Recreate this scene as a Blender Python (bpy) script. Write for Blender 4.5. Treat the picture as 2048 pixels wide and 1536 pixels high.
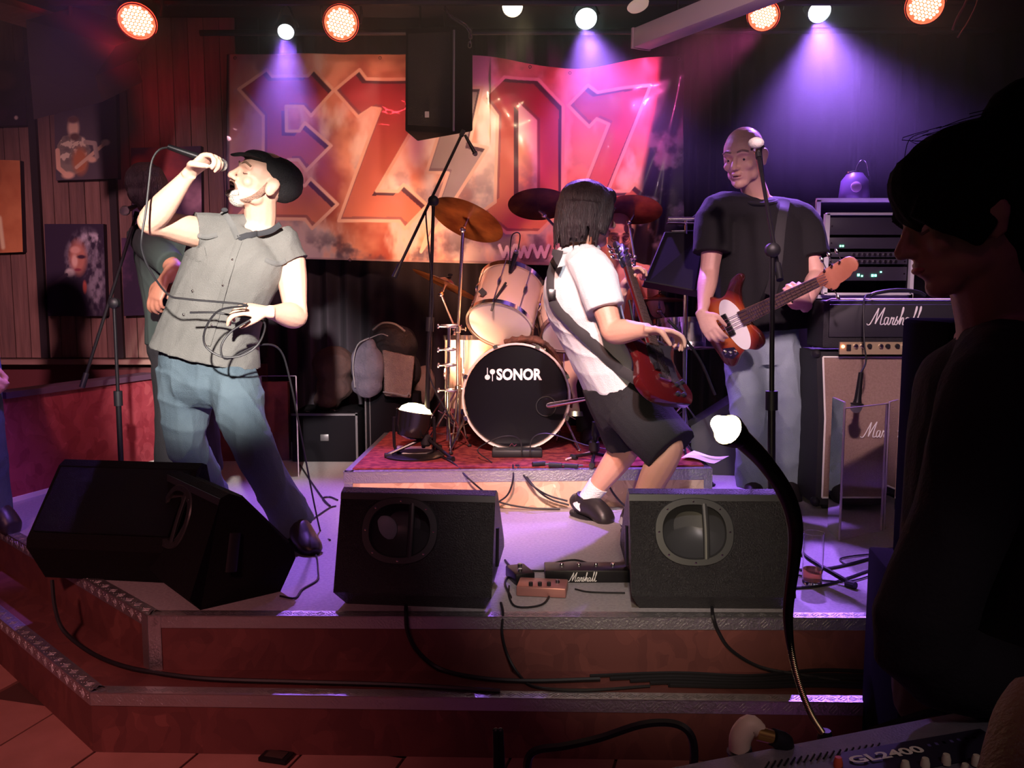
import bpy, math, random
import numpy as np
from mathutils import Vector, Matrix

for o in list(bpy.data.objects): bpy.data.objects.remove(o)
SC = bpy.context.scene
COL = SC.collection
PI = math.pi
R = math.radians
random.seed(4)

# ---------------------------------------------------------------- camera
CAMZ, PITCH, FPX = 1.355, R(6.0), 1750.0
cd = bpy.data.cameras.new('camera'); cam = bpy.data.objects.new('camera', cd); COL.objects.link(cam)
cam.location = (0, 0, CAMZ); cam.rotation_euler = (R(90) - PITCH, 0, 0)
cd.sensor_width = 36; cd.lens = FPX / 2048 * 36; cd.clip_start = .05; cd.clip_end = 60
SC.camera = cam
# ---------------------------------------------------------------- view and world
SC.view_settings.view_transform = 'Standard'; SC.view_settings.look = 'None'
SC.view_settings.gamma = 1; SC.view_settings.use_curve_mapping = False
SC.view_settings.exposure = 0.28
w = bpy.data.worlds.new('world'); SC.world = w; w.use_nodes = True
w.node_tree.nodes['Background'].inputs[0].default_value = (.45, .15, .5, 1)
w.node_tree.nodes['Background'].inputs[1].default_value = .03
SC.cycles.volume_bounces = 0; SC.cycles.max_bounces = 8; SC.cycles.transparent_max_bounces = 16
SC.cycles.use_light_tree = True
SC.cycles.volume_step_rate = 1.0

S = 0.355                                   # stage top above the venue floor
def _dir(x, y):
    u, v = (x - 1024) / FPX, (768 - y) / FPX
    return Vector((u, math.cos(PITCH) + v * math.sin(PITCH), -math.sin(PITCH) + v * math.cos(PITCH)))
def px(x, y, Y):                            # point seen at photo pixel x,y, at depth Y
    d = _dir(x, y); return Vector((0, 0, CAMZ)) + d * (Y / d.y)
def pz(x, y, z):                            # point seen at photo pixel x,y, at height z
    d = _dir(x, y); return Vector((0, 0, CAMZ)) + d * ((z - CAMZ) / d.z)

def light(kind, name, loc, target, energy, color, size=.1, angle=40, blend=.4, vol=1.0):
    l = bpy.data.lights.new(name, kind); o = bpy.data.objects.new(name, l); COL.objects.link(o)
    o.location = loc; l.energy = energy; l.color = color
    if kind == 'SPOT': l.spot_size = R(angle); l.spot_blend = blend; l.shadow_soft_size = size
    elif kind == 'AREA': l.size = size
    else: l.shadow_soft_size = size
    l.volume_factor = vol
    if target is not None:
        o.rotation_euler = (Vector(target) - Vector(loc)).to_track_quat('-Z', 'Y').to_euler()
    return o
WHITE = (1, .86, .7); PURPLE = (.38, .16, 1); REDL = (1, .03, .05); WARM = (1, .42, .16); MAG = (1, .1, .45)
# unseen spots from the front, some added only to brighten single things
light('SPOT', 'unseen_front_spot', (-.35, .0, 2.4), px(438, 600, 3.4), 1900, (1, .90, .82), .05, 18, .6, .2)
light('SPOT', 'unseen_front_spot', (.1, .5, 3.0), px(1200, 690, 3.6), 430, (.95, .93, 1), .06, 19, .7, .2)
light('SPOT', 'unseen_front_spot', (1.0, .5, 3.0), px(1500, 560, 4.2), 420, (1, .66, .68), .08, 17, .7, .2)
light('SPOT', 'unseen_front_spot', (-.3, .7, 3.0), px(980, 870, 4.3), 1050, (1, .52, .44), .1, 30, .8, .2)
light('SPOT', 'unseen_front_spot', (.3, .6, 3.0), px(1720, 640, 4.1), 520, (1, .68, .74), .1, 24, .8, .2)  # unseen spot added to brighten the amplifier cabinet and rack
light('SPOT', 'unseen_front_spot', (-1.5, .3, 3.0), px(140, 560, 5.), 520, (1, .46, .56), .1, 32, .9, .2)
light('SPOT', 'unseen_front_spot', (.1, .6, 2.6), px(1210, 1080, 3.0), 110, (1, .86, .84), .05, 27, .9, .2)
light('SPOT', 'unseen_front_spot', (.2, .1, 2.3), px(1400, 20, 3.3), 130, (1, .7, .75), .05, 16, .9, .2)  # unseen spot added to brighten the pale ceiling fitting
light('SPOT', 'added_fill_light', (-1.6, -.4, 2.9), (-1.9, 2.1, 0), 240, (1, .36, .34), .2, 52, .9)  # red fill added behind the camera for the tiled floor, no known lamp
light('SPOT', 'added_fill_light', (-.2, -.4, 2.9), (-.1, 2.6, 0), 17, (1, .25, .38), .2, 44, .9)  # weaker red fill added for the front of the steps
light('SPOT', 'unseen_front_spot', (.9, .4, 3.0), px(700, 320, 5.5), 420, (1, .58, .44), .1, 19, .9, .1)  # unseen spot added to brighten the banner
light('SPOT', 'added_fill_light', (.75, -.25, 2.3), px(1690, 1500, 1.1), 9, (1, .85, .8), .05, 19, .8)  # narrow fill added to brighten the mixing desk
# hanging lamps of the stage, and added spots with no lamp of their own
light('SPOT', 'lamp_or_fill_light', px(572, 78, 4.85), (-1.0, 3.7, S), 420, PURPLE, .05, 46, .8, 1.5)
light('SPOT', 'lamp_or_fill_light', px(1172, 62, 4.85), (.7, 3.4, S), 400, PURPLE, .05, 60, .8, .7)
light('SPOT', 'lamp_or_fill_light', px(1638, 48, 4.85), (1.5, 3.5, S), 560, PURPLE, .05, 74, .9, 1.9)
light('SPOT', 'lamp_or_fill_light', px(1060, 30, 4.5), px(960, 300, 5.5), 50, (1, .75, .45), .05, 40, .8, 1.)
light('SPOT', 'lamp_or_fill_light', px(682, 60, 4.7), px(760, 280, 5.5), 60, REDL, .06, 80, .9)
light('SPOT', 'lamp_or_fill_light', px(1527, 48, 4.7), px(1180, 240, 5.5), 210, MAG, .06, 60, .9)
light('SPOT', 'lamp_or_fill_light', px(275, 60, 4.3), px(190, 40, 5.4), 30, REDL, .06, 80, .9)
light('SPOT', 'lamp_or_fill_light', (-1.1, 2.7, 2.85), px(-5, 920, 3.7), 200, PURPLE, .06, 26, .9, .5)  # violet spot added for the onlooker's leg, no lamp hangs here
light('SPOT', 'lamp_or_fill_light', (1.0, 4.0, 2.85), px(1245, 480, 5.1), 110, (1, .28, .32), .06, 34, .8, .3)  # reddish spot added to brighten the drummer, no lamp hangs here
# par can lying on the drum riser
light('SPOT', 'floor_lamp_light', px(838, 790, 4.45), px(1000, 330, 5.5), 150, (1, .45, .24), .07, 84, .8, .3)

# ---------------------------------------------------------------- materials
_M = {}
def mat(name, color, rough=.6, metal=0., color2=None, scale=8., bump=0., bscale=60., emit=None, es=1., alpha=None,
        trans=0., ior=1.45, stretch=None, kind='noise', coat=0., attr=None, spec=None, sharp=.35):
    if name in _M: return _M[name]
    m = bpy.data.materials.new(name); _M[name] = m; m.use_nodes = True
    N, L = m.node_tree.nodes, m.node_tree.links; b = N['Principled BSDF']
    b.inputs['Base Color'].default_value = (*color, 1)
    b.inputs['Roughness'].default_value = rough; b.inputs['Metallic'].default_value = metal
    if spec is not None: b.inputs['Specular IOR Level'].default_value = spec
    b.inputs['IOR'].default_value = ior
    b.inputs['Transmission Weight'].default_value = trans; b.inputs['Coat Weight'].default_value = coat
    tc = N.new('ShaderNodeTexCoord'); vec = tc.outputs['Object']
    if stretch:
        mp = N.new('ShaderNodeMapping'); mp.inputs['Scale'].default_value = stretch
        L.new(vec, mp.inputs[0]); vec = mp.outputs[0]
    if attr:
        a = N.new('ShaderNodeAttribute'); a.attribute_name = attr; L.new(a.outputs['Color'], b.inputs['Base Color'])
    elif color2 is not None:
        if kind == 'noise':
            t = N.new('ShaderNodeTexNoise'); t.inputs['Scale'].default_value = scale; t.inputs['Detail'].default_value = 6
            out = t.outputs[0]
        else:
            t = N.new('ShaderNodeTexVoronoi'); t.inputs['Scale'].default_value = scale; out = None
            sp = N.new('ShaderNodeSeparateColor'); L.new(t.outputs['Color'], sp.inputs[0]); out = sp.outputs[0]
        L.new(vec, t.inputs['Vector'])
        r = N.new('ShaderNodeValToRGB'); r.color_ramp.elements[0].color = (*color, 1); r.color_ramp.elements[1].color = (*color2, 1)
        r.color_ramp.elements[0].position = .5 - sharp / 2 if kind == 'noise' else 0; r.color_ramp.elements[1].position = .5 + sharp / 2 if kind == 'noise' else 1
        L.new(out, r.inputs[0]); L.new(r.outputs[0], b.inputs['Base Color'])
    if bump:
        t2 = N.new('ShaderNodeTexNoise'); t2.inputs['Scale'].default_value = bscale; t2.inputs['Detail'].default_value = 4
        L.new(vec, t2.inputs['Vector'])
        bp = N.new('ShaderNodeBump'); bp.inputs['Strength'].default_value = bump; bp.inputs['Distance'].default_value = .01
        L.new(t2.outputs[0], bp.inputs['Height']); L.new(bp.outputs[0], b.inputs['Normal'])
    if emit is not None:
        b.inputs['Emission Color'].default_value = (*emit, 1); b.inputs['Emission Strength'].default_value = es
    if alpha is not None: b.inputs['Alpha'].default_value = alpha
    return m

# ---------------------------------------------------------------- mesh builder (world coordinates unless parent is given in local ones)
def vec(p): return p if isinstance(p, Vector) else Vector(p)
def frame(f, u):
    f = vec(f).normalized(); u = vec(u); u = (u - f * u.dot(f)).normalized(); return f.cross(u), f, u
def catmull(P, n):
    if len(P) < 3 or n < 2: return [tuple(p) for p in P] if n < 2 else [tuple(np.array(P[0]) * (1 - t) + np.array(P[1]) * t) for t in np.linspace(0, 1, n + 1)] if len(P) == 2 else [tuple(p) for p in P]
    P = [np.array(p, float) for p in P]; Q = [2 * P[0] - P[1]] + P + [2 * P[-1] - P[-2]]; out = []
    for i in range(1, len(Q) - 2):
        for k in range(n):
            t = k / n; a, b, c, d = Q[i - 1], Q[i], Q[i + 1], Q[i + 2]
            out.append(tuple(.5 * (2 * b + (c - a) * t + (2 * a - 5 * b + 4 * c - d) * t * t + (3 * b - a - 3 * c + d) * t ** 3)))
    out.append(tuple(P[-1])); return out
class MB:
    def __init__(s): s.v, s.f = [], []
    def add(s, vs, fs):
        b = len(s.v); s.v += [tuple(p) for p in vs]; s.f += [tuple(i + b for i in f) for f in fs]; return s
    def box(s, c, size, rz=0, axes=None, taper=1.):
        c = vec(c); hx, hy, hz = [k / 2 for k in size]
        if axes is None: axes = (Vector((math.cos(rz), math.sin(rz), 0)), Vector((-math.sin(rz), math.cos(rz), 0)), Vector((0, 0, 1)))
        vs = []
        for z in (-1, 1):
            k = taper if z > 0 else 1
            for x, y in ((-1, -1), (1, -1), (1, 1), (-1, 1)): vs.append(c + axes[0] * x * hx * k + axes[1] * y * hy * k + axes[2] * z * hz)
        return s.add(vs, [(3, 2, 1, 0), (4, 5, 6, 7), (0, 1, 5, 4), (1, 2, 6, 5), (2, 3, 7, 6), (3, 0, 4, 7)])
    def hexa(s, b4, t4):                                 # two quads, bottom and top, same order
        return s.add(list(b4) + list(t4), [(3, 2, 1, 0), (4, 5, 6, 7), (0, 1, 5, 4), (1, 2, 6, 5), (2, 3, 7, 6), (3, 0, 4, 7)])
    def ell(s, c, r, axes=None, n=14, m=8):
        c = vec(c); r = (r, r, r) if isinstance(r, (int, float)) else r
        if axes is None: axes = (Vector((1, 0, 0)), Vector((0, 1, 0)), Vector((0, 0, 1)))
        vs = [c - axes[2] * r[2]]
        for j in range(1, m):
            a = -PI / 2 + PI * j / m
            for i in range(n):
                t = 2 * PI * i / n
                vs.append(c + axes[0] * (r[0] * math.cos(a) * math.cos(t)) + axes[1] * (r[1] * math.cos(a) * math.sin(t)) + axes[2] * (r[2] * math.sin(a)))
        vs.append(c + axes[2] * r[2]); fs = []
        for i in range(n):
            k = (i + 1) % n; fs.append((0, 1 + k, 1 + i)); e = 1 + (m - 2) * n; fs.append((e + i, e + k, len(vs) - 1))
            for j in range(m - 2): q = 1 + j * n; fs.append((q + i, q + k, q + n + k, q + n + i))
        return s.add(vs, fs)
    def loft(s, P, rad, side=None, n=12, sub=4, caps=True):   # rad: number or (a,b) per point; side: one vector or one per point
        P = [vec(p) for p in P]; rad = [rad] * len(P) if isinstance(rad, (int, float)) or (isinstance(rad, tuple)) else rad
        rad = [(r, r) if isinstance(r, (int, float)) else r for r in rad]
        dat = [(*p, *r) for p, r in zip(P, rad)]
        if isinstance(side, list): dat = [(*d, *sd) for d, sd in zip(dat, side)]
        dat = catmull(dat, sub); vs, prev = [], None; m = len(dat)
        for i, d in enumerate(dat):
            c = Vector(d[:3]); a = Vector(dat[max(0, i - 1)][:3]); b = Vector(dat[min(m - 1, i + 1)][:3]); t = (b - a)
            t = t.normalized() if t.length > 1e-9 else Vector((0, 0, 1))
            if side is None:
                sd = prev if prev is not None else (Vector((0, 0, 1)) if abs(t.z) < .9 else Vector((1, 0, 0)))
            elif isinstance(side, list): sd = Vector(d[5:8])
            else: sd = vec(side)
            sd = (sd - t * sd.dot(t))
            if sd.length < 1e-6: sd = prev if prev is not None else t.orthogonal()
            sd.normalize(); prev = sd; bb = t.cross(sd)
            for k in range(n):
                q = 2 * PI * k / n; vs.append(c + sd * (max(d[3], 1e-4) * math.cos(q)) + bb * (max(d[4], 1e-4) * math.sin(q)))
        fs = [(i * n + k, i * n + (k + 1) % n, (i + 1) * n + (k + 1) % n, (i + 1) * n + k) for i in range(m - 1) for k in range(n)]
        if caps: fs += [tuple(range(n - 1, -1, -1)), tuple(range((m - 1) * n, m * n))]
        return s.add(vs, fs)
    def tube(s, P, r, n=8, sub=4, caps=True): return s.loft(P, r, None, n, sub, caps)
    def rod(s, a, b, r, n=10): return s.loft([a, b], r if isinstance(r, list) else [r, r], None, n, 1)
    def lathe(s, o, ax, prof, n=28, closed=False):           # prof: (radius, height along ax)
        o, ax = vec(o), vec(ax).normalized(); u = ax.orthogonal().normalized(); v = ax.cross(u); vs = []
        for r, h in prof:
            for k in range(n): q = 2 * PI * k / n; vs.append(o + ax * h + u * (r * math.cos(q)) + v * (r * math.sin(q)))
        m = len(prof); fs = [(i * n + k, i * n + (k + 1) % n, (i + 1) * n + (k + 1) % n, (i + 1) * n + k) for i in range(m - 1) for k in range(n)]
        if closed: fs += [((m - 1) * n + k, (m - 1) * n + (k + 1) % n, (k + 1) % n, k) for k in range(n)]
        else: fs += [tuple(range(n - 1, -1, -1)), tuple(range((m - 1) * n, m * n))]
        return s.add(vs, fs)
    def ring(s, o, ax, R_, r, n=32, m=8):
        return s.lathe(o, ax, [(R_ + r * math.cos(2 * PI * k / m), r * math.sin(2 * PI * k / m)) for k in range(m)], n, True)
    def prism(s, pts, a, b=None, thick=None):                # pts: list of 3D points (planar), extruded by vector a
        pts = [vec(p) for p in pts]; a = vec(a); n = len(pts)
        return s.add(pts + [p + a for p in pts], [tuple(range(n - 1, -1, -1)), tuple(range(n, 2 * n))] + [(i, (i + 1) % n, n + (i + 1) % n, n + i) for i in range(n)])
    def xf(s, M): s.v = [tuple(M @ Vector(p)) for p in s.v]; return s
    def join(s, o): return s.add(o.v, o.f)

def bake(o):
    dg = bpy.context.evaluated_depsgraph_get(); me = bpy.data.meshes.new_from_object(o.evaluated_get(dg))
    mats = list(o.data.materials); old = o.data; o.modifiers.clear(); o.data = me
    me.materials.clear()
    for m in mats: me.materials.append(m)
    bpy.data.meshes.remove(old)
def obj(name, mb, material, parent=None, smooth=True, bevel=0., local=False, remesh=0., soft=0, angle=35, sub=0):
    me = bpy.data.meshes.new(name); vs = mb.v
    if parent is not None and not local:
        b = parent
        while b.parent is not None: b = b.parent
        Mi = b.matrix_basis.inverted(); vs = [tuple(Mi @ Vector(p)) for p in vs]
    me.from_pydata(vs, [], mb.f); me.update()
    o = bpy.data.objects.new(name, me); COL.objects.link(o)
    if material is not None: me.materials.append(material)
    if parent is not None: o.parent = parent
    if bevel:
        m = o.modifiers.new('b', 'BEVEL'); m.width = bevel; m.segments = 2; m.limit_method = 'ANGLE'; m.angle_limit = R(40)
    if remesh:
        m = o.modifiers.new('r', 'REMESH'); m.mode = 'VOXEL'; m.voxel_size = remesh; m.use_smooth_shade = True
        if soft: m = o.modifiers.new('s', 'SMOOTH'); m.iterations = soft; m.factor = .5
    if bevel or remesh:
        bake(o)
    me = o.data
    if remesh: me.polygons.foreach_set('use_smooth', [True] * len(me.polygons))
    elif smooth:
        me.polygons.foreach_set('use_smooth', [True] * len(me.polygons))
        try: me.set_sharp_from_angle(angle=R(angle))
        except Exception: pass
    return o
def tag(o, label=None, cat=None, group=None, kind=None):
    if label: o['label'] = label
    if cat: o['category'] = cat
    if group: o['group'] = group
    if kind: o['kind'] = kind
    return o
def thing(name, label, cat, loc=(0, 0, 0), rz=0, group=None):
    o = bpy.data.objects.new(name, None); COL.objects.link(o); o.empty_display_size = .1
    o.location = loc; o.rotation_euler = (0, 0, rz)
    o.matrix_basis = Matrix.Translation(vec(loc)) @ Matrix.Rotation(rz, 4, 'Z')
    return tag(o, label, cat, group)
def single(name, mb, material, label, cat, group=None, base=None, **k):      # a thing that is one mesh; its origin at its lowest point
    A = np.array(mb.v); c = vec(base) if base is not None else Vector((A[:, 0].mean(), A[:, 1].mean(), A[:, 2].min()))
    mb.v = [tuple(Vector(p) - c) for p in mb.v]
    o = obj(name, mb, material, None, **k); o.location = c; o.matrix_basis = Matrix.Translation(c)
    return tag(o, label, cat, group)
def struct(name, mb, material, parent=None, **k):
    o = obj(name, mb, material, parent, **k)
    if parent is None: o['kind'] = 'structure'
    return o
def text_mb(body, origin, right, up, h, extrude=.002, bold=.0, sx=1.):
    cu = bpy.data.curves.new('t', 'FONT'); cu.body = body; cu.size = 1; cu.extrude = 0; cu.offset = bold; cu.resolution_u = 3
    to = bpy.data.objects.new('t', cu); COL.objects.link(to); bpy.context.view_layer.update()
    me = bpy.data.meshes.new_from_object(to.evaluated_get(bpy.context.evaluated_depsgraph_get()))
    V_ = [v.co.copy() for v in me.vertices]; F_ = [tuple(p.vertices) for p in me.polygons]
    x1 = max(v.x for v in V_); hh = max(v.y for v in V_) - min(v.y for v in V_); y0 = min(v.y for v in V_)
    k = h / hh; right, up = vec(right).normalized(), vec(up).normalized(); nrm = right.cross(up)
    mb = MB(); mb.add([vec(origin) + right * (v.x * k * sx) + up * ((v.y - y0) * k) + nrm * extrude for v in V_], F_)
    n = len(V_)
    bpy.data.objects.remove(to); bpy.data.curves.remove(cu); bpy.data.meshes.remove(me)
    return mb, x1 * k * sx
def script_mb(origin, right, up, L, word='Marshall', r=.0):      # cursive lettering as thin ribbons
    st = [[(0, .1), (.02, .02), (.06, .1), (.12, .6), (.16, .95)], [(.16, .95), (.15, .5), (.14, .08)], [(.14, .08), (.19, .5), (.26, .98)], [(.26, .98), (.235, .5), (.225, .1), (.25, .04), (.28, .1)],
          [(.345, .42), (.30, .42), (.285, .2), (.305, .03), (.335, .15), (.35, .42), (.345, .12), (.365, .03), (.385, .12)],
          [(.385, .12), (.40, .45), (.41, .36), (.44, .42), (.425, .12), (.44, .03), (.46, .1)],
          [(.46, .1), (.475, .3), (.492, .5)], [(.492, .5), (.480, .36), (.508, .2), (.498, .04), (.462, .05)],
          [(.515, .1), (.57, .7), (.575, .95), (.56, .9), (.545, .04)], [(.545, .04), (.575, .4), (.60, .36), (.595, .1), (.61, .03), (.63, .1)],
          [(.69, .4), (.65, .42), (.63, .2), (.65, .03), (.68, .15), (.70, .4), (.69, .12), (.71, .03), (.73, .1)],
          [(.73, .1), (.79, .75), (.795, 1), (.78, .95), (.765, .15), (.78, .03), (.80, .1)], [(.80, .1), (.86, .75), (.865, 1), (.85, .95), (.835, .15), (.85, .03), (.89, .1)]]
    mb = MB(); right, up = vec(right).normalized(), vec(up).normalized(); H = L * .3; rr = r or L * .011
    for s_ in st:
        mb.loft([vec(origin) + right * ((x + .12 * y * .3) * L) + up * (y * H) for x, y in s_], [(rr, rr * .8)] * len(s_), right.cross(up), 6, 4)
    return mb
# painting helpers for printed surfaces: X,Y arrays of print coordinates
def inpoly(X, Y, poly):
    ins = np.zeros(X.shape, bool); n = len(poly)
    for i in range(n):
        x1, y1 = poly[i]; x2, y2 = poly[(i + 1) % n]
        c = ((y1 > Y) != (y2 > Y)) & (X < (x2 - x1) * (Y - y1) / ((y2 - y1) + 1e-9) + x1); ins ^= c
    return ins
def dseg(X, Y, pts, closed=False):
    D = np.full(X.shape, 1e9); n = len(pts)
    for i in range(n if closed else n - 1):
        x1, y1 = pts[i]; x2, y2 = pts[(i + 1) % n]; dx, dy = x2 - x1, y2 - y1
        t = np.clip(((X - x1) * dx + (Y - y1) * dy) / (dx * dx + dy * dy + 1e-9), 0, 1)
        D = np.minimum(D, np.hypot(X - x1 - t * dx, Y - y1 - t * dy))
    return D
def fbm(X, Y, s, seed=0, octv=5):
    rg = np.random.RandomState(seed); out = np.zeros(X.shape); amp = 1.; tot = 0
    for o in range(octv):
        G = rg.rand(64, 64); x = X / s; y = Y / s; xi = np.floor(x).astype(int); yi = np.floor(y).astype(int); fx = x - xi; fy = y - yi
        fx = fx * fx * (3 - 2 * fx); fy = fy * fy * (3 - 2 * fy)
        g = lambda a, b: G[a % 64, b % 64]
        out += amp * ((g(xi, yi) * (1 - fx) + g(xi + 1, yi) * fx) * (1 - fy) + (g(xi, yi + 1) * (1 - fx) + g(xi + 1, yi + 1) * fx) * fy)
        tot += amp; amp *= .5; s /= 2.
    return out / tot
def painted(name, P, nx, ny, paint, material, parent=None, thick=0., loc=None):
    # P(u,v)->Vector arrays over the grid; paint(U,V)->rgb array
    u, v = np.meshgrid(np.linspace(0, 1, nx), np.linspace(0, 1, ny)); co = P(u, v).reshape(-1, 3)
    if parent is not None: M = np.array(parent.matrix_basis.inverted()); co = co @ M[:3, :3].T + M[:3, 3]
    i = np.arange((nx - 1) * (ny - 1)); a = (i // (nx - 1)) * nx + i % (nx - 1)
    fc = np.stack([a + nx, a + nx + 1, a + 1, a], 1)
    me = bpy.data.meshes.new(name); me.vertices.add(nx * ny); me.vertices.foreach_set('co', co.ravel())
    me.loops.add(fc.size); me.loops.foreach_set('vertex_index', fc.ravel()); me.polygons.add(len(fc))
    me.polygons.foreach_set('loop_start', np.arange(len(fc)) * 4); me.update(calc_edges=True); me.validate()
    me.polygons.foreach_set('use_smooth', [True] * len(fc))
    ca = me.color_attributes.new('print', 'FLOAT_COLOR', 'POINT'); c = np.ones((nx * ny, 4)); c[:, :3] = np.clip(paint(u, v).reshape(-1, 3), 0, 1)
    ca.data.foreach_set('color', c.ravel()); me.materials.append(material)
    o = bpy.data.objects.new(name, me); COL.objects.link(o)
    if parent is not None: o.parent = parent
    return o
def cable(pts, r=.004, label='', group=None, name='cable', m=None, sub=5):
    mb = MB(); mb.tube(pts, r, 6, sub)
    return single(name, mb, m or BLACKRUB, label, 'cable', group)

BLACKRUB = mat('black_rubber', (.012, .011, .014), .5)
BLACKMET = mat('black_metal', (.014, .012, .015), .35, .3)
CHROME = mat('chrome', (.75, .72, .7), .18, 1.)
ALU = mat('aluminium', (.5, .48, .5), .38, .9, bump=.3, bscale=120)
# ================================================================ SETTING
def osb(name, cA, cB, cC, sc=22.):
    m = bpy.data.materials.new(name); m.use_nodes = True; N, L = m.node_tree.nodes, m.node_tree.links; b = N['Principled BSDF']
    b.inputs['Roughness'].default_value = .65
    tc = N.new('ShaderNodeTexCoord'); wn = N.new('ShaderNodeTexNoise'); wn.inputs['Scale'].default_value = 5.
    L.new(tc.outputs['Object'], wn.inputs['Vector'])
    mx = N.new('ShaderNodeMix'); mx.data_type = 'VECTOR'; mx.inputs[0].default_value = .25; L.new(tc.outputs['Object'], mx.inputs[4]); L.new(wn.outputs['Color'], mx.inputs[5])
    v1 = N.new('ShaderNodeTexVoronoi'); v1.inputs['Scale'].default_value = sc; L.new(mx.outputs[1], v1.inputs['Vector'])
    mp = N.new('ShaderNodeMapping'); mp.inputs['Scale'].default_value = (sc * 2.6, sc, sc * .7); mp.inputs['Rotation'].default_value = (.4, .5, .6); L.new(mx.outputs[1], mp.inputs[0])
    v2 = N.new('ShaderNodeTexVoronoi'); v2.inputs['Scale'].default_value = 1.; L.new(mp.outputs[0], v2.inputs['Vector'])
    s1 = N.new('ShaderNodeSeparateColor'); L.new(v1.outputs['Color'], s1.inputs[0]); s2 = N.new('ShaderNodeSeparateColor'); L.new(v2.outputs['Color'], s2.inputs[0])
    a = N.new('ShaderNodeMath'); a.operation = 'ADD'; L.new(s1.outputs[0], a.inputs[0]); L.new(s2.outputs[1], a.inputs[1])
    h = N.new('ShaderNodeMath'); h.operation = 'MULTIPLY'; h.inputs[1].default_value = .5; L.new(a.outputs[0], h.inputs[0])
    r = N.new('ShaderNodeValToRGB'); r.color_ramp.elements[0].color = (*cA, 1); r.color_ramp.elements[1].color = (*cC, 1)
    e = r.color_ramp.elements.new(.45); e.color = (*cB, 1); r.color_ramp.elements[0].position = .15; r.color_ramp.elements[1].position = .85
    L.new(h.outputs[0], r.inputs[0]); L.new(r.outputs[0], b.inputs['Base Color'])
    bp = N.new('ShaderNodeBump'); bp.inputs['Strength'].default_value = .25; bp.inputs['Distance'].default_value = .004; L.new(h.outputs[0], bp.inputs['Height']); L.new(bp.outputs[0], b.inputs['Normal'])
    return m
OSB_TAN = osb('osb_tan', (.5, .3, .2), (.78, .53, .36), (.88, .68, .5), 16.)
OSB_DARK = osb('osb_red_brown', (.11, .030, .028), (.16, .046, .04), (.21, .066, .055), 12.)  # dark red brown chips for the step and stage front
OSB_RED = osb('osb_red', (.22, .02, .035), (.34, .05, .07), (.46, .11, .12), 16.)
FLOORM = mat('stage_vinyl', (.30, .27, .29), .42, color2=(.40, .37, .38), scale=90, bump=.15, bscale=200)
TILEM = mat('terracotta_tile', (.34, .15, .125), .55, color2=(.44, .2, .17), scale=5, bump=.1, bscale=30)
GROUT = mat('grout', (.08, .03, .025), .9)
BLACKPAINT = mat('black_paint', (.012, .008, .012), .7)
CURTAIN = mat('stage_curtain_cloth', (.03, .022, .032), .9, bump=.2, bscale=60)
PLANK = [mat('plank_%s' % k, c, .6, color2=c2, scale=3, stretch=(14, 14, 1.2), bump=.25, bscale=8) for k, (c, c2) in
         dict(a=((.17, .095, .08), (.25, .14, .115)), b=((.14, .08, .07), (.22, .12, .1)), c=((.2, .11, .09), (.28, .155, .125))).items()]

fl = struct('floor', MB().box((0, 2, -.03), (9, 9.5, .04)), GROUT)
# tiles, laid in rows at a slant to the stage
a0 = R(-15); ux = Vector((math.cos(a0), math.sin(a0), 0)); uy = Vector((-math.sin(a0), math.cos(a0), 0)); tmesh = None; org = pz(142, 1536, 0)
for i in range(-9, 12):
    for j in range(-3, 5):
        c = org + ux * ((i + .5) * .3) + uy * ((j + .35 * (i % 2)) * .6)
        if c.y < 1.5 or c.y > 4.2 or c.x > 1.2 or c.x < -3.4 or (c.y > 2.75 and c.x > -1.3) or (c.y > 2.9 and c.x > -1.6): continue
        if tmesh is None:
            o = obj('tile', MB().box((0, 0, -.006), (.292, .592, .012)), TILEM, None, smooth=False, bevel=.002); tmesh = o.data; o.parent = fl
        else: o = bpy.data.objects.new('tile', tmesh); COL.objects.link(o); o.parent = fl
        o.location = (c.x, c.y, random.uniform(-.001, .0005)); o.rotation_euler = (0, 0, a0)

ZB = .182
A = pz(0, 1060, S); B = pz(296, 1232, S); C = pz(2048, 1238, S); A2 = B + (A - B) * 2.2; C2 = B + (C - B) * 1.6
a_ = pz(0, 1237, ZB); b_ = pz(181, 1386, ZB); c_ = pz(2048, 1410, ZB); a2 = b_ + (a_ - b_) * 2.2; c2 = b_ + (c_ - b_) * 1.6
def slab(mb, P, z0, z1): return mb.prism([(p.x, p.y, z0) for p in P], (0, 0, z1 - z0))
def flat(P): return [P[0], P[1], P[2], Vector((P[2].x, 5.95, 0)), Vector((P[0].x, 5.95, 0))]
step = struct('trim_1', slab(MB(), flat([a2, b_, c2]), 0, ZB), OSB_DARK, smooth=False); step.name = 'floor_step'
stg = struct('floor_stage', slab(MB(), flat([A2, B, C2]), ZB, S - .004), OSB_DARK, smooth=False)
struct('floor_covering', slab(MB(), flat([A2 + Vector((.0, .04, 0)), B + Vector((.02, .03, 0)), C2 + Vector((0, .03, 0))]), S - .004, S), FLOORM, stg, smooth=False)
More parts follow.
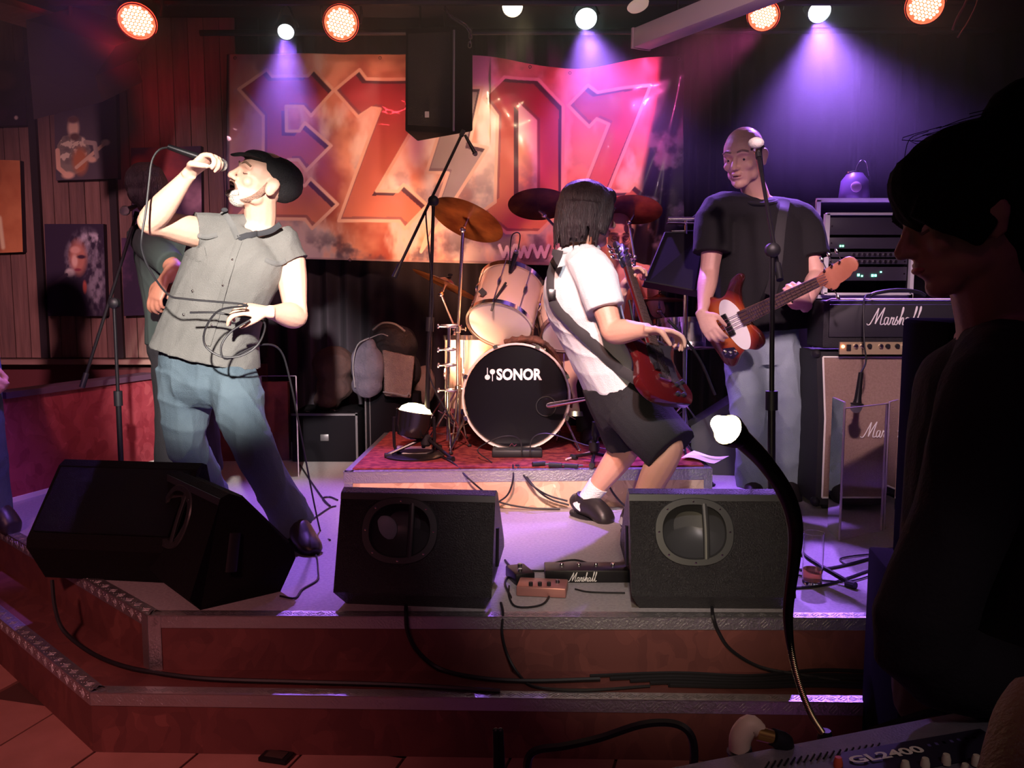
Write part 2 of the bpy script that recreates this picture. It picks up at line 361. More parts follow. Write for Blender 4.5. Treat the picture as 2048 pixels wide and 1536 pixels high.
def edge_trim(a, b, z, h=.037, d=.042, parent=None, name='metal_trim', pattern=True):
    a = Vector((a.x, a.y, 0)); b = Vector((b.x, b.y, 0)); t = (b - a).normalized(); n = Vector((t.y, -t.x, 0)); up = Vector((0, 0, 1))   # n points outwards
    if n.y > 0.3: n = -n
    mb = MB(); Lg = (b - a).length
    mb.prism([a + up * (z - h), b + up * (z - h), b + up * (z + .002), a + up * (z + .002)], n * .003)
    mb.prism([a + up * z + n * .003, b + up * z + n * .003, b + up * z - n * d, a + up * z - n * d], up * .003)
    o = obj(name, mb, ALU, parent, smooth=False)
    if pattern:
        pm = MB(); g = 0; s = .02
        while s < Lg - .02:
            for face in (0, 1):
                cc = a + t * s + ((up * (z - h / 2) + n * .0032) if face == 0 else (up * (z + .0035) - n * d * .45)); e2 = up if face == 0 else n; nn = n if face == 0 else up
                q = (t + e2).normalized() if g % 2 else (t - e2).normalized(); p_ = nn.cross(q)
                for k in (-1, 0, 1): pm.box(cc + p_ * k * .0085, (.021, .0032, .0016), axes=(q, p_, nn))
            s += .032; g += 1
        tag(obj('tread_pattern', pm, ALU, o, smooth=False), kind='stuff')
    return o
edge_trim(B, C2, S, parent=stg); edge_trim(A2, B, S, parent=stg)
edge_trim(b_, c2, ZB, parent=step); edge_trim(a2, b_, ZB, parent=step)
for P_, z0, z1, par in ((B, ZB, S, stg),):       # upright trim over the corner of the stage
    m_ = MB()
    for e in ((C2 - B).normalized(), (A2 - B).normalized()):
        n = Vector((e.y, -e.x, 0)); n = -n if n.y > .3 else n
        p0 = Vector((P_.x, P_.y, z0)); m_.prism([p0, p0 + e * .04, p0 + e * .04 + Vector((0, 0, z1 - z0)), p0 + Vector((0, 0, z1 - z0))], n * .004)
    obj('metal_trim', m_, ALU, par, smooth=False)

# walls and ceiling
struct('wall_back', MB().box((0, 5.98, 1.5), (8.4, .06, 3.2)), mat('wall_dark', (.05, .03, .05), .9), smooth=False)
struct('wall_left', MB().box((-4.1, 3.2, 1.5), (.06, 5.6, 3.2)), mat('wall_wine', (.09, .025, .035), .9), smooth=False)
struct('wall_right', MB().box((3.6, 3.2, 1.5), (.06, 5.6, 3.2)), mat('wall_dark', (.05, .03, .05), .9), smooth=False)
struct('ceiling', MB().box((-.2, 3.3, 3.08), (8, 5.6, .06)), mat('ceiling_black', (.02, .014, .02), .9), smooth=False)
YW = 5.6
zl = px(100, 716, YW).z
wp = struct('wall_panelling', MB().box((px(140, 400, YW).x - .4, YW + .06, (zl + 3.05) / 2), (3.2, .04, 3.05 - zl)), BLACKPAINT, smooth=False)
x = px(-330, 400, YW).x; k = 0
while x < px(455, 400, YW).x:
    wd = .098; pz0 = zl + .001
    obj('plank', MB().box((x + wd / 2, YW + random.uniform(.02, .024), (pz0 + 3.04) / 2), (wd - .005, .022, 3.04 - pz0)), PLANK[[0, 1, 2, 1, 0, 2, 0][k % 7]], wp, smooth=False); x += wd; k += 1
for xx in (px(78, 460, YW).x, px(231, 460, YW).x):
    obj('batten', MB().box((xx, YW - .004, (zl + 3.04) / 2), (.045, .03, 3.04 - zl)), mat('batten_black', (.02, .014, .018), .6), wp, smooth=False)
LEDGE = mat('ledge_wood', (.28, .17, .14), .5, color2=(.36, .22, .18), scale=4, stretch=(1, 9, 9))
obj('ledge', MB().box((px(140, 720, YW).x - .4, YW - .03, zl - .02), (3.2, .12, .03)), LEDGE, wp, smooth=False)
struct('wall_panelling_lower', MB().box((px(140, 400, YW).x - .4, YW + .03, zl / 2 - .02), (3.2, .04, zl - .04)), mat('lower_panel', (.13, .03, .035), .6), smooth=False)
# low red partition
q0 = pz(-220, 1035, S); q1 = pz(40, 1000, S); q1 = Vector((q1.x, q1.y, 0)); q2 = Vector((-2.08, 5.1, 0)); dq = (q2 - q1).normalized(); nq = Vector((-dq.y, dq.x, 0))
q0 = q1 - dq * .06
m_ = MB().prism([q0 + Vector((0, 0, S)), q2 + Vector((0, 0, S)), q2 + Vector((0, 0, S + .5)), q0 + Vector((0, 0, S + .5))], nq * .06)
lowp = struct('wall_partition', m_, OSB_RED, smooth=False)
obj('capping_rail', MB().prism([q0 + Vector((0, 0, S + .5)) - nq * .02, q2 + Vector((0, 0, S + .5)) - nq * .02, q2 + Vector((0, 0, S + .53)) - nq * .02, q0 + Vector((0, 0, S + .53)) - nq * .02], nq * .12), mat('capping', (.10, .05, .09), .5), lowp, smooth=False)
obj('baseboard', MB().prism([q0 + Vector((0, 0, S)), q2 + Vector((0, 0, S)), q2 + Vector((0, 0, S + .022)), q0 + Vector((0, 0, S + .022))], -nq * .012), mat('base_white', (.7, .62, .6), .5), lowp, smooth=False)
q3 = q2 + Vector((.75, .05, 0))
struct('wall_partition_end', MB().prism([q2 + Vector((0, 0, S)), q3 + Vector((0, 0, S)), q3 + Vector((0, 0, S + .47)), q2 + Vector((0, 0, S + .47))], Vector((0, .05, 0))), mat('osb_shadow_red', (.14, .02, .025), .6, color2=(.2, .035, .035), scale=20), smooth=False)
# ceiling beams, bar
BEAM = mat('beam_wood', (.22, .08, .06), .6, color2=(.3, .12, .09), scale=6, stretch=(1, 9, 9))
m_ = MB(); pa, pb = px(-30, 6, 4.5), px(243, 90, 4.9); d_ = (pb - pa).normalized(); n_ = Vector((-.3, -.8, .55)).normalized()
m_.loft([pa, pb], [(.06, .09)] * 2, Vector((0, 0, 1)), 4, 1)
struct('ceiling_beam', m_, BEAM, smooth=False)
bar = MB(); bar.rod(px(400, 66, 5.05), px(1990, 60, 5.05), .017)
bar2 = MB(); bar2.rod(px(100, 2, 4.6), px(1950, 2, 4.6), .024)
lb = single('lighting_bar', bar, BLACKMET, 'thin horizontal steel pipe hanging above the banner', 'pipe')
lb2 = single('lighting_bar', bar2, BLACKMET, 'thick black steel pipe that the stage lamps hang from', 'pipe')

# curtain
def curtain(x0, x1, Y, z0, z1, name, label, ph=0.):
    nx = int((x1 - x0) / .012); xs = np.linspace(x0, x1, nx); zs = np.linspace(z0, z1, 14)
    XX, ZZ = np.meshgrid(xs, zs)
    YY = Y + .035 * np.sin(XX * 38 + 2.5 * np.sin(XX * 5.1 + ph) + .25 * np.sin(ZZ * 2.2)) + .02 * np.sin(XX * 17 + ph)
    co = np.stack([XX, YY, ZZ], -1).reshape(-1, 3); mb = MB(); mb.v = [tuple(p) for p in co]
    mb.f = [(j * nx + i, j * nx + i + 1, (j + 1) * nx + i + 1, (j + 1) * nx + i) for j in range(13) for i in range(nx - 1)]
    o = single(name, mb, CURTAIN, label, 'curtain'); m = o.modifiers.new('s', 'SOLIDIFY'); m.thickness = .004; return o
curtain(px(445, 400, 5.8).x, 3.5, 5.8, S + .005, 3.0, 'stage_curtain', 'dark pleated curtain hanging across the back of the stage')

# ---------------------------------------------------------------- banner
def pxa(X, Y, D):
    u = (X - 1024) / FPX; v = (768 - Y) / FPX; dy = math.cos(PITCH) + v * math.sin(PITCH); dz = -math.sin(PITCH) + v * math.cos(PITCH); t = D / dy
    return np.stack([u * t, D + 0 * t, CAMZ + dz * t], -1)
YBN = 5.5
def cr(pts, k=.4639, dx=450): return [(dx + x * k, y * k) for x, y in pts]
LET = dict(
 E=cr([(60,385),(180,300),(205,330),(360,330),(385,300),(470,390),(372,500),(338,460),(265,460),(265,565),(320,565),(345,530),(460,630),(350,735),(315,688),(270,688),(270,800),(345,800),(370,770),(485,880),(375,985),(345,945),(150,940),(110,985),(60,930),(165,820),(165,500)]),
 Z=cr([(474,390),(580,300),(610,340),(905,340),(905,385),(655,825),(745,825),(770,795),(872,885),(775,985),(750,952),(490,952),(668,468),(632,464),(575,505)]),
 bolt=cr([(985,380),(1108,380),(1055,620),(1132,637),(845,1085),(962,745),(868,742)]),
 O=cr([(1117,425),(1205,332),(1350,342),(1458,455),(1455,900),(1352,1003),(1212,1003),(1104,915),(1165,872),(1175,500)]),
 Z2=cr([(1480,455),(1565,368),(1605,402),(1832,370),(1650,825),(1740,825),(1765,795),(1860,885),(1770,985),(1745,952),(1490,952),(1652,540),(1602,515),(1570,548)]))
OCNT = cr([(1265,440),(1345,520),(1345,868),(1265,868)])
def banner_paint(U, V_):
    X, Y = bx(U, V_)
    n1 = fbm(X, Y, 130, 1); n2 = fbm(X + 400, Y * .5, 60, 5); n3 = fbm(X, Y, 40, 9)
    c = np.zeros(X.shape + (3,))
    def mixc(c, col, m): return c * (1 - m[..., None]) + np.array(col) * m[..., None]
    sm = lambda x, a, b: np.clip((x - a) / (b - a), 0, 1) ** 2 * (3 - 2 * np.clip((x - a) / (b - a), 0, 1))
    c[:] = (.42, .10, .06)
    c = mixc(c, (.88, .42, .25), sm(n1, .28, .52)); c = mixc(c, (1., .78, .62), sm(n2, .42, .62) * .95)
    c = mixc(c, (.25, .17, .2), sm(n3 * .5 + n1 * .5, .5, .62) * sm(Y, 250, 430) * .8)
    c = mixc(c, (.5, .47, .5), sm(n2 + .1 * n3, .55, .7) * sm(Y, 330, 470) * .7)
    c = mixc(c, (.05, .03, .06), sm(n3 * .6 + n2 * .4, .52, .64) * sm(Y, 440, 500) * .7)
    c = mixc(c, (.85, .12, .2), sm(X, 1050, 1120) * (1 - sm(Y, 170, 330)) * sm(n1, .2, .6) * .8)
    c = mixc(c, (.32, .05, .09), (1 - sm(X, 470, 640)) * .6)
    for k, P in LET.items():
        ins = inpoly(X, Y, P); d = dseg(X, Y, P, True)
        if k == 'O': ic = inpoly(X, Y, OCNT); ins &= ~ic; d = np.minimum(d, dseg(X, Y, OCNT, True) + 3)
        sh = inpoly(X + 9, Y - 9, P)
        if k == 'O': sh &= ~inpoly(X + 9, Y - 9, OCNT)
        sh2 = inpoly(X - 8, Y + 8, P); sh2 = sh2 & ~inpoly(X - 8, Y + 8, OCNT) if k == 'O' else sh2
        tY = np.clip((Y - 150) / 310, 0, 1)[..., None]
        face = np.array((.34, .02, .045)) * (1 - tY) + np.array((.76, .27, .16)) * tY
        face = face * (.75 + .5 * n1[..., None])
        if k == 'bolt': face = np.array((.34, .25, .22)) + .25 * n2[..., None] * tY
        m = ins.astype(float); c = c * (1 - m[..., None]) + face * m[..., None]
        c = mixc(c, (.07, .025, .045), (ins & ~sh & (d > 2)).astype(float) * .95)
        c = mixc(c, (.20, .09, .12), (ins & ~sh2 & (d < 9)).astype(float) * .6)
        c = mixc(c, (.92, .6, .42), 1 - sm(d, 2.6, 3.8))
    # web address along the foot
    for k, xo in enumerate((999, 1033, 1067)):
        pts = [(xo, 491), (xo + 8, 514), (xo + 15, 494), (xo + 22, 514), (xo + 30, 491)]
        c = mixc(c, (.12, .05, .06), 1 - sm(dseg(X - 2, Y - 2, pts), 3.2, 4.2)); c = mixc(c, (1, .95, .9), 1 - sm(dseg(X, Y, pts), 2.8, 3.8))
    c = mixc(c, (1, .95, .9), 1 - sm(np.hypot(X - 1106, Y - 512), 3, 4))
    edge = sm(X + (Y - 112) * .18 + 18 * (n1 - .5), 1318, 1334)
    c = mixc(c, (.012, .01, .016), edge); c = mixc(c, (.25, .22, .26), edge * sm(n3, .55, .75) * sm(Y, 200, 350))
    c = mixc(c, (.02, .012, .02), 1 - sm(X, 456, 462)); c = mixc(c, (.3, .2, .2), (Y > 517 + (X - 700) * .02).astype(float) * .6)
    return c
def bx(U, V_):
    X = 453 + U * 914; top = 108 + 30 * np.exp(-((X - 1150) / 130.) ** 2) + 0 * X; bot = 514 + (X - 453) * .026
    return X, top + (bot - top) * V_
def bpos(U, V_):
    X, Y = bx(U, V_); P = pxa(X, Y, YBN)
    r = .010 * np.sin(X * .021 + 1.2 * np.sin(Y * .012)) + .006 * np.sin(X * .05 + Y * .02)
    s = (X - 1210 - (330 - Y) * .35)
    r += .03 * np.exp(-(s / 36.) ** 2) * np.clip((X - 1000) / 200, 0, 1) + .014 * np.exp(-((X - 1335 + .14 * (Y - 300)) / 9.) ** 2) + .012 * np.exp(-((X - 1315 + .4 * (Y - 300)) / 14.) ** 2)
    for a, b, cc in ((1., .35, 1420), (.5, 1., 700), (1., -.5, 900), (.3, 1, 560)): r += .008 * np.exp(-((X * a + Y * b - cc) / 16.) ** 2) * (X > 980)
    r += .02 * (fbm(X, Y, 90, 3, 3) - .5)
    P[..., 1] -= r; return P
PRINT = mat('banner_vinyl', (.5, .5, .5), .34, attr='print', coat=.15)
bn = painted('banner', bpos, 700, 300, banner_paint, PRINT)
tag(bn, 'wide fiery red and orange vinyl banner with big blackletter letters behind the band', 'banner')
m = bn.modifiers.new('s', 'SOLIDIFY'); m.thickness = -.003
for xx, yy in ((470, 112), (760, 112), (1060, 130), (1140, 142), (1240, 132), (1358, 114), (1362, 300), (1360, 420), (1358, 530), (990, 524), (700, 516), (1200, 530)):
    e = MB().ring(px(xx, yy + 4, YBN - .018), (0, 1, 0), .008, .0025, 12, 6); obj('eyelet', e, CHROME, bn, local=True)

# ---------------------------------------------------------------- canvas prints on the panelled wall
CANV = mat('canvas_print_surface', (.5, .5, .5), .6, attr='print'); CSIDE = mat('canvas_side', (.03, .02, .03), .7)
def canvas(q, label, paint, Y=YW - .035, res=90):
    P4 = [px(x, y, Y) for x, y in q]                          # tl tr br bl
    t = thing('canvas_print', label, 'picture', P4[3] * .5 + P4[2] * .5, 0, 'canvas prints on the panelled wall')
    obj('stretcher_frame', MB().hexa([P4[3], P4[2], P4[2] + Vector((0, .045, 0)), P4[3] + Vector((0, .045, 0))], [P4[0], P4[1], P4[1] + Vector((0, .045, 0)), P4[0] + Vector((0, .045, 0))]), CSIDE, t, smooth=False)
    a = [np.array(p) for p in P4]
    f = lambda u, v: ((a[0] * (1 - u[..., None]) + a[1] * u[..., None]) * (1 - v[..., None]) + (a[3] * (1 - u[..., None]) + a[2] * u[..., None]) * v[..., None]) + np.array((0, -.0015, 0))
    painted('printed_canvas', f, res, int(res * 1.5), paint, CANV, t); return t
def E_(X, Y, cx, cy, rx, ry): return np.clip(1.6 - 1.6 * np.hypot((X - cx) / rx, (Y - cy) / ry) + .5, 0, 1)
def mx_(c, col, m): return c * (1 - m[..., None]) + np.array(col) * m[..., None]
def paint_guitarist(u, v):
    X = 108 + u * 125; Y = 178 + v * 182; n = fbm(X, Y, 12, 2); c = np.zeros(X.shape + (3,)); c[:] = (.10, .08, .10)
    c = mx_(c, (.3, .26, .2), inpoly(X, Y, [(112, 290), (125, 272), (150, 268), (168, 275), (180, 300), (168, 340), (140, 352), (118, 345)]) * np.clip(n * 2, .3, 1))
    c = mx_(c, (.95, .85, .6), inpoly(X, Y, [(120, 280), (150, 268), (168, 278), (172, 310), (150, 330), (118, 318)]) * (n > .5) * .8)
    c = mx_(c, (1., .75, .5), E_(X, Y, 146, 256, 11, 19)); c = mx_(c, (.16, .09, .07), E_(X, Y, 148, 274, 10, 8)); c = mx_(c, (.2, .1, .08), E_(X, Y, 146, 240, 11, 7))
    c = mx_(c, (.85, .55, .36), 1 - np.clip(dseg(X, Y, [(113, 300), (114, 335), (130, 350)]) - 4, 0, 1)); c = mx_(c, (.9, .6, .4), E_(X, Y, 133, 350, 12, 7))
    c = mx_(c, (.55, .2, .08), E_(X, Y, 158, 322, 15, 26)); c = mx_(c, (.75, .55, .35), 1 - np.clip(dseg(X, Y, [(150, 335), (212, 286)]) - 3, 0, 1)); c = mx_(c, (.7, .6, .45), E_(X, Y, 210, 287, 8, 6))
    c = mx_(c, (.85, .6, .4), E_(X, Y, 182, 320, 9, 6)); c = mx_(c, (.5, .42, .34), 1 - np.clip(dseg(X, Y, [(170, 285), (188, 288), (192, 315)]) - 4, 0, 1)); return c
def paint_woman(u, v):
    X = 90 + u * 122; Y = 448 + v * 186; n = fbm(X, Y * .5, 7, 4); c = np.zeros(X.shape + (3,)); c[:] = (.03, .018, .05)
    hair = np.maximum(E_(X, Y, 176, 500, 32, 38), np.maximum(E_(X, Y, 192, 560, 20, 60), E_(X, Y, 145, 520, 14, 34)))
    c = mx_(c, (.3, .28, .34), hair * np.clip((n - .35) * 3, 0, 1)); c = mx_(c, (.62, .6, .66), E_(X, Y, 185, 478, 22, 12) * np.clip((n - .45) * 4, 0, 1))
    c = mx_(c, (.62, .26, .18), E_(X, Y, 157, 515, 17, 32)); c = mx_(c, (.95, .68, .52), E_(X, Y, 150, 522, 6, 12) * .9); c = mx_(c, (.85, .5, .38), E_(X, Y, 152, 500, 10, 7))
    c = mx_(c, (.06, .02, .05), E_(X, Y, 164, 514, 9, 4)); c = mx_(c, (.3, .05, .08), E_(X, Y, 156, 540, 7, 3)); c = mx_(c, (.75, .72, .66), E_(X, Y, 139, 546, 9, 8))
    c = mx_(c, (.015, .01, .03), E_(X, Y, 140, 590, 22, 40)); c = mx_(c, (.05, .03, .06), 1 - np.clip(dseg(X, Y, [(132, 550), (97, 573)]) - 3, 0, 1)); c = mx_(c, (.6, .14, .1), E_(X, Y, 169, 575, 4, 12)); return c
def paint_amber(u, v):
    n = fbm(u * 100, v * 160, 30, 6); c = np.zeros(u.shape + (3,)); c[:] = (.5, .16, .06); c = mx_(c, (.8, .35, .14), np.clip(v * .2 + n - .2, 0, 1) * (u > .45))
    c = mx_(c, (.08, .02, .02), np.clip((.55 + .1 * np.sin(v * 9) - u) * 5, 0, 1)); c = mx_(c, (.85, .7, .4), 1 - np.clip(dseg(u * 100, v * 160, [(55, 100), (60, 150)]) / 4 - .5, 0, 1)); return c
def paint_night(u, v):
    n = fbm(u * 90, v * 130, 26, 8); c = np.zeros(u.shape + (3,)); c[:] = (.035, .02, .06); c = mx_(c, (.16, .07, .16), np.clip(n * 3 - 1.5, 0, 1) * .7); c = mx_(c, (.35, .14, .14), E_(u, v, .6, .3, .22, .14) * .7); return c
def paint_red(u, v):
    n = fbm(u * 90, v * 130, 20, 11); c = np.zeros(u.shape + (3,)); c[:] = (.05, .02, .07); c = mx_(c, (.6, .12, .07), E_(u, v, .12, .32, .17, .2)); c = mx_(c, (.42, .07, .08), E_(u, v, .5, .2, .3, .2) * n * 1.6)
    c = mx_(c, (.4, .12, .12), (v > .88) * .8); c = mx_(c, (.5, .3, .4), E_(u, v, .9, .6, .16, .2) * n * 1.5); return c
canvas([(107, 178), (232, 175), (236, 357), (112, 361)], 'canvas print of a bearded man playing a guitar in a patterned shirt', paint_guitarist, res=130)
canvas([(89, 448), (207, 448), (213, 632), (96, 632)], 'canvas print of a curly grey haired woman singing into a microphone', paint_woman, res=130)
canvas([(-60, 318), (40, 321), (46, 504), (-52, 508)], 'orange canvas print with a dark figure, cut by the edge of the picture', paint_amber)
canvas([(-70, 118), (48, 124), (53, 250), (-64, 254)], 'nearly black canvas print with one bright speck above the orange print', lambda u, v: mx_(paint_night(u, v) * .5, (.8, .7, .6), E_(u, v, .83, .88, .03, .03)))
canvas([(262, 296), (402, 292), (404, 468), (266, 470)], 'dark canvas print with red blotches beside the orange hatted head', paint_red)
canvas([(243, 476), (345, 474), (348, 628), (248, 632)], 'dark violet canvas print hanging below the red blotched print', paint_night)
# ================================================================ PEOPLE
def skin(n, c, c2, r=.5): return mat(n, c, r, color2=c2, scale=7, bump=.12, bscale=90, sharp=.6)
SKIN_S = skin('skin_fair', (.66, .37, .27), (.74, .44, .33)); SKIN_G = skin('skin_guitarist', (.52, .27, .19), (.62, .33, .24)); SKIN_B = skin('skin_bassist', (.6, .33, .27), (.7, .4, .33))
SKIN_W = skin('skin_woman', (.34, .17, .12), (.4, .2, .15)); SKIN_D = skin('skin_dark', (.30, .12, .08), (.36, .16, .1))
EYEW = mat('eye_white', (.75, .7, .68), .25); EYED = mat('eye_dark', (.03, .02, .02), .2); LIP = mat('lips', (.42, .13, .12), .5); MOUTH = mat('mouth_inside', (.06, .01, .015), .5); TEETH = mat('teeth', (.8, .74, .66), .3)

def head_prims(mb, c, F, U, s=1., thin=0.):
    r, f, u = frame(F, U); P = lambda x, y, z: c + (r * x + f * y + u * z) * s
    E = lambda x, y, z, a, b, d, ax=None: mb.ell(P(x, y, z), (a * s, b * s, d * s), ax or (r, f, u), 18, 12)
    E(0, -.014, .032, .074, .094, .084); E(0, .012, .03, .070, .078, .07)
    E(0, .030, -.02, .058 - thin, .058, .07); E(0, .034, -.055, .05 - thin, .05, .05)
    E(0, .064, -.094, .024, .022, .02); E(0, .05, -.088, .036, .03, .024)
    for k in (-1, 1):
        E(k * .041, .014, -.060, .02, .034, .028); E(k * .036, .058, -.026, .024, .02, .02)
        mb.loft([P(k * .004, .089, .02), P(k * .028, .086, .026), P(k * .05, .068, .018)], [(.009 * s, .008 * s)] * 3, u, 8, 3)
        E(k * .0105, .095, -.033, .008, .01, .0075)
        E(k * .031, .066, .001, .017, .014, .012)
        mb.ell(P(k * .0765, -.012, -.008), (.009 * s, .021 * s, .033 * s), frame(f + r * (-.2 * k), u + f * -.15), 12, 8)
        mb.ell(P(k * .081, -.018, .004), (.008 * s, .018 * s, .024 * s), frame(f + r * (-.55 * k), u), 12, 8)
    mb.loft([P(0, .084, .024), P(0, .098, -.005), P(0, .114, -.03)], [(.008 * s, .008 * s), (.009 * s, .009 * s), (.0125 * s, .010 * s)], r, 10, 3)
    E(0, .109, -.031, .012, .011, .009)
    E(0, .087, -.053, .022, .011, .006); E(0, .083, -.068, .020, .011, .0065)
    return P, (r, f, u)

def hand_prims(mb, wr, D, N, T, curl=(.5, .5, .5, .5), thumb=.4, s=1., spread=.06, keep=None):
    """wr wrist, D towards fingers, N palm normal (fingers bend towards it), T thumb side"""
    D = vec(D).normalized(); N = vec(N); N = (N - D * N.dot(D)).normalized(); T = vec(T); T = (T - D * T.dot(D) - N * T.dot(N)).normalized(); wr = vec(wr); tips = []
    mb.loft([wr - D * .02 * s, wr + D * .025 * s, wr + D * .06 * s, wr + D * .09 * s], [(.026 * s, .019 * s), (.034 * s, .016 * s), (.041 * s, .0155 * s), (.038 * s, .012 * s)], T, 12, 3)
    for i, (o, L) in enumerate(((.029, .078), (.0095, .086), (-.0105, .080), (-.029, .064))):
        b = wr + D * (.084 - (.004 if i == 3 else 0)) * s + T * o * s; d = (D + T * (spread * (1.2 - i))).normalized(); P = [b - D * .02 * s, b]; a = 0; q = b
        for seg, fr in zip((.46, .30, .24), (.7, 1.1, .8)):
            a += curl[i] * fr; q = q + (d * math.cos(a) + N * math.sin(a)) * (L * seg * s); P.append(q)
        rr = (.0092, .0096, .0092, .0082)[i] * s
        mb.loft(P, [rr, rr * 1.03, rr, rr * .94, rr * .74], N, 8, 3); mb.ell(P[-1], rr * .76, None, 8, 6); tips.append(P[-1])
    b = wr + D * .022 * s + T * .024 * s; d1 = (D * .62 + T * .78 + N * .25).normalized(); d2 = (D * (.95 - thumb * .3) + T * (.45 - thumb * .7) + N * thumb).normalized()
    P = [b - d1 * .01 * s, b + d1 * .032 * s, b + d1 * .032 * s + d2 * .034 * s, b + d1 * .032 * s + d2 * .058 * s]
    mb.loft(P, [.015 * s, .012 * s, .0105 * s, .0085 * s], N, 8, 3); mb.ell(P[-1], .0086 * s, None, 8, 6); tips.append(P[-1]); return tips

def folds(o, amp, freq=22., seed=0, direction=None, ani=.35):
    me = o.data; n = len(me.vertices); co = np.empty(n * 3); me.vertices.foreach_get('co', co); co = co.reshape(-1, 3)
    no = np.empty(n * 3); me.vertices.foreach_get('normal', no); no = no.reshape(-1, 3); rg = np.random.RandomState(seed); d = np.zeros(n)
    ax = np.array(direction if direction is not None else (0, 0, 1), float); ax /= np.linalg.norm(ax)
    for k in range(5):
        v = rg.randn(3); v = v - ax * (v @ ax) * (1 - ani); v /= np.linalg.norm(v); w2 = rg.randn(3)
        ph = co @ v * freq * rg.uniform(.6, 1.7) + 1.6 * np.sin(co @ w2 * freq * .3 + rg.rand() * 6) + rg.rand() * 6
        d += (1 - np.abs(np.sin(ph))) ** 2 * rg.uniform(.5, 1.)
    d = d / 2.2 - .7; co += no * (amp * d)[:, None]; me.vertices.foreach_set('co', co.ravel()); me.update()

def shoe_mb(an, toe, s=1., up=None):
    an, toe = vec(an), vec(toe); d = (toe - an); L = d.length; d.normalize(); up = Vector((0, 0, 1)) if up is None else vec(up); sd = d.cross(up).normalized()
    u = sd.cross(d)
    mb = MB(); sole = MB()
    h = an - d * .055 * s - u * .01
    mb.loft([h - u * .02, h + d * .02 - u * .004, an + d * .05 + u * .0, an + d * .12 * s - u * .022, toe - d * .02 - u * .035, toe + d * .012 - u * .042], [(.03, .034), (.041, .05), (.046, .052), (.049, .042), (.045, .032), (.024, .018)], sd, 14, 3)
    mb.loft([an - d * .01 - u * .03, an + u * .035], [(.046, .054), (.042, .048)], sd, 14, 1)
    b = -.068
    sole.loft([h + u * (b + .012) - d * .008, h + d * .02 + u * (b + .014), an + d * .10 + u * (b + .006), toe - d * .02 + u * (b + .006), toe + d * .018 + u * (b + .01)], [(.02, .013), (.036, .014), (.042, .013), (.045, .013), (.02, .012)], sd, 14, 3)
    return mb, sole

def person(label, J, skinm, group=None, vox=.0048, s=1., name='person', female=False, bare_legs=False):
    """J: dict of joints in world coordinates"""
    g = lambda k: vec(J[k]); mb = MB(); SP = vec(J['side_p']).normalized(); SCh = vec(J['side_c']).normalized()      # from the person's right to left
    SM = (SP + SCh).normalized()
    k = .88 if female else 1.
    pel, wai, che, nk = g('pelvis'), g('waist'), g('chest'), g('neck')
    up = (nk - che).normalized()
    mb.loft([pel - (wai - pel).normalized() * .06 * s, pel, wai, che, che.lerp(nk, .55), nk - up * .015], [(.13 * s, .09 * s), (.16 * s, .115 * s), (.142 * s * k, .105 * s), (.165 * s * k, .118 * s), (.145 * s * k, .095 * s), (.06 * s, .055 * s)], [SP, SP, SM, SCh, SCh, SCh], 20, 5)
    hc = g('head'); P, fr = head_prims(mb, hc, J['F'], J['U'], J.get('hs', 1.))
    r, f, u = fr
    mb.loft([nk - up * .05, nk + up * .01, hc - u * .05 - f * .018, hc - f * .01], [(.07, .065), (.059, .062), (.056, .064), (.05, .06)], r, 14, 4)
    for sd, kk in (('R', -1), ('L', 1)):
        sh, el, wr = g('sh' + sd), g('el' + sd), g('wr' + sd)
        mb.loft([nk - up * .03 + SCh * kk * .03, sh + up * .0], [(.05, .045), (.052, .052)], f, 12, 2)
        mb.ell(sh, (.056 * k, .056 * k, .056 * k)); th = J.get('arm', 1.)
        mb.loft([sh, sh.lerp(el, .35), sh.lerp(el, .8), el, el.lerp(wr, .3), el.lerp(wr, .8), wr], [.054 * th * k, .052 * th * k, .042 * th * k, .041 * th, (.044 * th * k, .04 * th * k), (.030, .027), (.027, .021)], J.get('aside' + sd, (0, 0, 1)), 14, 4)
        mb.ell(el, .041 * th)
        hd = J.get('hand' + sd)
        if hd: hand_prims(mb, wr, *hd[:3], **hd[3])
        hp, kn, an = g('hip' + sd), g('kn' + sd), g('an' + sd)
        mb.loft([hp, hp.lerp(kn, .3), hp.lerp(kn, .8), kn, kn.lerp(an, .3), kn.lerp(an, .8), an - (kn - an).normalized() * .02], [.092 * k, .088 * k, .064 * k, .057, (.058, .062), (.038, .04), (.034, .036)], SP, 14, 4)
        mb.ell(kn, .058); toe = g('toe' + sd)
        mb.loft([an - (toe - an).normalized() * .02 + Vector((0, 0, -.03)), an + Vector((0, 0, -.025)), an.lerp(toe, .5) + Vector((0, 0, -.025)), an.lerp(toe, .8) + Vector((0, 0, -.02))], [(.02, .02), (.026, .028), (.026, .014), (.018, .008)], (toe - an).cross(Vector((0, 0, 1))), 12, 3)
    base = Vector((pel.x, pel.y, min(g('anR').z, g('anL').z) - .08))
    mb.v = [tuple(Vector(p) - base) for p in mb.v]
    o = obj(name, mb, skinm, None, remesh=vox, soft=2); o.location = base; o.matrix_basis = Matrix.Translation(base)
    tag(o, label, 'person', group); return o, P, fr
def garment(name, mb, m, par, vox=.006, soft=3, fold=.006, freq=24., seed=1, direction=None, label=None):
    o = obj(name, mb, m, par, remesh=vox, soft=soft)
    if fold: folds(o, fold, freq, seed, direction)
    if label: o['label'] = label
    return o
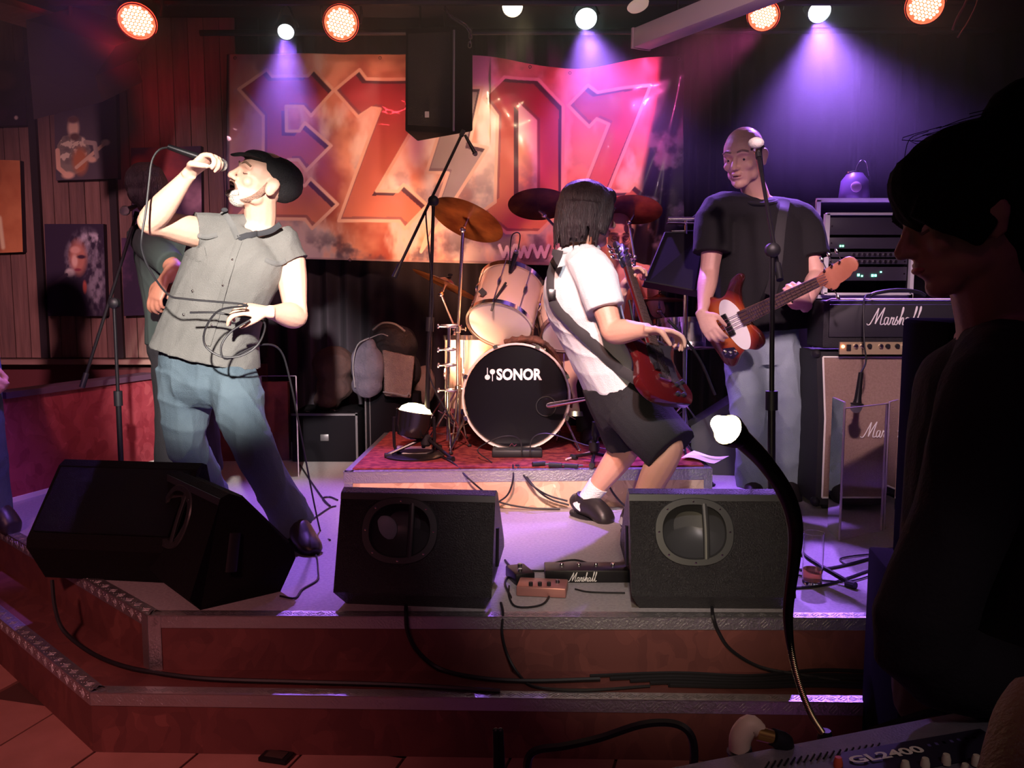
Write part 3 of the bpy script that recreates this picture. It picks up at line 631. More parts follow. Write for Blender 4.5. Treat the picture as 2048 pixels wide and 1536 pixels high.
def eyes(par, P, fr, s=1., closed=False, skinm=None):
    r, f, u = fr
    for k in (-1, 1):
        if closed:
            obj('eyelid', MB().loft([P(k * .018, .080, -.001), P(k * .031, .081, -.005), P(k * .044, .073, -.001)], [(.0022, .0016)] * 3, u, 6, 3), mat('lash', (.16, .08, .06), .7), par)
        else:
            e = obj('eye', MB().ell(P(k * .031, .0665, -.001), (.0145, .0145, .0105), fr, 12, 8), EYEW, par)
            obj('iris', MB().ell(P(k * .031, .0775, -.002), (.006, .0045, .006), fr, 10, 6), EYED, e)
def sym(*t): return t

# ---------------- the singer
DENIM = mat('denim_blue', (.03, .052, .075), .85, color2=(.095, .135, .165), scale=5, bump=.4, bscale=260, sharp=.7)
SHIRT = mat('shirt_grey_denim', (.085, .084, .08), .9, color2=(.185, .18, .17), scale=5, bump=.5, bscale=300, sharp=.8)
DK = mat('dark_cloth', (.012, .011, .014), .9, bump=.3, bscale=200)
LEATHER = mat('shoe_leather', (.02, .016, .018), .4)
J = dict(pelvis=px(408, 722, 3.52), waist=px(425, 640, 3.5), chest=px(462, 540, 3.48), neck=px(517, 447, 3.5), head=px(523, 366, 3.46), hs=1.08,
         F=(-.72, -.60, .42), U=(.36, .10, .92), side_p=(.93, -.25, 0), side_c=(.95, -.22, -.30), arm=1.12,
         shR=px(408, 468, 3.44), elR=px(301, 444, 3.22), wrR=px(381, 345, 3.12), shL=px(580, 520, 3.5), elL=px(592, 632, 3.42), wrL=px(538, 624, 3.24),
         hipR=px(370, 735, 3.52), knR=px(372, 880, 3.55), anR=px(425, 1002, 3.82), toeR=px(425, 1020, 3.6),
         hipL=px(455, 735, 3.5), knL=px(502, 885, 3.36), anL=px(588, 1050, 3.42), toeL=px(628, 1083, 3.26),
         handR=((.85, -.2, .6), (.5, -.2, -.85), (.3, -.9, -.2), dict(curl=(1.05, 1.1, 1.15, 1.2), thumb=.7, s=1.05)),
         handL=((-.9, -.25, .12), (.1, .5, -.85), (-.1, -.85, .3), dict(curl=(.55, .65, .75, .8), thumb=.6, s=1.05)))
singer, P, fr = person('person in a sleeveless grey denim shirt leaning back and singing with a raised microphone', J, SKIN_S)
r, f, u = fr
g = lambda k: vec(J[k])
hem = [px(402, 703, 3.5), px(415, 650, 3.5)]
m_ = MB(); SPc, SCc = Vector(J['side_p']), Vector(J['side_c']); SMc = (SPc + SCc) / 2
m_.loft([px(411, 714, 3.51), g('waist'), g('chest'), g('chest').lerp(g('neck'), .5), g('neck') + Vector((-.02, 0, -.035))], [(.228, .158), (.205, .145), (.205, .150), (.205, .128), (.10, .09)], [Vector((1, -.1, -.28)), SMc, SCc, SCc, SCc], 26, 5)
m_.loft([g('neck') + Vector((-.05, 0, -.03)), g('shR').lerp(g('elR'), .20)], [(.075, .07), (.083, .076)], f, 16, 2)
m_.loft([g('neck') + Vector((.06, 0, -.035)), g('shL').lerp(g('elL'), .10) + Vector((.005, 0, 0))], [(.075, .07), (.084, .08)], f, 16, 2)
sh_ = garment('shirt', m_, SHIRT, singer, .006, 3, .015, 15, 3, (.35, 0, .9))
def front(c, dx, z, out):                  # point on the front of the torso
    return c + Vector((dx, -out, z))
def onbody(target, x, y, Y0, off=.003):    # project along a ray from the camera's side onto a body mesh
    d = (px(x, y, Y0) - Vector((0, 0, CAMZ))).normalized(); Mi = target.matrix_basis.inverted() if target.parent is None else target.parent.matrix_basis.inverted()
    o_ = Mi @ Vector((0, 0, CAMZ)); ok, loc, nr, ix = target.ray_cast(o_, (Mi.to_3x3() @ d))
    if not ok: return px(x, y, Y0)
    return Mi.inverted() @ (loc + nr * off)
def strip(target, pts, w, Y0, off=.004, n=6):
    P_ = [onbody(target, x, y, Y0, off) for x, y in catmull([(*p, 0) for p in pts], 6) for _ in (0,)] if False else [onbody(target, q[0], q[1], Y0, off) for q in catmull([(a, b, 0) for a, b in pts], 6)]
    m = MB(); m.loft(P_, [(w, .0035)] * len(P_), Vector((0, -1, .1)).cross(P_[-1] - P_[0]), 6, 1); return m
SH2 = mat('shirt_grey_trim', (.12, .12, .118), .9, bump=.3, bscale=300); COL_D = mat('collar_lining', (.03, .03, .035), .9)
obj('placket', strip(sh_, [(478, 482), (452, 560), (430, 640), (415, 690)], .013, 3.4), SHIRT, singer)
obj('collar', strip(sh_, [(476, 478), (505, 470), (540, 462), (561, 448)], .011, 3.4, .006), COL_D, singer)
obj('collar', strip(sh_, [(476, 478), (462, 450), (445, 424)], .012, 3.4, .006), SH2, singer)
obj('pocket_flap', strip(sh_, [(387, 468), (410, 473), (434, 470)], .009, 3.4), SH2, singer)
obj('chest_pocket', strip(sh_, [(372, 500), (392, 510), (412, 505)], .026, 3.4, .001), SHIRT, singer)
obj('pocket_flap', strip(sh_, [(530, 520), (552, 528), (572, 522)], .009, 3.4), SH2, singer)
for x, y in ((466, 520), (446, 570), (387, 582), (369, 629), (424, 650)): obj('button', MB().ell(onbody(sh_, x, y, 3.4, .004), .0055, None, 8, 6), CHROME, singer)
obj('collar_button', MB().ell(onbody(sh_, 449, 420, 3.4, .006), (.013, .006, .009)), COL_D, singer)
m_ = MB()
m_.loft([px(424, 672, 3.5), g('pelvis'), px(408, 760, 3.51)], [(.172, .128), (.19, .138), (.175, .13)], [SPc] * 3, 22, 4); m_.ell(px(412, 765, 3.5), (.17, .125, .11), None, 18, 12)
for q, kx in (('R', -1), ('L', 1)):
    h_, k_, a_ = g('hip' + q), g('kn' + q), g('an' + q)
    m_.loft([h_, h_.lerp(k_, .5), k_, k_.lerp(a_, .5), k_.lerp(a_, 1.05)], [(.116, .116), (.102, .104), (.084, .09), (.078, .084), (.088, .092)], SPc, 20, 5)
jn = garment('jeans', m_, DENIM, singer, .0065, 3, .014, 20, 5, (0, 0, 1))
obj('belt', MB().loft([px(424, 683, 3.5) + Vector((0, 0, .012)), px(424, 683, 3.5) - Vector((0, 0, .014))], [(.178, .134)] * 2, SPc, 28, 1), DK, singer)
for q in 'RL':
    a, b = shoe_mb(g('an' + q), g('toe' + q)); s1 = garment('shoe', a, LEATHER, singer, .006, 2, 0); obj('sole', b, BLACKRUB, s1)
# flat cap, beard, mouth, ears
CAPM = mat('cap_wool', (.018, .016, .018), .95, bump=.8, bscale=220)
m_ = MB(); m_.ell(P(0, -.035, .055), (.092, .112, .07), frame(f - u * .18, u + f * .18), 20, 12); m_.ell(P(0, -.07, .035), (.088, .082, .075), fr, 18, 10); m_.ell(P(0, .05, .075), (.075, .055, .028), frame(f - u * .3, u + f * .3), 16, 8)
capo = garment('flat_cap', m_, CAPM, singer, .0055, 3, .004, 30, 2)
obj('cap_peak', MB().loft([P(0, .06, .066), P(0, .10, .058), P(0, .128, .040)], [(.074, .009), (.068, .008), (.045, .006)], r, 16, 4), CAPM, capo)
BEARD = mat('beard_grey', (.5, .42, .36), .9, color2=(.78, .72, .66), scale=40, bump=1., bscale=240)
m_ = MB(); m_.ell(P(0, .052, -.094), (.036, .034, .028), fr, 16, 10); m_.loft([P(-.030, .068, -.072), P(-.02, .082, -.084), P(0, .088, -.09), P(.02, .082, -.084), P(.03, .068, -.072)], [(.012, .014)] * 5, u, 10, 3)
obj('goatee', m_, BEARD, singer, remesh=.004, soft=2)
STUB = mat('stubble_brown', (.34, .19, .14), .9, color2=(.44, .27, .2), scale=60, bump=1., bscale=260)
for k in (-1, 1):
    m_ = MB(); m_.loft([P(k * .071, .0, .0), P(k * .064, .012, -.045), P(k * .052, .03, -.078), P(k * .03, .05, -.095)], [(.010, .005), (.012, .004), (.013, .003), (.010, .003)], [f, f, f, f], 10, 4); obj('stubble', m_, STUB, singer)
    obj('moustache', MB().loft([P(0, .101, -.046), P(k * .018, .093, -.050), P(k * .030, .078, -.068)], [(.005, .005)] * 3, u, 8, 3), STUB, singer)
    obj('eyebrow', MB().loft([P(k * .012, .094, .026), P(k * .032, .092, .033), P(k * .052, .076, .026)], [(.004, .003)] * 3, u, 6, 3), mat('brow_brown', (.2, .11, .07), .9), singer)
mo = obj('mouth', MB().ell(P(0, .083, -.062), (.021, .013, .012), fr, 14, 8), MOUTH, singer)
obj('upper_teeth', MB().loft([P(-.014, .090, -.055), P(0, .0965, -.055), P(.014, .090, -.055)], [(.0035, .002)] * 3, u, 6, 3), TEETH, mo)
eyes(singer, P, fr, closed=True)
obj('earring', MB().ell(P(.084, -.004, -.036), .006, None, 8, 6), DK, singer)
hw = g('wrL')
obj('ring', MB().ring(px(494, 612, 3.2), (-.9, 0, .1), .010, .002, 12, 6), CHROME, singer)

# ---------------- the guitarist
J = dict(pelvis=px(1243, 800, 3.62), waist=px(1205, 715, 3.61), chest=px(1162, 600, 3.6), neck=px(1157, 500, 3.6), head=px(1178, 428, 3.62), hs=1.1,
         F=(.82, .42, -.10), U=(.05, .03, 1.), side_p=(-.25, .97, 0), side_c=(-.30, .95, 0), arm=1.08,
         shR=px(1186, 545, 3.44), elR=px(1226, 664, 3.34), wrR=px(1298, 660, 3.22), shL=px(1180, 540, 3.78), elL=px(1222, 632, 3.86), wrL=px(1246, 580, 3.70),
         hipR=px(1262, 810, 3.53), knR=px(1338, 895, 3.40), anR=px(1264, 1040, 3.42), toeR=px(1288, 1080, 3.24),
         hipL=px(1238, 810, 3.70), knL=px(1262, 884, 3.74), anL=px(1170, 1006, 3.82), toeL=px(1220, 1030, 3.72),
         handR=((.93, -.1, -.10), (.25, -.2, -.95), (.2, -.85, .3), dict(curl=(.55, .65, .7, .8), thumb=.8)),
         handL=((.45, -.25, .9), (.8, -.5, -.25), (.2, -.9, .1), dict(curl=(.75, .85, 1., 1.1), thumb=.5)))
guitarist, P, fr = person('person with a dark bob in white shirt and black shorts playing guitar', J, SKIN_G)
r, f, u = fr
WSH = mat('white_cotton', (.62, .64, .65), .85, bump=.25, bscale=200)
SPg, SCg = Vector(J['side_p']), Vector(J['side_c'])
m_ = MB()
m_.loft([px(1226, 768, 3.62), g('waist') + Vector((-.0, 0, 0)), g('chest'), g('chest').lerp(g('neck'), .55), g('neck') + Vector((0, 0, -.01))], [(.185, .122), (.185, .128), (.19, .150), (.17, .13), (.07, .075)], [SPg, SPg, SCg, SCg, SCg], 26, 5)
for q in 'RL': m_.loft([g('chest').lerp(g('neck'), .7), g('sh' + q), g('sh' + q).lerp(g('el' + q), .62)], [(.085, .085), (.088, .086), (.078, .074)], Vector((1, 0, 0)), 18, 4)
wsh = garment('shirt', m_, WSH, guitarist, .006, 3, .010, 16, 8, (.4, 0, .9))
m_ = MB()
m_.ring(g('neck') + Vector((.0, 0, .0)), (g('neck') - g('chest')), .074, .017, 20, 8); m_.loft([g('neck') + Vector((.06, -.06, -.01)), g('neck') + Vector((.1, -.055, -.06))], [(.03, .01), (.012, .006)], Vector((0, 1, 0)), 8, 2)
garment('collar', m_, WSH, guitarist, .005, 2, 0)
m_ = MB(); m_.loft([px(1222, 755, 3.62), g('pelvis'), px(1262, 835, 3.6)], [(.18, .13), (.188, .14), (.17, .13)], [SPg] * 3, 22, 4)
for q in 'RL':
    h_, k_ = g('hip' + q), g('kn' + q); kk = k_ + (k_ - h_) * (.08 if q == 'R' else -.02)
    m_.loft([h_, h_.lerp(kk, .5), kk], [(.125, .125), (.115, .12), (.11, .115)], SPg, 20, 5)
garment('shorts', m_, DK, guitarist, .007, 3, .006, 18, 4)
SOCK = mat('white_sock', (.75, .74, .72), .9, bump=.5, bscale=150)
for q in 'RL':
    k_, a_ = g('kn' + q), g('an' + q); obj('sock', MB().loft([a_.lerp(k_, .30), a_.lerp(k_, .12), a_ - (k_ - a_).normalized() * .03], [(.047, .048), (.043, .044), (.042, .046)], SPg, 16, 4), SOCK, guitarist)
    a, b = shoe_mb(a_, g('toe' + q)); s1 = garment('shoe', a, LEATHER, guitarist, .006, 2, 0); obj('sole', b, BLACKRUB, s1)
    dd = (g('toe' + q) - a_).normalized()
    for i in range(3): obj('lace', MB().rod(a_ + dd * (.05 + .025 * i) + Vector((-.03, 0, .026 - .012 * i)), a_ + dd * (.05 + .025 * i) + Vector((.03, -.02, .028 - .012 * i)), .0035, 6), mat('lace_grey', (.1, .1, .1), .8), s1)
HAIRD = mat('hair_black', (.010, .006, .008), .4, color2=(.028, .018, .022), scale=12, stretch=(9, 9, 1), bump=1., bscale=30)
m_ = MB(); m_.ell(P(0, -.02, .042), (.098, .115, .092), fr, 22, 14); m_.ell(P(0, -.055, -.02), (.10, .082, .095), fr, 20, 12)
m_.loft([P(0, -.06, .0), P(0, -.065, -.07), P(0, -.06, -.115)], [(.098, .062), (.095, .058), (.082, .045)], r, 22, 4)
for k in (-1, 1): m_.loft([P(k * .06, .03, .06), P(k * .082, .025, .0), P(k * .086, -.0, -.075)], [(.03, .03), (.03, .024), (.03, .02)], f, 12, 4)
m_.ell(P(0, .062, .068), (.066, .042, .045), fr, 16, 10)
for k in (-1, 1): m_.ell(P(k * .07, .0, .01), (.028, .07, .085), fr, 16, 10)
rg = random.Random(3)
for i in range(64):
    a = R(rg.uniform(62, 298)); x_, y_ = .097 * math.cos(a + PI / 2) , -.045 + .085 * math.sin(a + PI / 2)
    x_, y_ = .094 * math.sin(a), -.04 + .078 * math.cos(a)
    m_.loft([P(x_, y_, .03), P(x_ * 1.05, y_ * 1.04, -.06), P(x_ * 1.0, y_, -.115 - rg.uniform(0, .035))], [(.009, .007), (.009, .007), (.002, .002)], f, 6, 3)
hr = garment('hair', m_, HAIRD, guitarist, .0045, 1, .003, 60, 6, (0, 0, 1), None)
eyes(guitarist, P, fr)
for k in (-1, 1): obj('eyebrow', MB().loft([P(k * .012, .094, .026), P(k * .032, .092, .031), P(k * .052, .076, .026)], [(.004, .003)] * 3, u, 6, 3), HAIRD, guitarist)
obj('lips', MB().ell(P(0, .088, -.061), (.018, .010, .005), fr), LIP, guitarist)

# ---------------- the bassist
J = dict(pelvis=px(1522, 690, 4.28), waist=px(1522, 610, 4.28), chest=px(1520, 490, 4.26), neck=px(1512, 392, 4.24), head=px(1487, 315, 4.16), hs=1.18,
         F=(-.56, -.78, -.22), U=(-.10, -.12, 1.), side_p=(1, -.05, 0), side_c=(.98, .08, -.04), arm=1.12,
         shR=px(1434, 424, 4.2), elR=px(1418, 548, 4.14), wrR=px(1404, 628, 4.0), shL=px(1600, 440, 4.28), elL=px(1632, 552, 4.22), wrL=px(1612, 612, 3.98),
         hipR=px(1490, 700, 4.28), knR=px(1500, 845, 4.22), anR=px(1510, 962, 4.26), toeR=px(1504, 1002, 4.08),
         hipL=px(1556, 700, 4.28), knL=px(1572, 845, 4.24), anL=px(1572, 962, 4.28), toeL=px(1590, 998, 4.10),
         handR=((.35, -.45, -.75), (.5, .75, -.1), (.6, -.5, .55), dict(curl=(.5, .55, .6, .7), thumb=.5, s=1.05)),
         handL=((-.55, -.55, .62), (-.3, .8, .35), (-.5, -.4, -.6), dict(curl=(.8, .85, .9, 1.), thumb=.6, s=1.05)))
bassist, P, fr = person('tall person with cropped hair in a black t-shirt and jeans playing bass', J, SKIN_B, vox=.0055)
r, f, u = fr
TEE = mat('black_tee', (.006, .005, .007), .9, bump=.2, bscale=200)
SPb, SCb = Vector(J['side_p']), Vector(J['side_c'])
m_ = MB(); m_.loft([px(1524, 662, 4.28), g('waist'), g('chest') + Vector((0, 0, -.06)), g('chest').lerp(g('neck'), .45), g('neck') + Vector((0, 0, -.022))], [(.235, .165), (.235, .17), (.235, .165), (.198, .125), (.09, .085)], [SPb, SPb, SCb, SCb, SCb], 28, 5)
for q in 'RL': m_.loft([g('chest').lerp(g('neck'), .68), g('sh' + q), g('sh' + q).lerp(g('el' + q), .68)], [(.08, .08), (.084, .09), (.092, .095)], Vector((0, 1, 0)), 18, 4)
tee = garment('t_shirt', m_, TEE, bassist, .0075, 3, .010, 13, 5, (.2, 0, .9))
obj('neckband', MB().ring(g('neck') + Vector((0, -.01, -.02)), (0, -.3, 1), .092, .009, 24, 6), TEE, bassist)
JN2 = mat('denim_pale', (.17, .22, .28), .85, color2=(.30, .36, .42), scale=5, bump=.4, bscale=260, sharp=.8)
m_ = MB(); m_.loft([px(1522, 640, 4.28), g('pelvis'), px(1522, 728, 4.28)], [(.18, .13), (.19, .14), (.175, .13)], [SPb] * 3, 22, 4)
for q in 'RL':
    h_, k_, a_ = g('hip' + q), g('kn' + q), g('an' + q); m_.loft([h_, h_.lerp(k_, .5), k_, k_.lerp(a_, .5), k_.lerp(a_, 1.06)], [(.112, .12), (.100, .106), (.088, .09), (.088, .092), (.095, .102)], SPb, 20, 5)
garment('jeans', m_, JN2, bassist, .0075, 3, .015, 20, 9, (0, 0, 1))
for q in 'RL':
    a, b = shoe_mb(g('an' + q), g('toe' + q)); s1 = garment('shoe', a, LEATHER, bassist, .007, 2, 0); obj('sole', b, BLACKRUB, s1)
HAIRB = mat('hair_cropped', (.28, .16, .12), .8, color2=(.4, .25, .2), scale=60, bump=1., bscale=300)
m_ = MB(); m_.ell(P(0, -.024, .045), (.0805, .096, .083), fr, 22, 14); m_.ell(P(0, -.06, .0), (.076, .063, .07), fr, 18, 12)
obj('hair', m_, HAIRB, bassist, remesh=.006, soft=2)
eyes(bassist, P, fr)
for k in (-1, 1): obj('eyebrow', MB().loft([P(k * .012, .094, .027), P(k * .032, .092, .033), P(k * .052, .077, .026)], [(.0045, .003)] * 3, u, 6, 3), HAIRB, bassist)
mo = obj('lips', MB().ell(P(0, .084, -.061), (.022, .0125, .009), fr), LIP, bassist); obj('mouth_opening', MB().ell(P(0, .094, -.062), (.015, .004, .0032), fr), MOUTH, mo)

# ---------------- the drummer, seated behind the kit
zt = S + .175
J = dict(pelvis=px(1236, 700, 5.25), waist=px(1236, 640, 5.22), chest=px(1236, 572, 5.18), neck=px(1234, 522, 5.14), head=px(1236, 468, 5.08), hs=1.05,
         F=(.02, -.93, -.36), U=(.0, -.3, .95), side_p=(1, 0, 0), side_c=(1, 0, 0), arm=1.1,
         shR=px(1180, 548, 5.14), elR=px(1155, 620, 5.0), wrR=px(1190, 640, 4.75), shL=px(1290, 548, 5.14), elL=px(1315, 620, 5.0), wrL=px(1300, 560, 4.85),
         hipR=px(1212, 715, 5.22), knR=px(1180, 735, 4.8), anR=px(1180, 862, 4.78), toeR=px(1180, 885, 4.62), hipL=px(1262, 715, 5.22), knL=px(1300, 735, 4.85), anL=px(1305, 850, 4.85), toeL=px(1310, 878, 4.7),
         handR=((.2, -.9, -.2), (0, 0, -1), (1, 0, 0), dict(curl=(1.1, 1.1, 1.1, 1.1), thumb=.7)), handL=((-.1, -.8, .5), (0, -.3, -1), (-1, 0, 0), dict(curl=(1.1, 1.1, 1.1, 1.1), thumb=.7)))
drummer, P, fr = person('bald person seated behind the drum kit in a sleeveless top', J, SKIN_B, vox=.006)
r, f, u = fr
m_ = MB(); m_.loft([g('pelvis'), g('waist'), g('chest'), g('neck') + Vector((0, 0, -.075))], [(.185, .13), (.17, .13), (.185, .14), (.13, .10)], Vector((1, 0, 0)), 22, 4)
garment('vest', m_, mat('vest_rust', (.25, .08, .05), .9), drummer, .007, 3, .005, 20, 3)
m_ = MB()
for q in 'RL': m_.loft([g('hip' + q), g('kn' + q), g('an' + q)], [(.1, .1), (.085, .085), (.075, .075)], Vector((1, 0, 0)), 16, 3); a, b = shoe_mb(g('an' + q), g('toe' + q)); garment('shoe', a, LEATHER, drummer, .008, 2, 0)
m_.loft([g('pelvis') + Vector((0, 0, .03)), g('pelvis') + Vector((0, 0, -.08))], [(.18, .13), (.17, .14)], Vector((1, 0, 0)), 18, 2)
garment('trousers', m_, DK, drummer, .008, 3, .004)
eyes(drummer, P, fr, closed=True)
for k in (-1, 1):
    obj('spectacles', MB().ring(P(k * .032, .094, .0), f, .018, .0012, 18, 6), BLACKMET, drummer) if k == 1 else obj('spectacles', MB().ring(P(k * .032, .094, .0), f, .018, .0012, 18, 6), BLACKMET, drummer)
    obj('eyebrow', MB().loft([P(k * .012, .094, .03), P(k * .032, .092, .036), P(k * .052, .077, .03)], [(.0045, .003)] * 3, u, 6, 3), HAIRB, drummer)
obj('lips', MB().ell(P(0, .086, -.061), (.02, .011, .005), fr), LIP, drummer)

# ---------------- dark figure behind the singer
J = dict(pelvis=px(365, 690, 4.32), waist=px(362, 620, 4.32), chest=px(352, 530, 4.32), neck=px(330, 440, 4.32), head=px(296, 384, 4.28),
         F=(-.5, -.8, -.2), U=(-.12, 0, 1), side_p=(1, -.1, 0), side_c=(1, -.1, -.05),
         shR=px(288, 472, 4.3), elR=px(268, 575, 4.26), wrR=px(318, 622, 4.1), shL=px(412, 472, 4.34), elL=px(420, 570, 4.3), wrL=px(370, 600, 4.12),
         hipR=px(345, 705, 4.32), knR=px(345, 830, 4.28), anR=px(340, 935, 4.3), toeR=px(336, 975, 4.14), hipL=px(395, 705, 4.32), knL=px(400, 830, 4.3), anL=px(415, 930, 4.36), toeL=px(420, 968, 4.2),
         handR=((-.55, -.4, -.75), (.3, .8, -.3), (-.5, -.3, .6), dict(curl=(.5, .6, .7, .8), thumb=.4, s=1.05)), handL=((-.8, -.3, .5), (-.3, .8, -.3), (0, 0, 1), dict(curl=(.7, .7, .8, .8), thumb=.4)))
J['elR'] = px(262, 560, 4.26); J['wrR'] = px(328, 560, 4.05); J['handR'] = ((-.35, -.3, -.9), (.3, .8, -.3), (-.6, -.3, .4), dict(curl=(.5, .6, .7, .8), thumb=.4, s=1.1))
J['elR'] = px(352, 540, 4.1); J['F'] = (-.25, .9, -.15)
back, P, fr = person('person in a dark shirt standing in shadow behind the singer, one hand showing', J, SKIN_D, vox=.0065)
r, f, u = fr
m_ = MB(); m_.loft([g('pelvis'), g('waist'), g('chest'), g('chest').lerp(g('neck'), .5), g('neck') - Vector((0, 0, .03))], [(.185, .135), (.18, .13), (.195, .14), (.19, .115), (.09, .08)], Vector((1, -.1, 0)), 22, 4)
for q in 'RL': m_.loft([g('chest').lerp(g('neck'), .68), g('sh' + q), g('sh' + q).lerp(g('el' + q), .85)], [(.08, .08), (.084, .084), (.07, .07)], Vector((0, 1, 0)), 16, 3)
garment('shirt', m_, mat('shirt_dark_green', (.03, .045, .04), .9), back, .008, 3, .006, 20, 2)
m_ = MB(); m_.loft([g('waist'), g('pelvis'), g('pelvis') - Vector((0, 0, .08))], [(.16, .12), (.18, .13), (.165, .12)], Vector((1, -.1, 0)), 18, 3)
for q in 'RL': m_.loft([g('hip' + q), g('kn' + q), g('an' + q) + Vector((0, 0, -.03))], [(.105, .11), (.085, .088), (.08, .085)], Vector((1, 0, 0)), 16, 4); a, b = shoe_mb(g('an' + q), g('toe' + q)); garment('shoe', a, LEATHER, back, .008, 2, 0)
garment('trousers', m_, DK, back, .008, 3, .005)
m_ = MB(); m_.ell(P(0, -.03, .035), (.1, .115, .1), fr, 20, 12); m_.ell(P(0, -.06, -.02), (.09, .07, .08), fr, 16, 10); garment('hair', m_, HAIRD, back, .006, 1, .006, 50, 3)
eyes(back, P, fr)

# ---------------- onlooker at the stage's left end
J = dict(pelvis=px(-42, 745, 3.86), waist=px(-50, 660, 3.86), chest=px(-60, 540, 3.88), neck=px(-70, 430, 3.9), head=px(-72, 355, 3.9),
         F=(.85, .45, -.1), U=(0, 0, 1), side_p=(-.4, .9, 0), side_c=(-.4, .9, 0),
         shR=px(-80, 470, 3.72), elR=px(-95, 610, 3.7), wrR=px(-22, 735, 3.66), shL=px(-50, 470, 4.05), elL=px(-70, 610, 4.05), wrL=px(-60, 700, 3.95),
         hipR=px(-30, 765, 3.74), knR=px(-6, 875, 3.7), anR=px(8, 1000, 3.74), toeR=px(52, 1030, 3.7), hipL=px(-60, 765, 3.95), knL=px(-60, 880, 3.98), anL=px(-70, 985, 4.0), toeL=px(-20, 1010, 3.98),
         handR=((.75, -.1, -.6), (-.3, .9, -.1), (.5, 0, .8), dict(curl=(1.3, 1.3, 1.3, 1.3), thumb=.8, s=1.1)), handL=((.5, 0, -.8), (0, -1, 0), (.8, 0, .5), dict(curl=(.6,) * 4, thumb=.4)))
for k_ in list(J):
    if k_[:2] in ('pe','wa','ch','ne','he','sh','el','wr','hi','kn','an','to') and not isinstance(J[k_], tuple): J[k_] = J[k_] + Vector((.03, -.14, 0))
onl, P, fr = person('person in worn blue jeans standing at the end of the stage, mostly out of view', J, SKIN_B, vox=.0065)
m_ = MB(); m_.loft([g('pelvis') + Vector((0, 0, -.03)), g('waist'), g('chest'), g('chest').lerp(g('neck'), .5), g('neck') - Vector((0, 0, .03))], [(.19, .14), (.175, .13), (.19, .14), (.185, .115), (.09, .08)], Vector((-.4, .9, 0)), 22, 4)
for q in 'RL': m_.loft([g('chest').lerp(g('neck'), .68), g('sh' + q), g('el' + q), g('wr' + q)], [(.08, .08), (.082, .082), (.062, .062), (.048, .048)], Vector((0, 1, 0)), 16, 3)
garment('shirt', m_, mat('shirt_blue', (.12, .16, .4), .9), onl, .008, 3, .006, 20, 2)
m_ = MB(); m_.loft([g('waist'), g('pelvis'), g('pelvis') - Vector((0, 0, .08))], [(.16, .12), (.18, .13), (.165, .12)], Vector((-.4, .9, 0)), 18, 3)
for q in 'RL': m_.loft([g('hip' + q), g('kn' + q), g('an' + q) + Vector((0, 0, -.035))], [(.108, .11), (.082, .088), (.078, .085)], Vector((1, 0, 0)), 16, 4); a, b = shoe_mb(g('an' + q), g('toe' + q)); garment('shoe', a, LEATHER, onl, .008, 2, 0)
garment('jeans', m_, DENIM, onl, .008, 3, .008, 18, 7)
m_ = MB(); m_.ell(P(0, -.03, .04), (.085, .105, .09), fr, 18, 10); garment('hair', m_, HAIRD, onl, .007, 1, .003)

# ---------------- woman in front, turned away from the light
YW_ = 1.3
J = dict(pelvis=px(1975, 1330, 1.34), waist=px(2000, 1130, 1.36), chest=px(2030, 880, 1.37), neck=px(1998, 640, 1.36), head=px(1936, 440, 1.32), hs=.92,
         F=(-.95, .16, -.24), U=(-.2, .05, .97), side_p=(.2, -.95, 0), side_c=(.22, -.95, 0),
         shR=px(1990, 745, 1.54), elR=px(1960, 1100, 1.58), wrR=px(1930, 1400, 1.5), shL=px(2000, 790, 1.17), elL=px(1848, 1290, 1.12), wrL=px(2100, 1390, 1.15),
         hipR=px(1950, 1400, 1.42), knR=(.78, 1.4, .47), anR=(.80, 1.42, .09), toeR=(.66, 1.5, .05), hipL=px(1990, 1420, 1.26), knL=(.84, 1.22, .47), anL=(.86, 1.24, .09), toeL=(.72, 1.3, .05),
         handR=((-.3, 0, -.9), (0, -1, 0), (-1, 0, 0), dict(curl=(.6,) * 4, thumb=.4, s=.92)), handL=((.7, -.4, -.3), (0, 0, -1), (-.3, -.9, 0), dict(curl=(.6,) * 4, thumb=.4, s=.92)))
woman, P, fr = person('woman in a dark jacket with pinned up hair, seen from the side', J, SKIN_W, female=True, vox=.005)
r, f, u = fr
JACK = mat('jacket_black', (.010, .008, .011), .92, bump=.2, bscale=150)
m_ = MB(); SW = Vector((.22, -.95, 0))
m_.loft([px(1962, 1330, 1.34), px(1985, 1230, 1.35), g('waist'), g('chest'), g('chest').lerp(g('neck'), .55), g('neck') + Vector((.01, 0, -.025))], [(.19, .150), (.18, .14), (.165, .14), (.18, .15), (.17, .11), (.07, .07)], SW, 24, 4)
for q in 'RL': m_.loft([g('chest').lerp(g('neck'), .7), g('sh' + q), g('sh' + q).lerp(g('el' + q), .5), g('el' + q), g('el' + q).lerp(g('wr' + q), .9)], [(.07, .07), (.078, .076), (.066, .064), (.066, .064), (.05, .048)], Vector((1, 0, 0)), 18, 4)
garment('jacket', m_, JACK, woman, .006, 3, .007, 16, 2)
m_ = MB(); m_.loft([px(1975, 1250, 1.35), g('pelvis'), g('pelvis') - Vector((0, 0, .1))], [(.15, .12), (.172, .13), (.16, .125)], SW, 18, 3)
for q in 'RL': m_.loft([g('hip' + q), g('kn' + q), g('an' + q) + Vector((0, 0, -.03))], [(.105, .11), (.075, .08), (.06, .065)], Vector((1, 0, 0)), 16, 4); a, b = shoe_mb(g('an' + q), g('toe' + q)); garment('shoe', a, LEATHER, woman, .008, 2, 0)
garment('trousers', m_, mat('trousers_brown', (.05, .02, .015), .9), woman, .008, 3, .005)
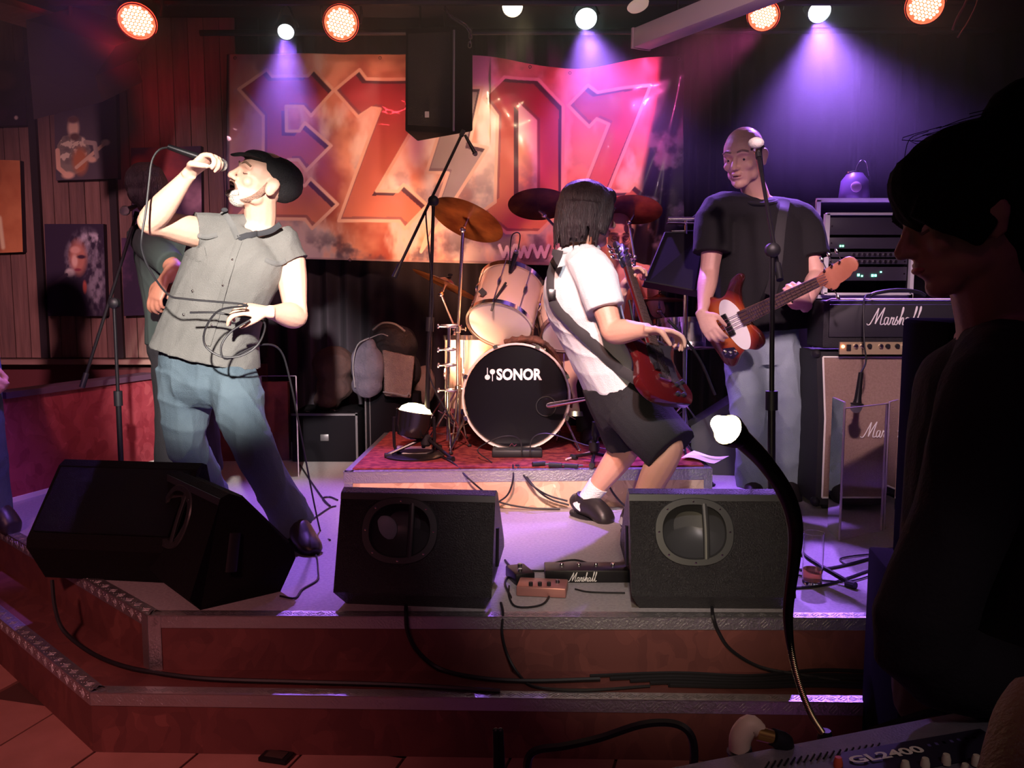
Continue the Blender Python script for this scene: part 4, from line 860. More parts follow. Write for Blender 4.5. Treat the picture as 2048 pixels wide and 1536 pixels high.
m_ = MB(); m_.ell(P(0, -.02, .055), (.09, .118, .092), fr, 24, 14); m_.ell(P(0, .05, .07), (.074, .055, .055), fr, 18, 10); m_.ell(P(0, -.07, .0), (.082, .065, .09), fr, 20, 12)
m_.ell(P(0, -.118, .13), (.066, .066, .062), fr, 20, 12); m_.loft([P(0, -.06, .07), P(0, -.11, .11)], [(.06, .06), (.045, .045)], r, 14, 2)
for k in (-1, 1): m_.loft([P(k * .055, .082, .05), P(k * .072, .045, .015), P(k * .080, -.0, -.03)], [(.03, .018), (.03, .016), (.022, .012)], u, 12, 3)
m_.ell(P(0, -.072, -.05), (.07, .045, .07), fr, 16, 10)
HW_ = mat('hair_woman', (.006, .004, .005), .9, bump=.3, bscale=90, spec=.1)
garment('hair', m_, HW_, woman, .0045, 2, .0025, 90, 4, (0, 0, 1))
rg = random.Random(8)
for i in range(16):
    a = rg.uniform(-.9, .9); k_ = rg.choice((-1, 1)); m2_ = MB(); m2_.tube([P(.085 * math.sin(a), .08 + rg.uniform(-.15, .03), .115), P(.09 * math.sin(a), .05 + rg.uniform(-.18, .04), .15), P(.1 * math.sin(a + .3), rg.uniform(-.2, .04), .158)], .0006, 4, 4)
    obj('stray_hair', m2_, HW_, woman)
eyes(woman, P, fr, closed=True); obj('lips', MB().ell(P(0, .088, -.061), (.018, .011, .007), fr), LIP, woman)
obj('earring', MB().ell(P(.083, -.012, -.045), .004, None, 8, 6), CHROME, woman)
# ================================================================ INSTRUMENTS
def thing_m(name, label, cat, M_, group=None):
    o = bpy.data.objects.new(name, None); COL.objects.link(o); o.empty_display_size = .1; o.matrix_basis = M_; return tag(o, label, cat, group)
def basis(o_, x_, z_):
    x_ = vec(x_).normalized(); z_ = vec(z_); z_ = (z_ - x_ * z_.dot(x_)).normalized(); y_ = z_.cross(x_)
    return Matrix(((x_.x, y_.x, z_.x, o_.x), (x_.y, y_.y, z_.y, o_.y), (x_.z, y_.z, z_.z, o_.z), (0, 0, 0, 1)))
def sunburst(name, c0, c1, c2, rad):
    m = bpy.data.materials.new(name); m.use_nodes = True; N, L = m.node_tree.nodes, m.node_tree.links; b = N['Principled BSDF']; b.inputs['Roughness'].default_value = .22; b.inputs['Coat Weight'].default_value = .5
    tc = N.new('ShaderNodeTexCoord'); mp = N.new('ShaderNodeMapping'); mp.inputs['Scale'].default_value = (1 / rad[0], 1 / rad[1], .3); L.new(tc.outputs['Object'], mp.inputs[0])
    ln = N.new('ShaderNodeVectorMath'); ln.operation = 'LENGTH'; L.new(mp.outputs[0], ln.inputs[0]); r = N.new('ShaderNodeValToRGB')
    r.color_ramp.elements[0].position = .45; r.color_ramp.elements[0].color = (*c0, 1); r.color_ramp.elements[1].position = 1.; r.color_ramp.elements[1].color = (*c2, 1); e = r.color_ramp.elements.new(.8); e.color = (*c1, 1)
    L.new(ln.outputs['Value'], r.inputs[0]); L.new(r.outputs[0], b.inputs['Base Color']); return m
WOODN = mat('neck_maple', (.45, .22, .10), .4, color2=(.55, .3, .15), scale=6, stretch=(1, 8, 8)); ROSE = mat('fretboard', (.07, .035, .03), .5); STRM = mat('string_steel', (.6, .55, .5), .25, 1.)
def smooth_poly(pts, n=5): 
    P = pts[-2:] + pts + pts[:2]; c = catmull([(x, y, 0) for x, y in P], n); return [(q[0], q[1]) for q in c[2 * n:-2 * n]][:-1] if True else None
def guitar(name, label, M_, outline, bodymat, guard, guardmat, pickups, neck, ns, headpts, headmat, strap=None, neckmat=None, knobs=(), th=.04, bridge=None, tun=()):
    t = thing_m(name, label, 'guitar', M_)
    O = smooth_poly(outline)
    bd = obj('body', MB().prism([(x, y, -th) for x, y in O], (0, 0, th)), bodymat, t, local=True, bevel=.008)
    if guard: obj('pickguard', MB().prism([(x, y, .0005) for x, y in smooth_poly(guard)], (0, 0, .003)), guardmat, t, local=True)
    x0, x1, w0, w1 = neck
    obj('neck', MB().loft([(x0, 0, -.004), (x1, 0, -.004)], [(w0, .016), (w1, .013)], (0, 1, 0), 12, 1), neckmat or WOODN, t, local=True)
    fb = obj('fretboard', MB().add([(x0, -w0, .008), (x1, -w1, .008), (x1, w1, .008), (x0, w0, .008), (x0, -w0, .014), (x1, -w1, .014), (x1, w1, .014), (x0, w0, .014)], [(3, 2, 1, 0), (4, 5, 6, 7), (0, 1, 5, 4), (1, 2, 6, 5), (2, 3, 7, 6), (3, 0, 4, 7)]), ROSE, t, local=True, smooth=False)
    fm = MB(); Ls = (x1 + .0) - (pickups[-1][0] - .06)
    for i in range(1, 21):
        xx = x1 - Ls * (1 - 2 ** (-i / 12)); 
        if xx < x0 + .004: break
        k = (xx - x0) / (x1 - x0); ww = w0 + (w1 - w0) * k; fm.box((xx, 0, .0148), (.0028, ww * 2, .0016))
    tag(obj('frets', fm, STRM, fb, local=True, smooth=False), kind='stuff')
    sm = MB(); xb = pickups[-1][0] - .05
    for i in range(ns):
        k = (i - (ns - 1) / 2) / ((ns - 1) / 2); sm.rod((xb, k * w0 * .8, .018), (x1 + .06, k * w1 * .75, .017), .0010 if ns > 4 else .0014, 5)
    tag(obj('strings', sm, STRM, t, local=True), kind='stuff')
    for q in pickups:
        pk = obj('pickup', MB().box((q[0], q[1], .008), (q[2], q[3], .014)), BLACKMET, t, local=True, smooth=False, bevel=.003)
    br = bridge or (xb, 0, .022, .075); obj('bridge', MB().box((br[0], br[1], .007), (br[2], br[3], .013)), CHROME, t, local=True, smooth=False, bevel=.002)
    obj('headstock', MB().prism([(x, y, -.012) for x, y in (smooth_poly(headpts) if ns == 6 else headpts)], (0, 0, .016)), headmat, t, local=True, bevel=.003)
    for x, y, dy in tun:
        k = obj('tuner', MB().rod((x, y, .004), (x, y, .018), .006, 8).rod((x, y, -.014), (x, y + dy * .03, -.014), .003, 6).ell((x, y + dy * .042, -.012), (.011, .014, .006), None, 8, 6), CHROME, t, local=True)
    for x, y in knobs: obj('control_knob', MB().lathe((x, y, 0), (0, 0, 1), [(.011, 0), (.011, .008), (.009, .014), (.001, .0145)], 14), CHROME if ns == 4 else BLACKRUB, t, local=True)
    return t
SGRED = mat('cherry_red', (.07, .005, .006), .2, coat=.6)
sg_out = [(-.20, .0), (-.19, .10), (-.13, .155), (-.05, .13), (.0, .115), (.06, .125), (.12, .16), (.155, .165), (.135, .11), (.10, .06), (.09, .0), (.10, -.06), (.125, -.11), (.13, -.15), (.09, -.14), (.03, -.115), (-.04, -.13), (-.12, -.17), (-.19, -.12)]
gN = (px(1240, 488, 3.72) - px(1316, 722, 3.36)); sc_ = gN.length / .74
M_ = basis(px(1316, 724, 3.36), gN, (.62, -.75, .2)) @ Matrix.Scale(sc_ * 1.12 if sc_ < .9 else 1, 4)
sg = guitar('electric_guitar', 'dark cherry red double horned electric guitar held by the person in shorts', M_, sg_out, SGRED,
            [(-.13, -.12), (-.05, -.10), (.06, -.10), (.115, -.13), (.10, -.05), (.09, .035), (.05, .05), (-.02, .045), (-.07, -.02)], mat('pickguard_black', (.03, .025, .03), .25, coat=.3),
            [(.055, 0, .035, .085), (-.035, 0, .035, .085)], (.085, .52, .027, .021), 6, [(.515, -.022), (.56, -.034), (.66, -.038), (.675, -.012), (.665, .0), (.675, .012), (.66, .038), (.56, .034), (.515, .022)], mat('headstock_black', (.012, .01, .012), .25, coat=.4),
            knobs=((-.10, -.075), (-.075, -.12), (-.145, -.10), (-.15, -.06)), neckmat=SGRED, tun=[(.57 + i * .032, s * .026, s) for i in range(3) for s in (-1, 1)])
bb_out = [(-.19, .0), (-.185, .09), (-.13, .155), (-.06, .15), (.0, .12), (.06, .125), (.13, .165), (.20, .175), (.215, .15), (.16, .11), (.125, .06), (.12, .0), (.125, -.05), (.15, -.10), (.135, -.14), (.08, -.15), (.02, -.13), (-.04, -.145), (-.11, -.175), (-.17, -.13)]
hN = px(1700, 536, 3.66) - px(1462, 650, 3.99); kb = hN.length / .80
M_ = basis(px(1460, 648, 3.99), hN, (-.15, -1, .05)) @ Matrix.Diagonal((kb * .98, 1.06, 1, 1))
SUNB = sunburst('sunburst_lacquer', (.50, .13, .03), (.20, .02, .01), (.04, .006, .006), (.18, .16))
oval = [(.02 + .105 * math.cos(a) , .0 + .085 * math.sin(a) ) for a in [2 * PI * i / 12 for i in range(12)]]
oval = [(.03 + .072 * math.cos(a) * (1.05 if math.sin(a) > 0 else .95), -.012 + .118 * math.sin(a)) for a in [2 * PI * i / 14 for i in range(14)]]
bass = guitar('bass_guitar', 'sunburst bass guitar with oval white pickguard held by the tall person', M_, bb_out, SUNB, oval, mat('pickguard_white', (.85, .82, .8), .35), [(-.012, 0, .042, .10)], (.085, .62, .033, .021), 4,
              [(.612, -.021), (.635, -.024), (.655, -.044), (.675, -.055), (.695, -.058), (.715, -.052), (.73, -.044), (.77, -.041), (.80, -.036), (.825, -.024), (.838, -.026), (.855, -.022), (.87, -.008), (.872, .010), (.862, .026), (.845, .036), (.82, .040), (.76, .037), (.70, .034), (.66, .030), (.635, .022), (.612, .021)], mat('headstock_maple', (.30, .10, .06), .4, color2=(.38, .14, .09), scale=8), knobs=((-.09, -.115), (-.055, -.118), (-.12, -.10)), bridge=(-.105, 0, .05, .085),
              tun=[(.675, -.05, -1), (.69, .03, 1), (.74, .034, 1), (.79, .034, 1)])
for i in range(4): obj('pole_piece', MB().lathe((-.012, (i - 1.5) * .022, .015), (0, 0, 1), [(.006, 0), (.006, .002)], 8), BLACKRUB, bass, local=True)
obj('control_plate', MB().prism([(x, y, .001) for x, y in ((-.135, -.12), (-.09, -.142), (-.035, -.132), (-.045, -.098), (-.12, -.082))], (0, 0, .002)), CHROME, bass, local=True)
STRAPM = mat('strap_black', (.015, .013, .016), .7)
# straps run over the clothes of the players
def strap(target, pts, parent, w=.022, Y0=3.5, ends=None):
    P_ = [onbody(target, q[0], q[1], Y0, .007) for q in catmull([(a, b, 0) for a, b in pts], 5)]
    m = MB(); P2 = P_ + (ends or []); nrm = Vector((-.2, -1, .1)); m.loft(P2, [(w, .003)] * len(P2), [tuple(nrm.cross((P2[min(i + 1, len(P2) - 1)] - P2[max(i - 1, 0)]).normalized())) for i in range(len(P2))], 6, 1)
    return obj('strap', m, STRAPM, parent)
strap(wsh, [(1116, 500), (1106, 555), (1112, 605), (1150, 650), (1190, 690), (1240, 740)], sg, .021, 3.4, [px(1290, 770, 3.36), px(1330, 795, 3.36)])
obj('strap_buckle', MB().box(onbody(wsh, 1109, 590, 3.4, .012), (.03, .01, .045)), CHROME, sg, bevel=.003)
strap(tee, [(1568, 372 + 30), (1560, 440), (1552, 520), (1548, 560)], bass, .026, 4.1, [px(1540, 590, 4.0)])

# ---------------- drum riser
zt = S + .175
r0, r1 = pz(688, 945, zt), pz(1425, 938, zt); r0.z = r1.z = 0; rb = Vector((.03, 1.35, 0))
t = thing('drum_riser', 'low stage platform with a pale chipboard front and metal edging under the drums', 'platform', (r0.x, r0.y, S))
m_ = MB().prism([Vector((p.x, p.y, S)) for p in (r0, r1, r1 + rb, r0 + rb)], (0, 0, .165)); obj('platform_body', m_, OSB_TAN, t, smooth=False)
obj('deck', MB().prism([Vector((p.x, p.y, zt - .01)) for p in (r0, r1, r1 + rb, r0 + rb)], (0, 0, .01)), BLACKPAINT, t, smooth=False)
edge_trim(r0, r1, zt, .05, .04, t); e1 = edge_trim(r0 + rb, r0, zt, .05, .04, t, pattern=False)
for p_ in (r0, r1 - Vector((.04, 0, 0))):
    obj('corner_strip', MB().box((p_.x + .02, p_.y - .002, S + .063), (.04, .005, .125)), ALU, t, smooth=False)
CARP = mat('carpet_red_pattern', (.16, .012, .02), .95, color2=(.32, .05, .04), scale=26, bump=.6, bscale=200, sharp=.2)
a_, b_2 = r0 + Vector((.03, .05, 0)), r1 + Vector((-.03, .05, 0))
single('rug', MB().prism([Vector((p.x, p.y, zt + .003)) for p in (a_, b_2, b_2 + rb * .93, a_ + rb * .93)], (0, 0, .006)), CARP, 'dark red patterned rug lying on the drum platform', 'rug', smooth=False)
zr = zt + .009

# ---------------- drum kit
CREAM = mat('drum_cream_lacquer', (.72, .52, .42), .25, coat=.4); HEADW = mat('drum_head_white', (.78, .68, .62), .45); BLKH = mat('drum_head_black', (.008, .007, .01), .18)
HOOP = mat('hoop_white', (.75, .68, .62), .3); BRASS = mat('cymbal_bronze', (.55, .24, .09), .3, 1., color2=(.16, .05, .03), scale=7, bump=.1, bscale=60)
def drum(name, label, c, ax, r, L, group=None, hoop=CHROME, shell=CREAM, nl=8, hb=HEADW, hf=HEADW, hw=.012, lugs=True):
    c, ax = vec(c), vec(ax).normalized(); t = thing(name, label, 'drum', c, 0, group)
    obj('shell', MB().lathe(c, ax, [(r * .96, -L / 2), (r, -L / 2 + .004), (r, L / 2 - .004), (r * .96, L / 2)], 48), shell, t)
    u_ = ax.orthogonal().normalized(); v_ = ax.cross(u_)
    for s, h in ((-1, hb), (1, hf)):
        e = c + ax * (s * L / 2)
        obj('drum_head', MB().lathe(e, ax * s, [(r * 1.0, 0), (r * .98, .006), (.001, .0065)], 48), h, t)
        obj('hoop', MB().lathe(e - ax * s * hw, ax * s, [(r + .003, 0), (r + .012, 0), (r + .014, hw * 2.2), (r + .004, hw * 2.2)], 48, True), hoop, t)
    if lugs:
        for i in range(nl):
            q = 2 * PI * (i + .5) / nl; d = u_ * math.cos(q) + v_ * math.sin(q); m = MB()
            lg = obj('lug', MB().loft([c + d * (r + .012) - ax * .03, c + d * (r + .016), c + d * (r + .012) + ax * .03], [(.006, .005), (.010, .009), (.006, .005)], d, 8, 3), CHROME, t)
            obj('tension_rod', MB().rod(c + d * (r + .012) - ax * (L / 2 + .012), c + d * (r + .012) + ax * (L / 2 + .012), .0028, 6), CHROME, lg)
    return t
bc = px(1030, 806, 4.42); bc = Vector((bc.x, bc.y + .2, zr + .012 + .274)); bax = Vector((.03, -1, 0)).normalized()
bd = drum('bass_drum', 'large bass drum with black front head and white hoop', bc, bax, .262, .40, hoop=HOOP, nl=8, hf=BLKH, hw=.018, lugs=False)
for i in range(8):
    q = 2 * PI * (i + .5) / 8; d = Vector((math.cos(q), 0, math.sin(q))); e = bc + bax * .2
    cl = obj('claw_hook', MB().box(e + d * .278 + bax * .012, (.022, .05, .016), axes=(bax.cross(d), bax, d)).rod(e + d * .285 + bax * .02, e + d * .285 - bax * .1, .003, 6), CHROME, bd)
rt = Vector((1, .03, 0)); fo = bc + bax * .2075
k_ = .0
tm, tw = text_mb('SONOR', px(993, 761, 4.40), rt, (0, 0, 1), .060, 0, .04, .84)
WPR = mat('white_print', (.9, .86, .84), .5)
def setdepth(mb, plane_pt, n_, off=.0015):
    n_ = vec(n_).normalized(); mb.v = [tuple(Vector(p) + n_ * ((vec(plane_pt) - Vector(p)).dot(n_) + off)) for p in mb.v]; return mb
kx = (px(1084, 750, 4.42).x - px(993, 750, 4.42).x) / tw; ox = px(993, 761, 4.42).x; tm.v = [(ox + (p[0] - ox) * kx, p[1], p[2]) for p in tm.v]
obj('lettering', setdepth(tm, fo, bax), WPR, bd, smooth=False)
lm = MB()
for cx_, cy_, sy in ((975, 754, -1), (985, 743, 1)):
    p = px(cx_, cy_, 4.42); lm.lathe(p, (0, -1, 0), [(.0135, 0), (.0135, .0015)], 20); lm.box(p + Vector((.0, 0, -sy * .03)), (.004, .002, .036))
lv = lm.v; lm.v = [(p[0], fo.y - .002 - (.001 if i % 2 else 0) + .03 * (p[0] - fo.x), p[2]) for i, p in enumerate(lv)]
obj('maker_mark', lm, WPR, bd, smooth=False)
obj('port_ring', setdepth(MB().ring(px(1092, 812, 4.42), (0, -1, 0), .052, .0035, 30, 6), fo, bax, .002) if False else MB().ring(Vector((px(1092, 812, 4.42).x, fo.y - .003, px(1092, 812, 4.42).z)), (0, -1, 0), .05, .0035, 30, 6), BLACKRUB, bd)
for s in (-1, 1):
    obj('spur', MB().rod(bc + Vector((s * .25, -.12, -.1)), Vector((bc.x + s * .33, bc.y - .2, zr + .012)), .007, 8).ell(Vector((bc.x + s * .33, bc.y - .2, zr + .009)), .011, None, 8, 6), CHROME, bd)
obj('tom_mount', MB().rod(bc + Vector((.06, .02, .262)), bc + Vector((.06, .02, .42)), .011, 10).box(bc + Vector((.06, .02, .40)), (.10, .03, .03)), CHROME, bd)
# dark cloth lying on the bass drum
TOW = mat('towel_brown', (.06, .025, .02), .95, color2=(.2, .08, .05), scale=20, bump=.5, bscale=80)
m_ = MB(); m_.loft([bc + Vector((-.06, -.1, .272)), bc + Vector((.08, -.1, .29)), bc + Vector((.17, -.08, .25)), bc + Vector((.24, -.04, .15)), bc + Vector((.29, -.02, .0)), bc + Vector((.30, 0, -.08))], [(.05, .018), (.07, .025), (.06, .02), (.05, .018), (.04, .015), (.02, .01)], Vector((0, 1, 0)), 12, 4)
o = single('towel', m_, TOW, 'crumpled brown cloth draped over the bass drum shell', 'cloth', remesh=.005, soft=1); folds(o, .012, 40, 3)
ax1 = Vector((.22, .66, .72)).normalized(); c1 = px(1012, 610, 4.58)
t1 = drum('rack_tom', 'pale rack tom tilted towards the drummer, the left one over the bass drum', c1, ax1, .165, .27, nl=8)
obj('badge', MB().box(px(965, 584, 4.42), (.03, .004, .035), axes=(Vector((.7, 0, .7)), Vector((0, 1, 0)), Vector((-.7, 0, .7)))), BLACKRUB, t1)
c2 = px(1132, 628, 4.62); t2 = drum('rack_tom', 'smaller rack tom half hidden behind the white shirt', c2, (-.15, .66, .72), .15, .24, nl=8)
t3 = drum('floor_tom', 'cream floor tom standing left behind the bass drum', Vector((px(958, 770, 4.85).x, 4.92, zr + .36)), (0, .05, 1), .19, .40, nl=8)
t4 = drum('floor_tom', 'cream floor tom standing between the bass drum and the person in shorts', Vector((px(1150, 770, 4.85).x, 4.9, zr + .33)), (0, .05, 1), .17, .36, nl=8)
for tt, cx, cy, rr in ((t3, px(958, 770, 4.85).x, 4.92, .205), (t4, px(1150, 770, 4.85).x, 4.9, .185)):
    for i in range(3):
        q = R(90 + 120 * i + 30); x_, y_ = cx + rr * math.cos(q), cy + rr * math.sin(q); obj('leg', MB().rod((x_, y_, zr + .45), (x_, y_, zr + .06), .006, 8).rod((x_, y_, zr + .06), (x_ + .03 * math.cos(q), y_ + .03 * math.sin(q), zr + .008), .008, 8), CHROME, tt)
t5 = drum('snare_drum', 'chrome snare drum seen between the guitar and the bass', px(1372, 668, 4.85), (0, .12, 1), .17, .13, nl=8, shell=CHROME)
m_ = MB(); c5 = px(1372, 668, 4.85); m_.rod(c5 - Vector((0, 0, .09)), (c5.x, c5.y, zr + .15), .01)
for i in range(3): q = R(30 + 120 * i); m_.rod(c5 - Vector((0, 0, .09)), c5 + Vector((.15 * math.cos(q), .15 * math.sin(q), -.075)), .005); m_.rod((c5.x, c5.y, zr + .2), (c5.x + .17 * math.cos(q), c5.y + .17 * math.sin(q), zr + .008), .006)
obj('stand_legs', m_, CHROME, t5)
def stand_mb(base, top, z0, spread=.17, rot=0., rr=.011, ax=None):
    m = MB(); b = Vector((base[0], base[1], z0)); m.rod(b + Vector((0, 0, .06)), top, rr, 12)
    return m, b
def tripod(t, b, h=.26, spread=.2, rot=0., rr=.0055, mtl=None):
    for i in range(3):
        q = rot + 2 * PI * i / 3; e = b + Vector((spread * math.cos(q), spread * math.sin(q), .009))
        l = obj('leg', MB().rod(b + Vector((.012 * math.cos(q), .012 * math.sin(q), h)), e, rr, 8).rod(b + Vector((0, 0, .08)), b.lerp(e, .5) + Vector((0, 0, h * .5 - .02)), rr * .6, 6), mtl or CHROME, t)
        obj('rubber_foot', MB().ell(e, (.012, .012, .009), None, 8, 6), BLACKRUB, l)
def cymbal(label, c, n_, r, base, joint=None, rot=0.):
    c, n_ = vec(c), vec(n_).normalized(); j = vec(joint) if joint is not None else c - n_ * .07
    t = thing('cymbal_stand', label, 'cymbal', Vector((base[0], base[1], zr)))
    cy = obj('cymbal', MB().lathe(c, n_, [(r, -.012), (r * .6, .0), (r * .26, .006), (r * .22, .012), (r * .12, .024), (.004, .027), (.004, .0255), (r * .12, .0225), (r * .22, .0105), (r * .26, .0045), (r * .6, -.0015), (r, -.0135)], 56), BRASS, t)
    obj('wing_nut', MB().rod(c + n_ * .02, c + n_ * .055, .004, 8).ell(c + n_ * .05, (.014, .006, .008), None, 8, 6).ell(c + n_ * .034, (.014, .014, .007), None, 10, 6), BLACKMET, cy)
    b = Vector((base[0], base[1], zr))
    obj('tilter', MB().rod(c - n_ * .05, c + n_ * .02, .006, 8).ell(j, .017, None, 10, 8).rod(c - n_ * .045, j, .009, 8), CHROME, t)
    mid = Vector((b.x, b.y, min(j.z - .02, b.z + .62)))
    obj('pole', MB().rod(b + Vector((0, 0, .06)), mid, .0125, 12).rod(mid, j if joint is None else Vector((b.x, b.y, j.z - .2)), .0095, 12), CHROME, t)
    if joint is not None: obj('boom_arm', MB().rod(Vector((b.x, b.y, j.z - .2)), j, .0075, 8).ell(Vector((b.x, b.y, j.z - .2)), .017, None, 10, 8), CHROME, t)
    for zz in (mid.z, b.z + .3): obj('collar', MB().lathe((b.x, b.y, zz - .02), (0, 0, 1), [(.014, 0), (.018, .005), (.018, .035), (.012, .04)], 12).rod((b.x, b.y, zz), (b.x + .035, b.y - .01, zz), .005, 6).ell((b.x + .04, b.y - .011, zz), (.006, .009, .012), None, 8, 6), CHROME, t)
    tripod(t, b, .3, .2, rot); return t
cymbal('bronze crash cymbal, the lower left one of the two in front of the banner', px(936, 437, 4.62), (.36, .40, .86), .200, (px(915, 700, 4.62).x, 4.68), None, .4)
cymbal('bronze crash cymbal right of the tilted one, its front rim dark', px(1078, 405, 4.72), (.0, .42, .92), .165, (px(1165, 700, 4.8).x, 4.95), px(1088, 430, 4.74), 1.)
cymbal('reddish crash cymbal above the guitar neck', px(1268, 416, 5.0), (.12, .42, .92), .16, (px(1262, 700, 4.9).x, 4.82), px(1258, 445, 4.96), .2)
cymbal('low ride cymbal seen nearly edge on under the banner', px(893, 566, 4.9), (.42, .12, .9), .20, (px(908, 700, 4.95).x, 5.0), None, .9)
cymbal('flat cymbal seen edge on below the music stand', px(1318, 597, 4.9), (.0, .06, 1), .17, (px(1345, 700, 4.95).x, 4.98), None, .5)
# short clamp stand left of the kit
b = pz(896, 900, zr); b.z = zr; t = thing('clamp_stand', 'short chrome stand with many clamps left of the bass drum', 'stand', b)
tp = px(905, 652, b.y); obj('pole', MB().rod(b + Vector((0, 0, .05)), Vector((b.x + .01, b.y, tp.z)), .009, 12), CHROME, t)
for i, zz in enumerate((.0, -.12, -.2, -.33)): obj('clamp', MB().box(Vector((b.x + .012, b.y, tp.z + zz)), (.05 if i else .09, .022, .018)).rod(Vector((b.x - .04, b.y - .01, tp.z + zz)), Vector((b.x + .05, b.y - .01, tp.z + zz)), .006, 8).ell(Vector((b.x - .045, b.y - .01, tp.z + zz)), (.008, .008, .014), None, 8, 6), CHROME, t, bevel=.002)
tripod(t, b, .2, .14, .7)
# kick pedal and throne
t = thing('drum_pedal', 'chrome bass drum pedal behind the front hoop', 'pedal', bc + Vector((.05, .3, -.286)))
pb_ = Vector((bc.x + .02, bc.y + .36, zr)); obj('footboard', MB().add([pb_ + Vector(v) for v in ((-.045, .2, .012), (.045, .2, .012), (.045, -.03, .07), (-.045, -.03, .07), (-.045, .2, .02), (.045, .2, .02), (.045, -.03, .078), (-.045, -.03, .078))], [(3, 2, 1, 0), (4, 5, 6, 7), (0, 1, 5, 4), (1, 2, 6, 5), (2, 3, 7, 6), (3, 0, 4, 7)]), CHROME, t, smooth=False)
obj('frame', MB().box(pb_ + Vector((0, .08, .005)), (.10, .3, .009)).rod(pb_ + Vector((-.055, -.05, .005)), pb_ + Vector((-.055, -.05, .2)), .007).rod(pb_ + Vector((.055, -.05, .005)), pb_ + Vector((.055, -.05, .2)), .007).rod(pb_ + Vector((-.06, -.05, .2)), pb_ + Vector((.06, -.05, .2)), .007), CHROME, t)
th = Vector((px(1236, 700, 5.25).x, 5.26, zr)); zs_ = px(1236, 725, 5.25).z - .03; t = thing('drum_throne', 'round black drum stool under the seated drummer', 'stool', th)
obj('seat', MB().lathe((th.x, th.y, zs_ - .09), (0, 0, 1), [(.14, 0), (.165, .02), (.165, .06), (.13, .08), (.001, .082)], 28), BLACKRUB, t); obj('pole', MB().rod(th + Vector((0, 0, .05)), (th.x, th.y, zs_ - .08), .014), CHROME, t); tripod(t, th, .25, .22, .3)
# tall dark drum stand hardware in front of the right floor tom, and kick microphone
def mic(label, a, b, r=.012, head=.024, color=None, group=None, silver=False):
    a, b = vec(a), vec(b); d = (b - a).normalized(); t = thing('microphone', label, 'microphone', a, 0, group)
    L_ = (b - a).length
    obj('handle', MB().loft([a, a + d * .01, a + d * (L_ - head * 2.2), a + d * (L_ - head * 1.6)], [r * .7, r * .8, r * 1.15, head * .8], None, 16, 2), color or BLACKMET, t)
    obj('grille', MB().ell(b - d * head, (head * .95, head * .95, head), frame(d.orthogonal(), d), 16, 10), mat('mic_grille', (.35, .34, .33), .35, .9, bump=.9, bscale=700) if not silver else CHROME, t)
    obj('collar_ring', MB().lathe(b - d * (head * 1.55), d, [(head * .85, -.002), (head * 1.02, 0), (head * 1.02, .005), (head * .85, .007)], 18), BLACKMET, t)
    return t
def mic_stand(label, base, top, boom, z0, leg_rot=0., spread=.27, h=.32, rr=.011, mtl=None, group=None, legs=True):
    base, top = Vector((base[0], base[1], z0)), vec(top); mtl = mtl or BLACKMET; t = thing('microphone_stand', label, 'stand', base, 0, group)
    mid = base.lerp(top, .52); obj('lower_tube', MB().rod(base + Vector((0, 0, .06)), mid, rr * 1.15, 12), mtl, t); obj('upper_tube', MB().rod(mid, top, rr * .75, 12), mtl, t)
    obj('clutch', MB().rod(mid - (top - base).normalized() * .03, mid + (top - base).normalized() * .04, rr * 1.8, 12), BLACKRUB, t)
    if boom:
        a, b = vec(boom[0]), vec(boom[1]); d = (b - a).normalized()
        obj('boom_clamp', MB().lathe(top + Vector((0, .02, 0)), (0, -1, 0), [(.02, 0), (.026, .006), (.026, .034), (.02, .04), (.008, .045)], 16), BLACKRUB, t)
        bo = obj('boom_tube', MB().rod(a, b, .0075, 10), mtl, t); obj('counterweight', MB().rod(a, a + d * .07, .013, 12), BLACKRUB, bo); obj('tip_clip', MB().rod(b - d * .01, b + d * .02, .012, 10), BLACKRUB, bo)
    if legs:
        for i in range(3):
            q = leg_rot + 2 * PI * i / 3; e = base + Vector((spread * math.cos(q), spread * math.sin(q), .012))
            l = obj('leg', MB().rod(base + Vector((.01 * math.cos(q), .01 * math.sin(q), h * .28)), e, .0085, 8), mtl, t); dd = (e - base).normalized()
            obj('rubber_foot', MB().rod(e - dd * .028, e + dd * .006, .0135, 10), BLACKRUB, l)
        obj('leg_hub', MB().lathe(base + Vector((0, 0, .05)), (0, 0, 1), [(.018, 0), (.026, .01), (.026, .05), (.016, .06)], 14), BLACKRUB, t)
    return t
# left stand
b = Vector((px(243, 950, 4.12).x, 4.12, S)); tp = px(228, 606, 4.12)
mic_stand('black boom stand left of the singer, its arm slanting up to the right', b, tp, (px(164, 775, 4.02), px(272, 432, 4.2)), S, R(10), .26)
mic('black microphone on the boom stand in front of the panelled wall', px(272, 412, 4.18), px(244, 424, 4.05), .012, .022)
# overhead stand over the kit
b = pz(852, 912, zr); tp = px(867, 402, b.y)
mic_stand('tall boom stand rising before the banner, its long arm sloping over the kit', b, tp, (px(788, 555, b.y - .05), px(924, 268, b.y + .15)), zr, R(75), .2)
mic('slim black microphone hanging from the tall boom below the loudspeaker', px(930, 270, b.y + .15), px(953, 312, b.y + .15), .009, .013)
# bassist's stand
b = Vector((px(1546, 985, 3.18).x, 3.18, S)); tp = px(1545, 500, 3.2)
bs = mic_stand('black microphone stand in front of the tall bassist', b, tp, (px(1560, 560, 3.18), px(1517, 312, 3.5)), S, R(-58), .36, rr=.0125)
mic('microphone with a white foam top in front of the bassist', px(1524, 352, 3.5), px(1512, 276, 3.52), .013, .027, CHROME)
m_ = MB().ell(px(1512, 286, 3.50), (.031, .03, .022), None, 18, 10); single('foam_cap', m_, mat('foam_white', (.85, .8, .75), .9, bump=.5, bscale=200), 'white foam windscreen on the bassist microphone', 'windscreen')
